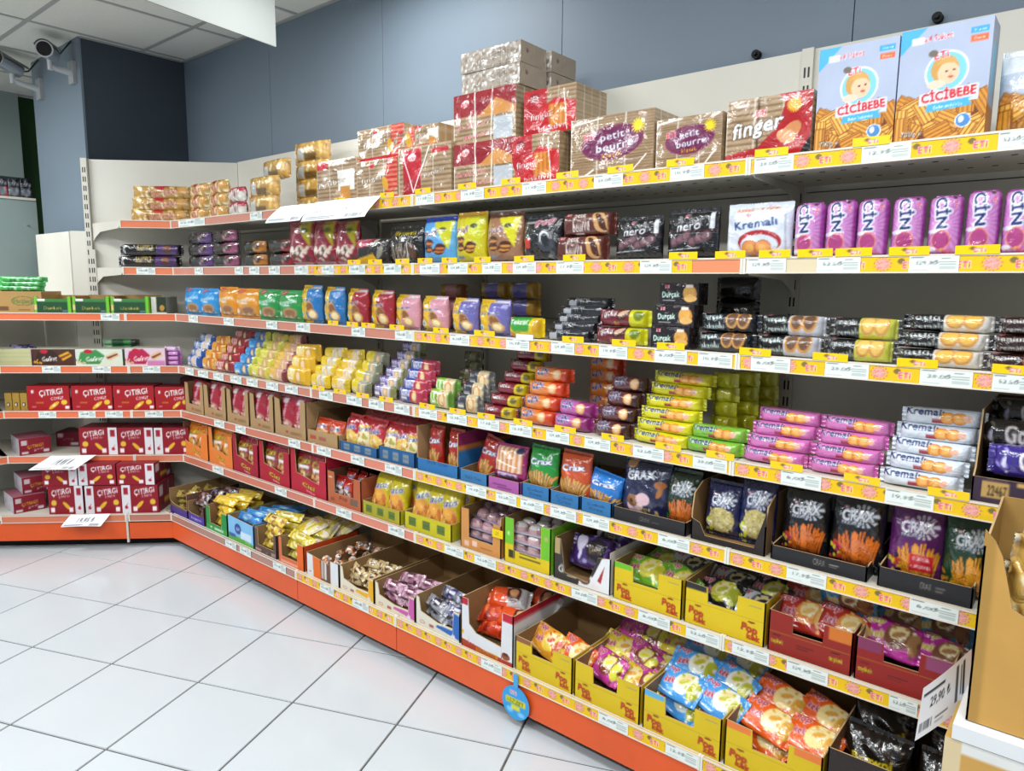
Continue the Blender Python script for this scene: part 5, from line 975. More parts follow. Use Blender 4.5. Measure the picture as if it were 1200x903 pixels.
nv_ = bag(p_krax('#20244e', ['#b9a96a', '#d4c68c', '#9a8a4c'], extra=['#b9c42c', '#e0d84a', '#e8e8e0']), 7, seed=16)
for i, mq in enumerate(((3.050, 3.144, 0.157), (3.149, 3.238, 0.185))): put('snack_bag', nv_, FR, c_(mq), .07, z5 + .008, 'navy bag of seed-coated snacks, %s one in the torn carton' % ('left', 'right')[i], 'snack', rx=-6, rz=rj.uniform(-6, 6), scale=(w_(mq) / 14 * 1.08, 1, mq[2] / .18))
kb = bag(p_krax('#15161b', None, sticks=('#dd7428', '#8a3408'), extra=['#c23a2c', '#d9c02a', '#c22a6a'], res=4.6), 7, seed=17)
kp = bag(p_krax('#5c1f62', None, sticks=('#e09a2c', '#a85a10'), extra=['#2a1030', '#c9b02a', '#c23a2c'], res=4.6).rect(.42, .16, .84, .36, '#c2202c').tx('SÜPER', .63, .31, .8, '#f2e8e8', b=.03, wfit=.3).tx('KAVURMA', .63, .22, .8, '#f2e8e8', b=.03, wfit=.36), 7, seed=18)
kg = bag(p_krax('#173a22', None, sticks=('#df9a2e', '#9a5410'), extra=['#e0b01c', '#a86a14'], res=4.6), 7, seed=19)
for (q, bags_, ds) in (((3.254, 3.487, 0.037), (((3.261, 3.376, 0.182), kb, 'black bag of orange pretzel sticks, left in the first black tray'), ((3.381, 3.506, 0.199), kb, 'black bag of orange pretzel sticks, right in the first black tray')), 'long black tray holding two black pretzel bags'),
                      ((3.510, 3.704, 0.047), (((3.517, 3.633, 0.201), kp, 'purple pretzel bag with a red label'), ((3.631, 3.739, 0.190), kg, 'dark green bag of golden pretzel sticks at right')), 'long black tray holding a purple and a green pretzel bag')):
    W = w_(q); H = q[2] * 100; cv = Cv(W, H, BKC, 4); cv.tx('CRAX', .52, .55, 1.5, '#8a857c', 0, b=.0, wfit=.12).rect(.62, .55, .72, .6, '#8a857c').rect(.62, .4, .7, .44, '#8a857c')
    carton('display_carton', q, FR, 5, 31, cv, [(0, H + .8), (.6, H), (W - .6, H), (W, H + .8)], [(0, H), (31, H + 2)], H + 3, ds, inside='#3a2e26')
    for mq, t_, d_ in bags_: put('snack_bag', t_, FR, c_(mq), .075, z5 + .008, d_, 'snack', rx=-7, rz=rj.uniform(-3, 3), scale=(w_(mq) / 14, 1, mq[2] / .18))

# ---------------------------------------------------------------- S6
z6 = BZ(6)
def p_bag6(base, res=2.6, w=9, h=13, pic=('#c9a050', '#efe0b8', '#7a4a20'), lab='#d9c81c'):
    c = Cv(w, h, base, res); c.tx('Cici', .5, .72, 1.9, lab, 8, '#3a2a1a', .06, b=.04, wfit=.7).rect(.2, .55, .8, .62, '#e6e4e0'); return c.speck(.08, .08, .92, .52, list(pic), 1.0, 26)
bo, br = bag(p_bag6('#d97a1c'), 4, seed=21), bag(p_bag6('#8f1a2e'), 4, seed=22)
for i, (q, b_, cn, n_) in enumerate((((-0.030, 0.241, 0.183), '#dd7a34', 'orange', 2), ((0.251, 0.498, 0.192), '#dd7a34', 'orange', 2), ((0.498, 0.742, 0.191), '#9c1c30', 'crimson', 2), ((0.750, 1.015, 0.192), '#a81c30', 'crimson', 2), ((1.022, 1.301, 0.199), '#b01e34', 'crimson', 2))):
    W, H = w_(q) - .2, q[2] * 100; cv = Cv(W, H, b_, 2.6); cv.tx('Cici', .5, .2, 1.8, '#d9c81c', -8, '#5a2a1a', .06, b=.04, wfit=.35).tx('bebe', .56, .08, 1.0, '#efe8e0', -8, wfit=.22)
    fp = [(0, H), (W * .13, H), (W * .16, H * .45), (W * .8, H * .3), (W * .82, H * .86), (W, H * .86)] if i else [(0, H * .5), (W * .1, H * .42), (W * .7, H * .3), (W * .75, H * .8), (W, H * .8)]
    nm = ('first', 'second')[i] if i < 2 else ('first', 'second', 'third')[i - 2]
    carton('display_carton', q, FR, 6, 30, cv, fp, [(0, H), (30, H)], H * .9, '%s display carton of biscuit pouches, %s from the corner' % (cn, nm), Cv(30, H, b_, .6), '#6d4a34')
    fill([bo if cn == 'orange' else br], FR, q, 6, n_, .038, z6 + .006, (W / n_ / 9 * 1.0, 1, H / 13 * .96), '%s biscuit pouch' % cn, 'in the %s %s carton' % (nm, cn), 'biscuit_bag', 'biscuits', (-7, -2))
q = (1.307, 1.540, 0.049); W = w_(q); H = q[2] * 100; Hh = (1.307, 1.540, 0.140)[2] * 100
cv = Cv(W, Hh, '#b5603a', 2.8); cv.tx('Pop', .48, .25, 1.8, '#5a2418', 5, b=.03, wfit=.25).rect(.68, .12, .9, .32, '#6c5a50').rect(.1, .1, .22, .2, '#8a4a34').rect(.05, .8, .16, .84, '#e0cdb8')
carton('display_carton', q, FR, 6, 30, cv, [(0, Hh), (W * .2, Hh), (W * .22, H), (W * .78, H), (W * .8, Hh * .95), (W, Hh * .95)], [(0, Hh), (30, Hh)], Hh, 'terracotta carton of shiny red snack pouches', Cv(30, Hh, '#a8563a', .6), '#6d4a34')
sx = bag(p_snack('#c2341c', '#a8241c', 'Pop', ['#e8e0da', '#c9502c', '#3a2a26'], 8, 10, 2.6), 5, seed=25)
fill([sx], FR, q, 6, 3, .05, z6 + .02, (.75, 1, .95), 'red foil snack pouch', 'in the terracotta carton', ny=2, dy=.06, rzr=20, tilt=(-14, 6))
yel = bag(p_snack('#dbc81c', '#dccb1e', 'taco', ['#e0a040', '#c9702c', '#e8c880', '#b0482c'], 11, 14, 3, '#2c4a9c', 20, 3), 7, seed=26)
for k, (q, hb_) in enumerate((((1.551, 1.787, 0.056), (1.551, 1.787, 0.171)), ((1.813, 2.074, 0.066), (1.813, 2.074, 0.181)))):
    W = w_(q); H = q[2] * 100; cv = Cv(W, H, '#a8a02a' if k == 0 else '#c2b81e', 3)
    for i in range(3): cv.rect(.1 + .3 * i, .25, .26 + .3 * i, .75, '#5c7030').tx(('taco', 'Ole', 'krax')[i], .18 + .3 * i, .5, .9, '#33501e', 0, b=.02, wfit=.13)
    sn = ('left', 'right')[k]
    carton('display_carton', q, FR, 6, 30, cv, [(0, H), (W, H)], [(0, H), (30, H + 1)], H + 2, '%s olive yellow tray of bright yellow snack pouches' % sn, Cv(30, H + 2, '#b0a824', .6))
    fill([yel], FR, q, 6, 2 + k, .055, z6 + .006, (.92 if k == 0 else .8, 1, hb_[2] / .14 * 1.04), 'bright yellow snack pouch', 'of the %s yellow tray' % sn, ny=3, dy=.07, tilt=(-20, -9), rzr=16, lift=.004)
q = [(2.070, 2.150)][0]; cv = Cv(5, 3, '#2a1a18', 3); cv.rect(.1, .3, .9, .9, '#b06a50')
for i in range(2): put('wafer_pack', flow(Cv(14, 3, '#8a4a3a' if i else '#1d1618', 2), 5, 'h', seed=i), FR, q[0] + .04, .11, z6 + .03 * i, 'small %s wafer pack end between yellow tray and orange carton' % ('brick-red' if i else 'black'), 'biscuits', rz=80)
def puff_tray(base_col, puff_col, nx=3):
    """shallow clear blister of round marshmallow biscuits"""
    out = []; m_ = MB(); m_.box(-.075, .075, 0, .11, 0, .006, base_col); out.append(('blister', m_.mesh('blister', M['film'])))
    d_ = MB()
    for i in range(12):
        for j in range(6):
            t0, t1 = 2 * math.pi * i / 12, 2 * math.pi * (i + 1) / 12; p0, p1 = math.pi / 2 * j / 6, math.pi / 2 * (j + 1) / 6
            f_ = lambda t, p: (.0235 * math.cos(t) * math.cos(p) ** .6, .0235 * math.sin(t) * math.cos(p) ** .6, .006 + .026 * math.sin(p))
            d_.quad([f_(t0, p0), f_(t1, p0), f_(t1, p1), f_(t0, p1)], puff_col if j > 1 else '#c9a0a0')
    me_ = d_.mesh('marshmallow_puff', M['foil'], True)
    return out, me_
def put_puffs(tr, fr, x, d, z, lab, rz=0, rx=0, scale=None):
    o, me_ = tr; r_ = put('marshmallow_tray', o + [('x', me_)], fr, x, d, z, lab, 'snack', rz=rz, rx=rx, scale=scale)
    for c in list(r_.children):
        if c.name.startswith('x'): bpy.data.objects.remove(c)
    for i in range(3):
        for j in range(2):
            c = bpy.data.objects.new('marshmallow_puff', me_); COL.objects.link(c); c.parent = r_; c.location = (-.05 + .05 * i, .03 + .05 * j, 0)
pt1, pt2 = puff_tray('#8a7a8c', '#a07a86'), puff_tray('#a89aa8', '#d5d0ce')
q = (2.122, 2.318, 0.077); W = w_(q); Hh = (2.122, 2.318, 0.147)[2] * 100; H = q[2] * 100
cv = Cv(W, Hh, '#c98a4a', 3.2); cv.rect(.1, .06, .22, .2, '#e0b8a0').rect(.3, .1, .42, .24, '#e8c0b0').rect(.5, .1, .8, .14, '#a8683a')
carton('display_carton', q, FR, 6, 26, cv, [(0, Hh), (W * .2, Hh), (W * .21, H * .55), (W * .8, H * .5), (W * .81, Hh * .8), (W, Hh * .8)], [(0, Hh), (26, Hh)], Hh, 'tan carton of mauve marshmallow trays', Cv(26, Hh, '#c08048', .6))
for i in range(4): put_puffs(pt1, FR, c_(q) + .002, .03 + (.02 if i == 3 else 0), z6 + .008 + .032 * i, 'tray of mauve marshmallow biscuits, %s in the tan carton' % lay(i, 4), rz=0 if i < 3 else -9, rx=0 if i < 3 else -6, scale=((W - 2) / 15, 1, 1))
put_puffs(pt1, FR, c_(q) - .03, .15, z6 + .10, 'tray of mauve marshmallow biscuits tilted at the back of the tan carton', rz=25, rx=8)
cvp = Cv(5, 3, '#e6c81c', 3); cvp.tx('ETi', .5, .5, 1, '#7a6a14')
put('promo_flag', [('promo_flag', card(cvp, 'promo_flag'))], FR, q[1] - .012, .010, z6 + .075, 'small yellow promo flag on the tan carton', 'tag')
q = (2.334, 2.535, 0.074); W = w_(q); Hh = (2.334, 2.535, 0.158)[2] * 100; H = q[2] * 100
cv = Cv(W, Hh, '#d8bb1a', 3.4); cv.rect(0, .42, .22, 1, '#6cb82c').rect(.8, .3, 1, 1, '#6cb82c').ell(.9, .75, .9, .9, '#a8b060').rect(.1, .12, .24, .3, '#3a3414').rect(.34, .26, .7, .29, '#5a5020').rect(.34, .18, .8, .21, '#5a5020').ell(.1, .65, .5, .8, '#b8dca0')
carton('display_carton', q, FR, 6, 28, cv, [(0, Hh), (W * .2, Hh), (W * .21, H * .62), (W * .79, H * .62), (W * .8, Hh), (W, Hh)], [(0, Hh), (28, Hh)], Hh, 'green and yellow carton of white marshmallow trays', Cv(28, Hh, '#7ab82e', .6))
for i in range(4): put_puffs(pt2, FR, c_(q), .03 + (.0 if i < 3 else .01), z6 + .008 + .032 * i, 'tray of white marshmallow biscuits, %s in the green-yellow carton' % lay(i, 4), rz=0 if i < 3 else 6, scale=((W - 2) / 15, 1, 1))
for i in range(2): put_puffs(pt2, FR, c_(q) + .01, .15, z6 + .07 + .032 * i, 'tray of white marshmallow biscuits, %s one at the back of the green-yellow carton' % ('lower', 'upper')[i], rz=4)
q = (2.549, 2.767, 0.038); W = w_(q); Hh = (2.549, 2.767, 0.136)[2] * 100; H = q[2] * 100
cv = Cv(W, Hh, '#38332f', 4); cv.rect(.0, .62, .12, 1, '#a89468').tx('Gala', .22, .3, 2.4, '#eceae6', 10, b=.02, sl=.2, wfit=.26).poly([(.45, 0), (1, 0), (1, .9), (.85, .8), (.7, .3), (.5, .3)], '#dfe0e2').ell(.56, .2, 2.2, 1.8, '#6a4a40').ell(.56, .22, 1.7, 1.3, '#8f7468').poly([(.78, .25), (.9, .65), (.84, .2)], '#a82c30').rect(.25, .14, .42, .17, '#b0a48c').ell(.75, .1, 1.4, .7, '#e6d6d8')
carton('display_carton', q, FR, 6, 27, cv, [(0, Hh), (W * .12, Hh), (W * .2, H * .7), (W * .62, H * .45), (W * .78, Hh * .8), (W, Hh * .85)], [(0, Hh), (27, Hh)], Hh, 'dark grey and white carton with white script lettering', Cv(27, Hh, '#d8d9db', .6))
cvl = Cv(17, 11, '#3c2262', 3.4); cvl.speck(0, 0, 1, 1, ['#5a3a9c', '#2a1648', '#c9c0dc', '#8f84b8'], 1.2, 34).ell(.3, .6, 2.2, 2, '#cfc6dc').ell(.62, .5, 3.2, 2.4, '#1c1020').tx('Luna', .62, .5, 1.4, '#c9a84a')
lu1 = bar(cvl, 9, seed=6, wr=.5, k=3, fin=1.6)
put('cake_bag', lu1, FR, c_(q) + .0, .075, z6 + .035, 'shiny purple bag with gold script, front of the dark grey carton', 'snack', rx=-20, rz=4); put('cake_bag', lu1, FR, c_(q) + .01, .17, z6 + .06, 'shiny purple bag with gold script, back of the dark grey carton', 'snack', rx=-16, rz=-14)

def popkek(q, s, H, Hh, label, cap, caps2=None, d=.012, base='#d6b81a', res=4.2, D=27, lg='POPKEK', txt2=None):
    W = w_(q) - .3; c = Cv(W, Hh, base, res); c.line(0, H * .88 / Hh, 1, H * .88 / Hh, .12, '#a88c10')
    if lg == 'POPKEK':
        for x in (.16, .82):
            c.tx('Pop', x, .54 * H / Hh, 2.1, '#b8401c', -6, '#7c2410', .04, b=.05, wfit=.2).tx('kek', x + .05, .25 * H / Hh, 1.7, '#b8401c', -4, '#7c2410', .04, b=.04, wfit=.16).ell(x + .02, .78 * H / Hh, 1.0, .3, '#8c3a14')
    else:
        for x in (.12, .82): c.tx('topkek', x, .28, 1.3, '#c9b81c', 0, '#4a1410', .04, b=.04, wfit=.16).rect(x - .06, .4, x + .04, .44, '#5a1814')
        c.rect(.36, .3, .56, .32, '#4a1410').rect(.36, .24, .5, .26, '#4a1410')
    if cap: c.rect(0, .84 if lg == 'POPKEK' else .72, .28, 1, cap)
    if caps2: c.rect(.72, .84 if lg == 'POPKEK' else .7, 1, 1, caps2)
    if lg == 'POPKEK' and not caps2: c.rect(.8, .84, .95, .87, '#a89a5c')
    carton('display_carton', q, FR, s, D, c, [(0, Hh), (W * .29, Hh * .97), (W * .30, H), (W * .66, H), (W * .67, Hh), (W, Hh)], [(0, Hh), (D, Hh)], Hh, label, Cv(D, Hh, base, .6), '#8a6c46', d=d)
def p_cake(base, a, b, txt='Pop', w=15, h=9.5, res=3.6, tc='#a8203c', seed=1):
    c = Cv(w, h, base, res); c.tx(txt, .22, .7, 1.7, tc, 6, '#f0e6ea', .08, b=.05, wfit=.3).tx('kek', .3, .42, 1.3, tc, 6, '#f0e6ea', .08, b=.05, wfit=.24).ell(.62, .5, 3.4, 2.4, a, 20).ell(.6, .55, 2.2, 1.3, '#e8d49a', 20).ell(.6, .5, 1.5, .5, b, 20).ell(.84, .42, 1.6, 2.0, b).ell(.66, .44, .9, .35, '#f6eed8', 30).ell(.5, .62, .7, .3, b, -20)
    return c.speck(.45, .15, .95, .85, [a, b, '#f4f0e0'], .6, 14, seed).line(.05, .2, .5, .12, .25, '#ffffff')
def cakes(tp, q, s, n, ny, ds, wh, z0=.03, dy=.075, dd=.06, sc=None, lz=.03, ry=14, layers=1, lz2=.05, cat='cake'):
    x0, x1 = q[0] + .01, q[1] - .01
    for L_ in range(layers):
        for r_ in range(ny):
            for i in range(n):
                k_ = (i + r_ + L_) % len(tp); ww = [('upper ' if L_ else 'lower ') if layers > 1 else '', (('front', 'back') if ny == 2 else ('front', 'middle', 'back'))[r_] + ' ' if ny > 1 else '', lrw(i, n)]
                put('cake_pack', tp[k_], FR, x0 + (x1 - x0) * (i + .5) / n + rj.uniform(-.006, .006), dd + dy * r_ + (BD if s == 7 else 0), BZ(s) + z0 + lz * r_ + lz2 * L_, ('%s, %s %s' % (ds, ''.join(ww), wh)).replace(', in', ' in').replace('  ', ' '), cat, None, rz=rj.uniform(-ry, ry) - 6, rx=-48 + rj.uniform(-12, 10), ry=rj.uniform(-10, 10) + 6, scale=sc)
CK = dict(green=bar(p_cake('#6ca82c', '#e0d84a', '#c9c02a'), 3.6, seed=1, wr=.3, k=3.2, e=2), dark=bar(p_cake('#17181c', '#c9c83a', '#a8b02a'), 3.6, seed=2, wr=.3, k=3.2, e=2), white=bar(p_cake('#c9ced2', '#5a5c66', '#2a2a30'), 3.6, seed=3, wr=.3, k=3.2, e=2),
          pink=bar(p_cake('#c23a94', '#7a3a24', '#d8d43a'), 3.6, seed=4, wr=.3, k=3.2, e=2), yellow=bar(p_cake('#d8c02a', '#e6d65a', '#d99a3a'), 3.6, seed=5, wr=.3, k=3.2, e=2), blue=bar(p_cake('#4a9ae0', '#e6ebe0', '#b5b52a'), 3.6, seed=6, wr=.3, k=3.2, e=2), orange=bar(p_cake('#e05a1c', '#f0d890', '#d9a03a'), 3.6, seed=7, wr=.3, k=3.2, e=2),
          red=bar(p_cake('#a8281c', '#d98a3a', '#e0b46a', 'top'), 3.6, seed=8, wr=.3, k=3.2, e=2), teal=bar(p_cake('#2a88b8', '#6a3c24', '#8f5a34', 'top', tc='#c9b02a'), 3.6, seed=9, wr=.3, k=3.2, e=2), mag=bar(p_cake('#b82c94', '#7a4a34', '#a87a4c', 'top', tc='#c9b02a'), 3.6, seed=10, wr=.3, k=3.2, e=2), gold=bar(p_cake('#e0982a', '#e8c84a', '#c9502c'), 3.6, seed=11, wr=.3, k=3.2, e=2))
qa, qh, qi = (2.779, 3.012, 0.067), (2.779, 3.012, 0.118), (3.018, 3.253, 0.075)
popkek(qa, 6, qa[2] * 100, qh[2] * 100, 'yellow cake carton with green corner holding green pouches', '#6ab82a')
cakes([CK['green'], CK['green'], CK['white']], qa, 6, 2, 2, 'green and yellow cake pouch', 'in the green-cornered carton', z0=.045, lz=.02)
qh2 = (3.018, 3.253, 0.122); popkek(qi, 6, qi[2] * 100, qh2[2] * 100, 'yellow cake carton with black corner holding dark pouches', '#2c2c2c')
cakes([CK['dark'], CK['white'], CK['dark']], qi, 6, 2, 2, 'black and lime cake pouch', 'in the black-cornered carton', z0=.04, lz=.015)
qa, qh = (3.260, 3.471, 0.063), (3.260, 3.471, 0.112)
popkek(qa, 6, qa[2] * 100, qh[2] * 100, 'dark red cake carton with orange corner', None, '#c9702a', base='#8c241c', lg='top', D=27)
cakes([CK['red'], CK['red'], CK['teal']], qa, 6, 2, 2, 'brown-orange cake pouch', 'in the dark red carton with orange corner', z0=.05, lz=.02)
put('cake_pack', CK['teal'], FR, c_(qa) + .06, .14, z6 + .105, 'teal cake pouch on top of the brown-orange ones', 'cake', rx=20, rz=-12); put('cake_pack', CK['teal'], FR, c_(qa) - .03, .2, z6 + .105, 'teal cake pouch at the back above the orange-cornered carton', 'cake', rx=14, rz=10)
qa, qh = (3.475, 3.686, 0.065), (3.475, 3.686, 0.111)
popkek(qa, 6, qa[2] * 100, qh[2] * 100, 'dark red cake carton with purple corners', '#7c3458', '#8c4468', base='#8c1f1c', lg='top', D=27)
cakes([CK['mag']], qa, 6, 2, 1, 'magenta cake pouch', 'in the purple-cornered red carton', z0=.055); cakes([CK['mag'], CK['teal']], qa, 6, 2, 1, 'cake pouch behind', 'in the purple-cornered red carton', z0=.08, dd=.14)

# ---------------------------------------------------------------- base deck
z7 = BZ(7)
def chunk(base, a, b, w=9, h=5.5, res=2.2, seed=1, txt=''):
    c = Cv(w, h, base, res); c.speck(.02, .05, .98, .95, [a, b, base, a, b], .75, 30, seed); c.ell(.5, .5, w * .16, h * .2, a, 15).rect(.38, .44, .62, .56, b)
    if txt: c.tx(txt, .45, .5, 1.2, '#f4efe6', 4, '#5a3a2a', .06, b=.03, wfit=.5)
    return bar(c, 3.4, seed=seed, wr=.35, k=3, fin=1.1, e=2)
def heap(tpls, q, nx, ny, nz, ds, wh, dd=.05, dy=.07, dz=.034, z0=.008, taper=0, zrow=0, rz0=0, sc=None, cat='cake', rzr=14, kind='cake_pack'):
    x0, x1 = q[0] + .012, q[1] - .012
    for l in range(nz):
        for r_ in range(ny):
            for i in range(nx):
                if taper and l == nz - 1 and r_ == 0: pass
                nm = [lay(l, nz) if nz > 1 else '', ('front', 'back')[r_] if ny == 2 else ('front', 'middle', 'rear', 'hindmost')[r_] if ny > 1 else '', lrw(i, nx)]
                lab_ = '%s, %s %s' % (ds, ' '.join(t for t in nm if t), wh)
                put(kind, tpls[(l * 2 + r_ + i) % len(tpls)], FR, x0 + (x1 - x0) * (i + .5) / nx + rj.uniform(-.004, .004), BD + dd + dy * r_, z7 + z0 + .008 + dz * l + zrow * r_, lab_, cat, None, rz=rz0 + rj.uniform(-rzr, rzr), rx=-42 + rj.uniform(-12, 12), ry=rj.uniform(-10, 10), scale=sc)
def prints(W, H, base, res=2.6, **k):
    return Cv(W, H, base, res)
q = (-0.004, 0.195, 0.133); W, H = w_(q) - .2, q[2] * 100; cv = Cv(W, H, '#6d5a34', 2.4); cv.rect(.0, 0, 1, .3, '#4a3580')
carton('display_carton', q, FR, 7, 30, cv, [(0, H * .5), (W * .2, H * .4), (W, H * .32)], [(0, H), (30, H)], H, 'small olive carton of gold and brown cakes nearest the corner', Cv(30, H, '#6a4a3c', .6), d=.012)
heap([chunk('#b09a4a', '#4a2c20', '#8a7434', 8, 4.5, seed=1)], q, 1, 3, 3, 'gold and brown cake pouch', 'in the olive carton', sc=(W / 9, 1, 1), dz=.036)
q = (0.204, 0.381, 0.103); W, H = w_(q) - .2, q[2] * 100; cv = Cv(W, H, '#5a3a34', 2.4); cv.rect(.0, 0, 1, .42, '#4a3a98').tx('Luppo', .5, .22, 1.2, '#d8d0e8', wfit=.6)
carton('display_carton', q, FR, 7, 30, cv, [(0, H * .5), (W * .2, H * .42), (W * .7, H * .4), (W, H)], [(0, H), (30, H)], H, 'brown and purple carton of dark cakes', Cv(30, H, '#5f4038', .6), d=.012)
heap([chunk('#3a2422', '#6a3a34', '#cfc6c8', 8, 4.5, seed=2), chunk('#42302c', '#2a2050', '#d8d0d4', 8, 4.5, seed=3)], q, 1, 3, 4, 'dark brown cake pouch', 'in the brown and purple carton', sc=(W / 9, 1, 1), dz=.034)
q = (0.398, 0.614, 0.121); W, H = w_(q) - .2, q[2] * 100; cv = Cv(W, H, '#1f8a44', 2.6); cv.rect(0, 0, 1, .24, '#3a9a4c').ell(.25, .15, 1, .5, '#d8d4cc').rect(.4, .1, .8, .18, '#bcd8b8')
carton('display_carton', q, FR, 7, 30, cv, [(0, H), (W * .18, H), (W * .2, H * .3), (W * .72, H * .3), (W * .75, H * .9), (W, H * .9)], [(0, H), (30, H)], H, 'green carton of yellow cake pouches', Cv(30, H, '#1f8a44', .6), d=.012)
heap([chunk('#dcb824', '#e8d060', '#c98a2a', 9, 5, seed=4)], q, 1, 3, 4, 'yellow cake pouch', 'in the green carton', sc=(W / 10, 1, 1), dz=.04)
q = (0.622, 0.860, 0.120); W, H = w_(q) - .2, q[2] * 100; cv = Cv(W, H, '#7cb8e0', 2.8); cv.ell(.4, .55, 3, 2.6, '#24488f').tx('Süt', .4, .55, 1.6, '#e8eef6', 8, b=.03).poly([(0, 0), (1, 0), (1, .12), (0, .3)], '#5aa83a').rect(.05, .15, .3, .3, '#3c5aa8').rect(.5, .2, .9, .5, '#c9dcea').speck(.6, 0, 1, .2, ['#a8c83a', '#4a8a2a'], .6, 8)
carton('display_carton', q, FR, 7, 30, cv, [(0, H), (W * .2, H * .98), (W, H * .92)], [(0, H), (30, H)], H, 'light blue carton with a navy badge', Cv(30, H, '#4a84b8', .6), d=.012)
heap([chunk('#2f86cc', '#a8d4f0', '#1c4f9c', 9, 4.5, seed=5)], q, 1, 4, 1, 'bright blue cake pouch', 'in the light blue carton', z0=H / 100 - .035, sc=(W / 9, 1, 1))
q = (0.867, 1.057, 0.112); W, H = w_(q) - .2, q[2] * 100; cv = Cv(W, H, '#5a463e', 2.8); cv.rect(.05, .06, .3, .16, '#b88a80').tx('eti', .55, .12, .9, '#d8ccc0').rect(.75, .05, .92, .18, '#9c8a80')
carton('display_carton', q, FR, 7, 30, cv, [(0, H), (W * .14, H), (W * .16, H * .3), (W * .86, H * .3), (W * .88, H), (W, H)], [(0, H), (30, H)], H, 'dark brown framed carton of yellow cakes', Cv(30, H, '#5a463e', .6), d=.012)
yg = [chunk('#d6b02a', '#e8d88a', '#8a5a2a', 11, 5, 2.6, 6), chunk('#dcc43a', '#f0e6b0', '#b5a02a', 11, 5, 2.6, 7)]
heap(yg, q, 1, 2, 4, 'golden cake pouch', 'in the dark brown framed carton', sc=(W / 11.5, 1, 1), dz=.04)
q = (1.071, 1.272, 0.114); W, H = w_(q) - .2, q[2] * 100; cv = Cv(W, H, '#d9683c', 2.8); cv.rect(.1, .05, .9, .14, '#e8a890').rect(.76, 0, 1, 1, '#e0641c')
carton('display_carton', q, FR, 7, 30, cv, [(0, H), (W * .1, H), (W * .12, H * .26), (W * .74, H * .26), (W * .76, H), (W, H)], [(0, H), (30, H)], H, 'orange framed carton heaped with yellow bags', Cv(30, H, '#c84a20', .6), d=.012)
heap(yg[::-1], q, 1, 1, 3, 'golden green cake pouch', 'in the orange framed carton', sc=(W / 12, 1, 1), dz=.042)
big = Cv(17, 13, '#d0b834', 2.8); big.speck(0, 0, 1, 1, ['#efe6a8', '#e8dcd0', '#9c9a3a', '#c9a43a'], 1.6, 44).tx('Mini', .5, .55, 1.8, '#b83a3a', 6, '#f4f0e8', .1, b=.04, wfit=.45); big = bar(big, 5, fin=1.2, k=2.6, wr=.5, seed=9, split=True)
for i, (dx, dd, dz_, rz) in enumerate(((0, .10, 0, 10), (.02, .22, .02, -15), (-.13, .13, .0, 30), (-.10, .26, .015, -10), (.03, .12, .03, 25), (-.06, .10, .035, -20))):
    put('cake_bag', big, FR, c_(q) + dx - .01, BD + dd, z7 + H / 100 - .035 + dz_, 'large yellow-green cake bag lying on the heap, %s' % ('front right', 'back right', 'front left', 'back left', 'on top right', 'on top in the middle')[i], 'cake', rx=-72, rz=rz)
q = (1.292, 1.523, 0.103); W, H = w_(q) - .2, q[2] * 100 * .96; cv = Cv(W, H, '#d8dadc', 3); cv.poly([(.22, 0), (.2, 1), (.42, 1), (.46, 0)], '#e06a1c').poly([(.46, 0), (.42, 1), (.75, 1), (.75, 0)], '#6a4a3c').rect(.48, .1, .62, .9, '#d8d4d0').vstripes(6, '#6a4a3c', .5, .48, .62, .1, .9).ell(.12, .2, .7, .4, '#b02a34').ell(.12, .2, .5, .25, '#e6e6e6')
carton('display_carton', q, FR, 7, 36, cv, [(0, H * .98), (W * .7, H * .82), (W * .72, H), (W, H)], [(0, H), (2, H), (33, H)], H * 1.25, 'white, orange and brown striped carton', Cv(36, H * 1.2, '#8a6c48', .6), '#9a7a52', d=.012)
heap([chunk('#5a3226', '#e8e4e0', '#d9752c', 8, 4, 2.8, 10), chunk('#c9702c', '#3a2420', '#efe9e2', 8, 4, 2.8, 11)], q, 2, 4, 1, 'brown and white wrapped cake', 'in the striped carton', z0=H / 100 - .055, rzr=40, sc=(.9, 1, 1))
def winbox(q, base, acc, ds, tpl, cds, ny=3, seed=1, nz=2, dz=.036, back=17):
    W, H = w_(q) - .2, q[2] * 100; c = Cv(W, H, base, 3.2); c.poly([(.4, 0), (1, .0), (1, .85), (.86, .9), (.84, .3), (.5, .28)], acc).poly([(.0, 0), (1, 0), (1, .06), (.4, .2), (0, .26)], base).ell(.16, .16, 1.3, .6, '#a82838').ell(.16, .16, 1.1, .45, base).rect(.32, .1, .42, .2, '#a85a5c').ell(.85, .1, .9, .9, '#dcd6e4')
    carton('display_carton', q, FR, 7, 38, c, [(0, H), (W * .08, H * .95), (W * .12, H * .5), (W * .5, H * .34), (W * .84, H * .36), (W * .86, H * .95), (W, H * .95)], [(0, H), (38, H)], H + 2.5, ds, Cv(38, H, '#93744c', .6), '#93744c', d=.012)
    heap(tpl, q, 2, 2, nz, cds[0], cds[1], sc=(W / 18.5, 1, 1), dz=dz, dy=.09, rzr=8, z0=.012, zrow=.006)
winbox((1.529, 1.750, 0.103), '#dcd4c0', '#e0a81c', 'cream and yellow window carton of tan cakes', [chunk('#c9b07a', '#5a3020', '#d8c69a', 10, 4.6, 3, 12)], ('tan cake with chocolate', 'in the cream-yellow window carton'))
winbox((1.755, 1.989, 0.098), '#dcd2bc', '#c05aa0', 'cream and pink window carton of mauve cakes', [chunk('#a8708c', '#5a2a34', '#d4b8c4', 10, 4.6, 3, 13)], ('mauve cake', 'in the cream-pink window carton'))
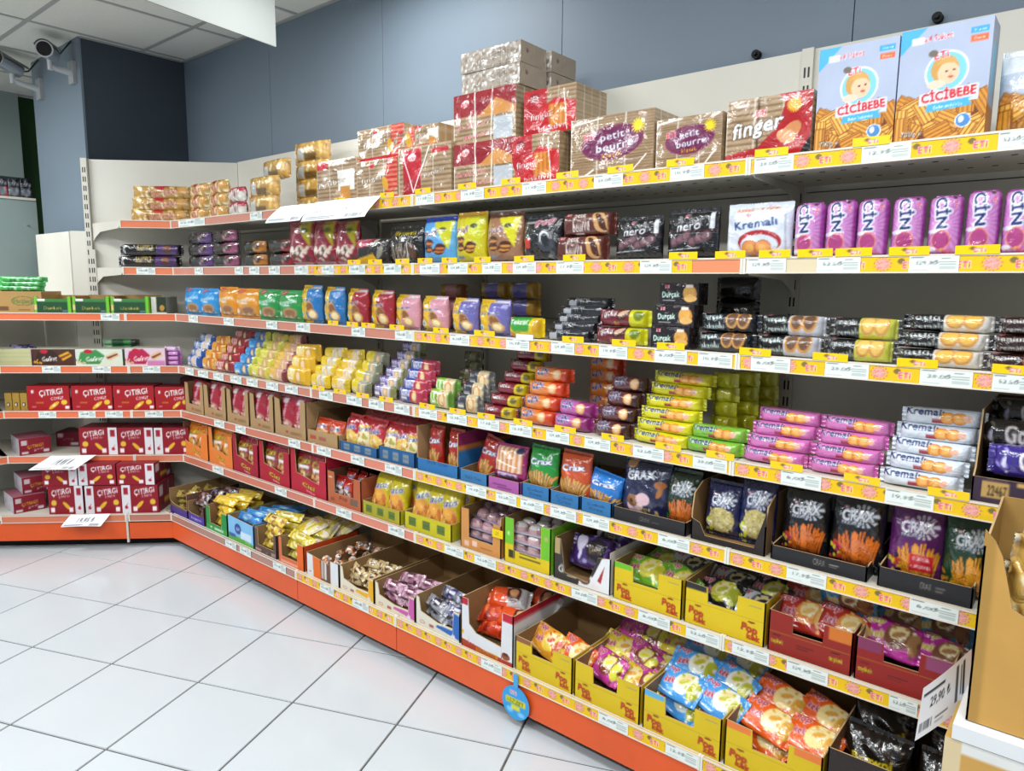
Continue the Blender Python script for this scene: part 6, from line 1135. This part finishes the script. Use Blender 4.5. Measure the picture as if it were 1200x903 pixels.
winbox((1.993, 2.224, 0.112), '#d8d4c4', '#2a62b0', 'cream and blue window carton of silver cakes', [chunk('#8f8f98', '#2a2430', '#cfd0d8', 10, 4.6, 3, 14), chunk('#7c7c90', '#3a3a70', '#d8d8e0', 10, 4.6, 3, 15)], ('silver striped cake', 'in the cream-blue window carton'), nz=2)
q = (2.233, 2.472, 0.190); W, H = w_(q) - .2, q[2] * 100; q2 = (2.233, 2.472, 0.178); H2 = q2[2] * 100
cv = Cv(W, H2, '#d6d7da', 3.6); cv.rect(0, .86, .14, 1, '#b81f34').rect(.8, .84, 1, 1, '#b81f34').poly([(0, 0), (1, 0), (1, .08), (.5, .1), (0, .16)], '#a83a28').rect(.3, .02, .72, .1, '#c9781c').tx('KOLAÇKOY', .5, .06, 1.0, '#7a2a18', -2, b=.03, wfit=.36).ell(.86, .16, 1.9, 1.2, '#8a4a30').ell(.86, .2, 1.2, .6, '#5a2a18').ell(.04, .3, .5, .8, '#d9a82c')
sd = Cv(38, H2, '#d2d3d6', 1.2); sd.rect(0, .84, 1, 1, '#b81f34').poly([(.1, .45), (.2, .65), (.25, .55), (.3, .45)], '#9a9ca0')
carton('display_carton', q, FR, 7, 38, cv, [(0, H2), (W * .14, H2), (W * .16, H2 * .5), (W * .3, H2 * .36), (W * .78, H2 * .3), (W * .8, H2), (W, H2)], [(0, H2), (38, H2)], H2, 'big white carton with torn red rim of orange-red bags', sd, '#93744c', d=.008)
ob = Cv(16, 8, '#dd4f1c', 3.2); ob.rect(.5, 0, 1, 1, '#c9c6c6').ell(.62, .5, 2.6, 2, '#4a2018').ell(.62, .52, 1.6, 1, '#e0a070').rect(.42, .7, .52, .9, '#efeeee').line(.1, .8, .4, .85, .3, '#f6a070'); ob = bar(ob, 6, seed=18, wr=.35, k=3.5, split=True)
oc_ = Cv(14, 7, '#c93a1c', 3); oc_.speck(0, 0, 1, 1, ['#e0602c', '#8f1c14', '#f08a50'], 1.2, 20); oc_ = bar(oc_, 6, seed=19, wr=.45, k=3.5)
for i, (dx, dd, zz, rz, t_) in enumerate(((-.035, .08, .006, 10, oc_), (.045, .07, .006, -8, oc_), (-.05, .10, .04, 18, oc_), (.045, .10, .045, 10, ob), (-.03, .15, .085, 24, ob), (.05, .24, .075, -18, ob), (-.01, .19, .035, 5, oc_))):
    put('cake_bag', t_, FR, c_(q) + dx * .9, BD + dd, z7 + zz + .024, 'orange-red cake bag in the big white carton, %s' % ('bottom left', 'bottom right', 'middle left', 'middle right with white end', 'topmost with brown picture', 'topmost at back', 'buried in the middle')[i], 'cake', rz=rz, rx=-50)
for (qa, qh, cap, ds, tp, cds, nn) in (((2.479, 2.710, 0.074), (2.479, 2.710, 0.118), '#8c5a3c', 'yellow cake carton with brown corner, nearly empty', [CK['gold'], CK['orange']], ('golden orange cake pouch', 'in the nearly empty yellow carton'), (2, 1, 1)),
                               ((2.716, 2.948, 0.065), (2.716, 2.948, 0.117), None, 'yellow cake carton heaped with pink and yellow pouches', [CK['pink'], CK['yellow'], CK['pink']], ('pink or yellow cake pouch', 'in the pink-heaped yellow carton'), (3, 3, 1)),
                               ((2.956, 3.194, 0.064), (2.956, 3.194, 0.120), '#5aa8d4', 'yellow cake carton with light blue corner', [CK['blue']], ('blue cake pouch', 'in the blue-cornered carton'), (2, 3, 2)),
                               ((3.201, 3.450, 0.075), (3.201, 3.450, 0.129), '#e07a3c', 'yellow cake carton with two orange corners', [CK['orange']], ('orange and cream cake pouch', 'in the orange-cornered carton'), (2, 2, 2))):
    popkek(qa, 7, qa[2] * 100, qh[2] * 100, ds, cap, '#e07a3c' if cap == '#e07a3c' else None, d=.010, D=36, base='#d2b41a')
    cakes(tp, qa, 7, nn[0], nn[1], cds[0], cds[1], z0=.045 if nn[2] < 2 else .03, layers=nn[2], lz=.022, dd=.07, dy=.09)
q = (3.458, 3.738, 0.164); W, H = w_(q), q[2] * 100; cv = Cv(W, H, '#2c2422', 3)
carton('display_carton', q, FR, 7, 36, cv, [(0, H), (W, H)], [(0, H), (36, H)], H + 2, 'black carton of dark brownie bags at bottom right', Cv(36, H, '#3a2c26', .6), '#7a5e40', d=.012)
cb_ = Cv(15, 18, '#17120f', 4.2); cb_.tx('Browni', .5, .58, 2.0, '#d8c01c', 6, b=.04, wfit=.6).tx('GOLD', .5, .48, 1.0, '#e6e0d4', 6, b=.02, wfit=.3).speck(.1, .05, .9, .4, ['#6a4a34', '#2a1c16', '#d8ccb8', '#46342a'], 1.1, 30).speck(.1, .75, .9, 1, ['#3a3430', '#8f8a82'], .5, 12)
bb = bag(cb_, 8, seed=33, wr=.4)
for i in range(2):
    for r_ in range(2): put('cake_bag', bb, FR, q[0] + .08 + .17 * i, BD + .09 + .12 * r_, z7 + .02 + .01 * r_, 'black brownie bag with yellow lettering, %s %s in the black carton' % (('front', 'back')[r_], ('left', 'right')[i]), 'cake', rx=-18, rz=rj.uniform(-8, 8), scale=(1, 1, .95))
# blue hanging disc
cv = Cv(9, 9, '#3a9ad8', 4); cv.ell(.5, .5, 4.4, 4.4, '#3a9ad8').tx('ETi', .42, .78, 1, '#d4213c', 0, '#f6e6e6', .1).rect(.15, .45, .85, .62, '#d8cf2a').tx('LEZZET', .5, .53, 1.1, '#5a6a1c', -3, b=.04, wfit=.6).rect(.35, .28, .65, .42, '#d8cf2a').ell(.3, .25, 1, .7, '#7cc4ec').ell(.7, .2, 1.1, .6, '#7cc4ec')
m_ = MB(); n0 = 32; cols_ = None
rings = [(.0, 0), (.25, 1), (.5, 1), (.75, 1), (1, 1)]; V_ = []; C_ = []
for k in range(15):
    r_ = k / 14
    for i in range(49):
        t_ = 2 * math.pi * i / 48; V_.append((r_ * .5 * math.cos(t_) + .5, r_ * .5 * math.sin(t_) + .5))
V_ = np.array(V_).reshape(15, 49, 2); CC = cv.sample(V_[..., 0], V_[..., 1])
dx_, dr_ = [(2.444, 2.561)][0], .058
m_.grid(lambda i, j: ((V_[j, i, 0] - .5) * 2 * dr_, -.0, (V_[j, i, 1] - .5) * 2 * dr_), 49, 15, CC); m_.grid(lambda i, j: ((V_[j, i, 0] - .5) * 2 * dr_, .001, (V_[j, i, 1] - .5) * 2 * dr_), 49, 15, CC, flip=True)
tg = empty('hanging_tag', at(FR, (dx_[0] + dx_[1]) / 2 + .0, BD - .014, .086)); m_.build('disc', M['paper'], tg)
m_ = MB(); m_.box(-.009, .009, -.001, .001, .05, .10, '#3a9ad8'); m_.build('hanging_strap', M['plastic'], tg); tag(tg, 'round light blue tag with yellow band hanging from the lowest rail', 'tag')

# ---------------------------------------------------------------- left run
def citir(front='#a3161f', w=17, h=9, res=3.4, kind=0):
    c = Cv(w, h, front, res)
    if kind == 0: c.tx('ÇITIRGI', .56, .74, 2.0, '#efe6e4', 6, '#5a1018', .02, b=.04, wfit=.56).tx('COFFEE', .7, .5, 1.0, '#efe6e4', 5, b=.03, wfit=.3).ell(.62, .22, 2.4, .7, '#e0b02c', 32).ell(.62, .22, .8, .35, '#f4e2a0', 32).ell(.86, .34, 1.2, .9, '#e6bc3a').rect(.88, .08, .97, .2, '#efe6e6').rect(.1, .7, .16, .82, '#e0c8c8').rect(.2, .3, .38, .34, '#d8a02a').rect(.1, .14, .2, .18, '#d8b0b0')
    else:
        x0, x1 = (0, .76) if kind == 1 else (.24, 1); k_ = 1 if kind == 1 else -1; cx = (x0 + x1) / 2
        c.rect(0 if kind == 2 else .76, 0, .24 if kind == 2 else 1, 1, '#dcd8dc'); wx = .88 if kind == 1 else .12; c.rect(wx - .06, .66, wx + .06, .9, '#9c1a2c').ell(wx, .22, .7, .6, '#b02038').line(wx, .25, wx + .04, .36, .15, '#b02038')
        c.tx('ÇITIRGI', cx, .78, 1.7, '#efe6e4', 6, '#5a1018', .02, b=.04, wfit=.56).tx('SÜT KREMALI', cx + .08, .62, .7, '#efe6e4', 6, b=.02, wfit=.3).ell(cx - .22 * k_, .4, 1.3, .9, '#e0b43a', 0).ell(cx + .14 * k_, .3, 2.2, .65, '#e0b02c', -32 * k_).rect(x0 + .06, .08, x0 + .17, .24, '#efe6e6').rect(x1 - .17, .08, x1 - .06, .24, '#efe6e6')
    return c
def cit_side(D, h, res=1.6): c = Cv(D, h, '#7c1526', res); return c.rect(.1, .55, .3, .85, '#c9b8bc').tx('ÇITIR', .6, .7, 1.2, '#d8c8cc', 70).rect(.35, .25, .7, .4, '#c9a02a').rect(.7, .1, .9, .3, '#cfc4c6')
z3, z4, z5, z6 = BZ(3), BZ(4), BZ(5), BZ(6)
def lbox(q, s, cvw, D, label, cat='biscuits', d=.02, kind='wafer_carton', side=None, top='#7c1a28', dz=0, rz=0, grp=None):
    cvw2 = cvw; sx = w_(q) / cvw.w; sz = (q[2] * 100) / cvw.h
    return put(kind, cbox(cvw2, D, side or cit_side(D, cvw.h), top=top), FL, c_(q), d + (BD if s == 7 else 0), BZ(s) + dz, label, cat, grp, rz=rz, scale=(sx * .985, 1, sz))
# L3
q = (-1.041, -0.701, 0.114); cv = Cv(w_(q), q[2] * 100, '#a8854f', 2.2); cv.ell(.72, .55, w_(q) * .17, 2.4, '#3a6a34').ell(.72, .55, w_(q) * .155, 2.1, '#a8854f').tx('Hoşbeş', .72, .55, 2.4, '#3a6a34', b=.02, wfit=.28).rect(.36, .12, .5, .3, '#6a4c2c').rect(.64, .14, .82, .17, '#6a4c2c')
put('cardboard_carton', cbox(cv, 20, top='#a8854f'), FL, c_(q), .02, z3, 'kraft carton with a green oval stamp under green packs', 'carton')
cg = Cv(24, 3, '#2f9a44', 2); cg.speck(0, 0, 1, 1, ['#bfe0c0', '#1c5a2c', '#5ac46a'], .7, 26); cg = bar(cg, 5, seed=3, wr=.25, fin=1.4)
for i in range(3): put('wafer_pack', cg, FL, c_(q) + .05 + .008 * i, .06, z3 + q[2] + .0005 + .024 * i, 'green wafer pack on the kraft carton, %s' % lay(i, 3), 'biscuits', rz=rj.uniform(-3, 3))
for i, q in enumerate(((-0.740, -0.549, 0.089), (-0.545, -0.352, 0.091), (-0.348, -0.148, 0.093))):
    W, H = w_(q) - .2, q[2] * 100; cv = Cv(W, H, '#1d4a2c', 2.6); cv.rect(0, 0, .08, 1, '#6cc22a').rect(.9, 0, 1, 1, '#6cc22a').rect(.1, .66, .9, .9, '#3a7a3c').rect(.1, .7, .3, .95, '#dfe4d8').tx('Dankek', .5, .32, 1.5, '#d8b84a', b=.01, wfit=.5).rect(.75, .1, .88, .18, '#5a8aa0').rect(0, .2, .08, .5, '#d8c88a')
    carton('display_carton', q, FL, 3, 18, cv, [(0, H), (W * .09, H), (W * .1, H * .85), (W * .88, H * .85), (W * .89, H), (W, H)], [(0, H), (18, H)], H * 1.05, 'dark and light green cake carton, %s' % lrw(i, 3), Cv(18, H, '#6cc22a', .6), '#9c7c50')
q = (-0.144, -0.064, 0.090); cv = Cv(w_(q) - .2, q[2] * 100, '#cfcfc4', 2.6); cv.rect(.35, .1, 1, 1, '#23331f').ell(.7, .35, 1.2, 1.6, '#b98a3c')
put('cake_carton', cbox(cv, 16, Cv(16, q[2] * 100, '#8a8a80', .6), top='#b8b8ac'), FL, c_(q), .03, z3, 'small white and dark green carton at the end of the green ones', 'carton')
# L4
def gofret(base, blob, a, txt, res=2.6): c = Cv(18, 6.6, base, res); return c.poly([(.05, .2), (.12, .8), (.45, .95), (.62, .6), (.5, .1), (.2, .1)], blob).ell(.28, .84, 1.7, .8, '#b81f34').tx('Gofret', .4, .42, 1.7, '#f0ece8', 4, b=.04, wfit=.36).poly([(.62, .6), (.85, .85), (.95, .6), (.72, .3)], a).poly([(.64, .5), (.88, .74), (.9, .66), (.68, .4)], '#7a3a24').speck(.0, .05, .2, .4, [a, blob], .7, 6)
for q, cvx, ds in (((-1.045, -0.776, 0.088), Cv(18, 6.6, '#b9b88a', 2), 'pale cream wafer cartons side, left end of the second left shelf'), ((-0.771, -0.556, 0.089), gofret('#4a2c20', '#33201a', '#d6a22a', ''), 'brown and yellow wafer carton'), ((-0.552, -0.304, 0.089), gofret('#cfd8c8', '#3c8a4a', '#d8c09a', ''), 'white and green wafer carton'), ((-0.295, -0.080, 0.095), gofret('#d8c0cc', '#b02048', '#d8b890', ''), 'white and pink wafer carton')):
    if ds.startswith('white and pink'): cvx.rect(.55, 0, .98, .3, '#c87cb0')
    if ds.startswith('pale'): cvx.hstripes(4, '#8a8a60', .4, duty=.1); ds = 'pale cream wafer carton at left end of its shelf'
    lbox(q, 4, cvx, 16, ds + (', second left shelf down' if 'pale' not in ds else ''), top='#c9c9b8', side=Cv(16, 6.6, '#6a9a6a' if 'green' in ds else '#a87a94', .6))
q = (-0.915, -0.784, 0.162); cpv = Cv(12, 3, '#2c2050', 2.2); cpv.rect(.1, .2, .4, .9, '#8a84b0'); put('wafer_pack', bar(cpv, 4, seed=4), FL, c_(q), .10, z4 + .068, 'dark purple pack on the pale cream carton, upper', 'biscuits'); put('wafer_pack', bar(cpv, 4, seed=4), FL, c_(q) - .06, .17, z4 + .072, 'dark purple pack on the pale cream carton, rear', 'biscuits')
cgn = Cv(20, 3.2, '#4a9a5a', 2.4); cgn.rect(.3, .2, .6, .8, '#1f5a34').rect(0, 0, .3, 1, '#9cc8a0').rect(.8, 0, 1, 1, '#2c3a2c'); cgn = bar(cgn, 5, seed=5)
for i in range(4): put('wafer_pack', cgn, FL, [(-0.503, -0.269)][0][0] + .11, .215, z4 + .033 * i, 'slim green wafer pack behind the white cartons, %s' % lay(i, 4), 'biscuits')
cpk = Cv(8, 2.6, '#a0489c', 2.4); cpk.rect(.1, .3, .8, .7, '#c88ac4'); cpk = bar(cpk, 4, seed=6)
for i in range(3): put('wafer_pack', cpk, FL, -.045, .05, z4 + .026 * i, 'small magenta wafer pack at the corner, %s' % lay(i, 3), 'biscuits')
cpw = Cv(8, 2.6, '#d8b8d4', 2.4); put('wafer_pack', bar(cpw, 4, seed=7), FL, -.055, .055, z4 + .078, 'pale pink wafer pack on top of the magenta ones', 'biscuits')
# L5
cgo = Cv(5, 9, '#a8842a', 2.4); cgo.rect(.3, .25, .7, .45, '#1a1712').rect(.35, .28, .55, .42, '#e6e0d0')
for i in range(3): put('wafer_pack', cbox(cgo, 12, top='#8a6c24', mat='foil'), FL, [(-0.921, -0.816)][0][0] + .04 * i - .0, .03, z5, 'golden yellow pack standing on end, %s, left of red cartons' % lrw(i, 3), 'biscuits', scale=(.7, 1, 1.05))
cq = ((-0.817, -0.596, 0.135), (-0.587, -0.373, 0.135), (-0.369, -0.152, 0.135), (-0.148, 0.034, 0.129))
for i, q in enumerate(cq): lbox(q, 5, citir(), 13, 'red coffee wafer carton on the third left shelf, %s' % lrw(i, 4), grp='red coffee wafer cartons')
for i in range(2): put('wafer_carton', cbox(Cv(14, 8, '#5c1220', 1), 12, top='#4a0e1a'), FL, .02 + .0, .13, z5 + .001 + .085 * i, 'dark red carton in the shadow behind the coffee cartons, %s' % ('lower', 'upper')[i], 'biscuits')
# L6
D6 = 15
for q, k_, ds in (((-0.565, -0.362, 0.152), 1, 'left'), ((-0.362, -0.171, 0.150), 1, 'middle'), ((-0.167, 0.022, 0.149), 2, 'right')):
    lbox(q, 6, citir('#8c1022', kind=k_), D6, 'red and white wafer carton on the lowest shelf, %s of three' % ds, grp='wafer cartons, lowest shelf')
bx = cbox(Cv(15, 9, '#86162a', 2.4).rect(.08, .6, .25, .86, '#c9b8bc').rect(.74, .08, .92, .24, '#d8ccd0').rect(.08, .06, .28, .2, '#d8ccd0').tx('ÇITIRGI', .5, .5, 1.6, '#e0b42a', 6, b=.04, wfit=.5).tx('granül', .6, .3, 1.1, '#e8dcd8', 6, wfit=.3), 20, cit_side(20, 9), top='#9a5a68', left=Cv(20, 9, '#c9c2ca', 1).speck(0, 0, 1, 1, ['#e6e2e6', '#a08c98'], 1.0, 12))
q = [(-0.880, -0.756)][0]; put('wafer_carton', bx, FL, c_(q), .06, z6, 'red carton turned sideways at left end of the lowest shelf', 'biscuits', rz=40)
put('wafer_carton', cbox(Cv(13, 8.5, '#6c1426', 1.6).rect(.1, .6, .3, .85, '#b8a8ac').rect(.6, .1, .9, .3, '#c9bcc0').tx('ÇITIRGI', .5, .5, 1, '#b09098'), 14, top='#5a1020'), FL, [(-0.756, -0.645)][0][0] + .02, .24, z6, 'dark red carton deeper on the lowest left shelf', 'biscuits')
# L7 two layers
h7 = (-0.694, -0.513, 0.158)[2]
low = (((-0.694, -0.513, 0.158), 1, 'first from left'), ((-0.504, -0.313, 0.155), 2, 'second from left'), ((-0.313, -0.120, 0.157), 2, 'rightmost'))
upp = (((-0.716, -0.535, 0.282), 1, 'first from left'), ((-0.531, -0.335, 0.279), 2, 'second from left'), ((-0.331, -0.134, 0.277), 1, 'rightmost'))
for q, k_, ds in low: lbox(q, 7, citir('#8c1022', kind=k_), 24, 'red and white wafer carton, lower layer on the base, %s' % ds, grp='wafer cartons on the base')
for q, k_, ds in upp: lbox((q[0], q[1], q[2] - h7 - .002), 7, citir('#8c1022', kind=k_), 24, 'red and white wafer carton, upper layer on the base, %s' % ds, dz=h7 + .001, grp='wafer cartons on the base')
for k, (qq, d_, zz) in enumerate((([(-0.897, -0.758)][0], -.02, 0), ([(-0.784, -0.689)][0], .16, 0), ([(-0.876, -0.741)][0], .04, .092))):
    put('wafer_carton', bx, FL, c_(qq), d_, z7 + zz, 'red wafer carton at left end of the base, %s' % ('front, turned', 'behind the turned one', 'on top')[k], 'biscuits', rz=(42, 36, 40)[k])

# ---------------------------------------------------------------- cartons at the right edge
xL, xR = .02, 1.66
def crate(name, x0, x1, y0, y1, z0, z1, col, lab, prints_, torn=False):
    """corrugated carton; x0 faces the aisle, y1 is the far end"""
    W = (y1 - y0) * 100; H = (z1 - z0) * 100; D = (x1 - x0) * 100
    c = Cv(W, H, col, 3.2); prints_(c); s_ = Cv(D, H, '#b98f4e', .8)
    if torn: prof = [(0, H * .98), (W * .04, H * .93), (W * .07, H * .86), (W * .12, H * .62), (W * .2, H * .57), (W * .5, H * .52), (W, H * .5)]; t_ = tray(c, D, prof, [(0, H * .9), (D, H)], H, s_, '#a8854a')
    else: t_ = cbox(c, D, s_, top='#b8924f', left=Cv(D, H, '#b98f4e', .8))
    fr = Matrix.Translation((x0, (y0 + y1) / 2, z0)) @ Matrix.Rotation(R(-90), 4, 'Z')
    return spawn(name, t_, fr, lab, 'carton')
YB = 0.150
crate('cardboard_carton', 1.42, 1.675, -.32, YB + .005, 0, .33, '#bd9350', 'plain kraft carton at the foot of the right stack', lambda c: None)
crate('cardboard_carton', 1.40, 1.675, -.32, YB + .005, .332, .655, '#c2954c', 'lower kraft carton at right edge with green brand lettering', lambda c: c.rect(0, .93, 1, 1, '#d9d8d4').rect(0, 0, .06, 1, '#d0bc94').tx('LARK', .24, .74, 1.1, '#1c4a66', -6, '#e6e6e0', .08, b=.05).tx('Mega', .28, .58, 4.2, '#1d7a44', -6, '#e6e6e0', .06, b=.06))
m_ = MB(); m_.box(1.398, 1.67, -.3, YB - .005, .657, .684, '#d8dadb'); tag(m_.build('carton_lid', M['attr'], None), 'white flat lid between the two kraft cartons at right', 'lid')
crate('cardboard_carton', 1.425, 1.66, -.28, YB - .02, .686, 1.045, '#c0924a', 'upper torn-open kraft carton at right edge with gold packs inside', lambda c: c.tx('Çeşit No', .32, .17, 1.0, '#4a3a1c', -4, b=.0, wfit=.22).tx('370-T7', .32, .09, 1.2, '#33260f', -4, b=.03, wfit=.2).rect(.0, 0, .05, 1, '#a67f3e'), True)
gg = Cv(12, 9, '#c9a050', 3); gg.speck(0, 0, 1, 1, ['#f4e6b0', '#8a6428', '#d8d4cc', '#3a2c1c'], 1.0, 40)
gg = bar(gg, 6, seed=31, wr=.4)
for i in range(3): spawn('gold_pack', gg, Matrix.Translation((1.49, YB - .10 - .005 * i, .84 + .055 * i)) @ Matrix.Rotation(R(-90 + 12 * i), 4, 'Z') @ Matrix.Rotation(R(8), 4, 'X'), 'crumpled gold pack inside the torn kraft carton, %s' % lay(i, 3), 'pack', 'gold packs in the torn carton')
# white price sheet sticking out by the cartons
cv = Cv(21, 12, '#dde1e8', 3.6); cv.tx('29,90 ₺', .42, .6, 2.2, '#1c1e22', 0, b=.03, wfit=.4).rect(.06, .78, .5, .84, '#33363c').rect(.72, .2, .76, .9, '#4a4d54').rect(.8, .3, .83, .85, '#6a6d74').vstripes(90, '#22242a', .9, .05, .3, .12, .3).rect(.36, .2, .6, .24, '#5a5d64').rect(.36, .12, .52, .15, '#7a7d84').rect(.84, .25, .88, .9, '#30333a')
P_ = [(1.500, 0.215, 0.566), (1.560, 0.138, 0.656), (1.580, 0.146, 0.751), (1.500, 0.209, 0.680)]
m_ = MB(); U, V = np.meshgrid(np.linspace(0, 1, cv.nx), np.linspace(0, 1, cv.ny)); A_, B_, C_, D_ = [Vector(p) for p in P_]
def fs(i, j):
    u, v = i / (cv.nx - 1), j / (cv.ny - 1); p = (A_ * (1 - u) + B_ * u) * (1 - v) + (D_ * (1 - u) + C_ * u) * v; return p + Vector((-.012 * math.sin(math.pi * u), 0, 0))
m_.grid(fs, cv.nx, cv.ny, cv.sample(U, V)); m_.grid(lambda i, j: fs(i, j) + Vector((.001, 0, 0)), cv.nx, cv.ny, cv.sample(U, V), flip=True)
tag(m_.build('price_sheet', M['paper'], None, None, True), 'large white price sheet standing out from the cartons at bottom right', 'price sign')
print('THINGS', sum(1 for o in S.objects if o.parent is None and 'label' in o), 'OBJECTS', len(S.objects), 'DUP', [k for k, v in ALLLAB.items() if v > 1][:30])
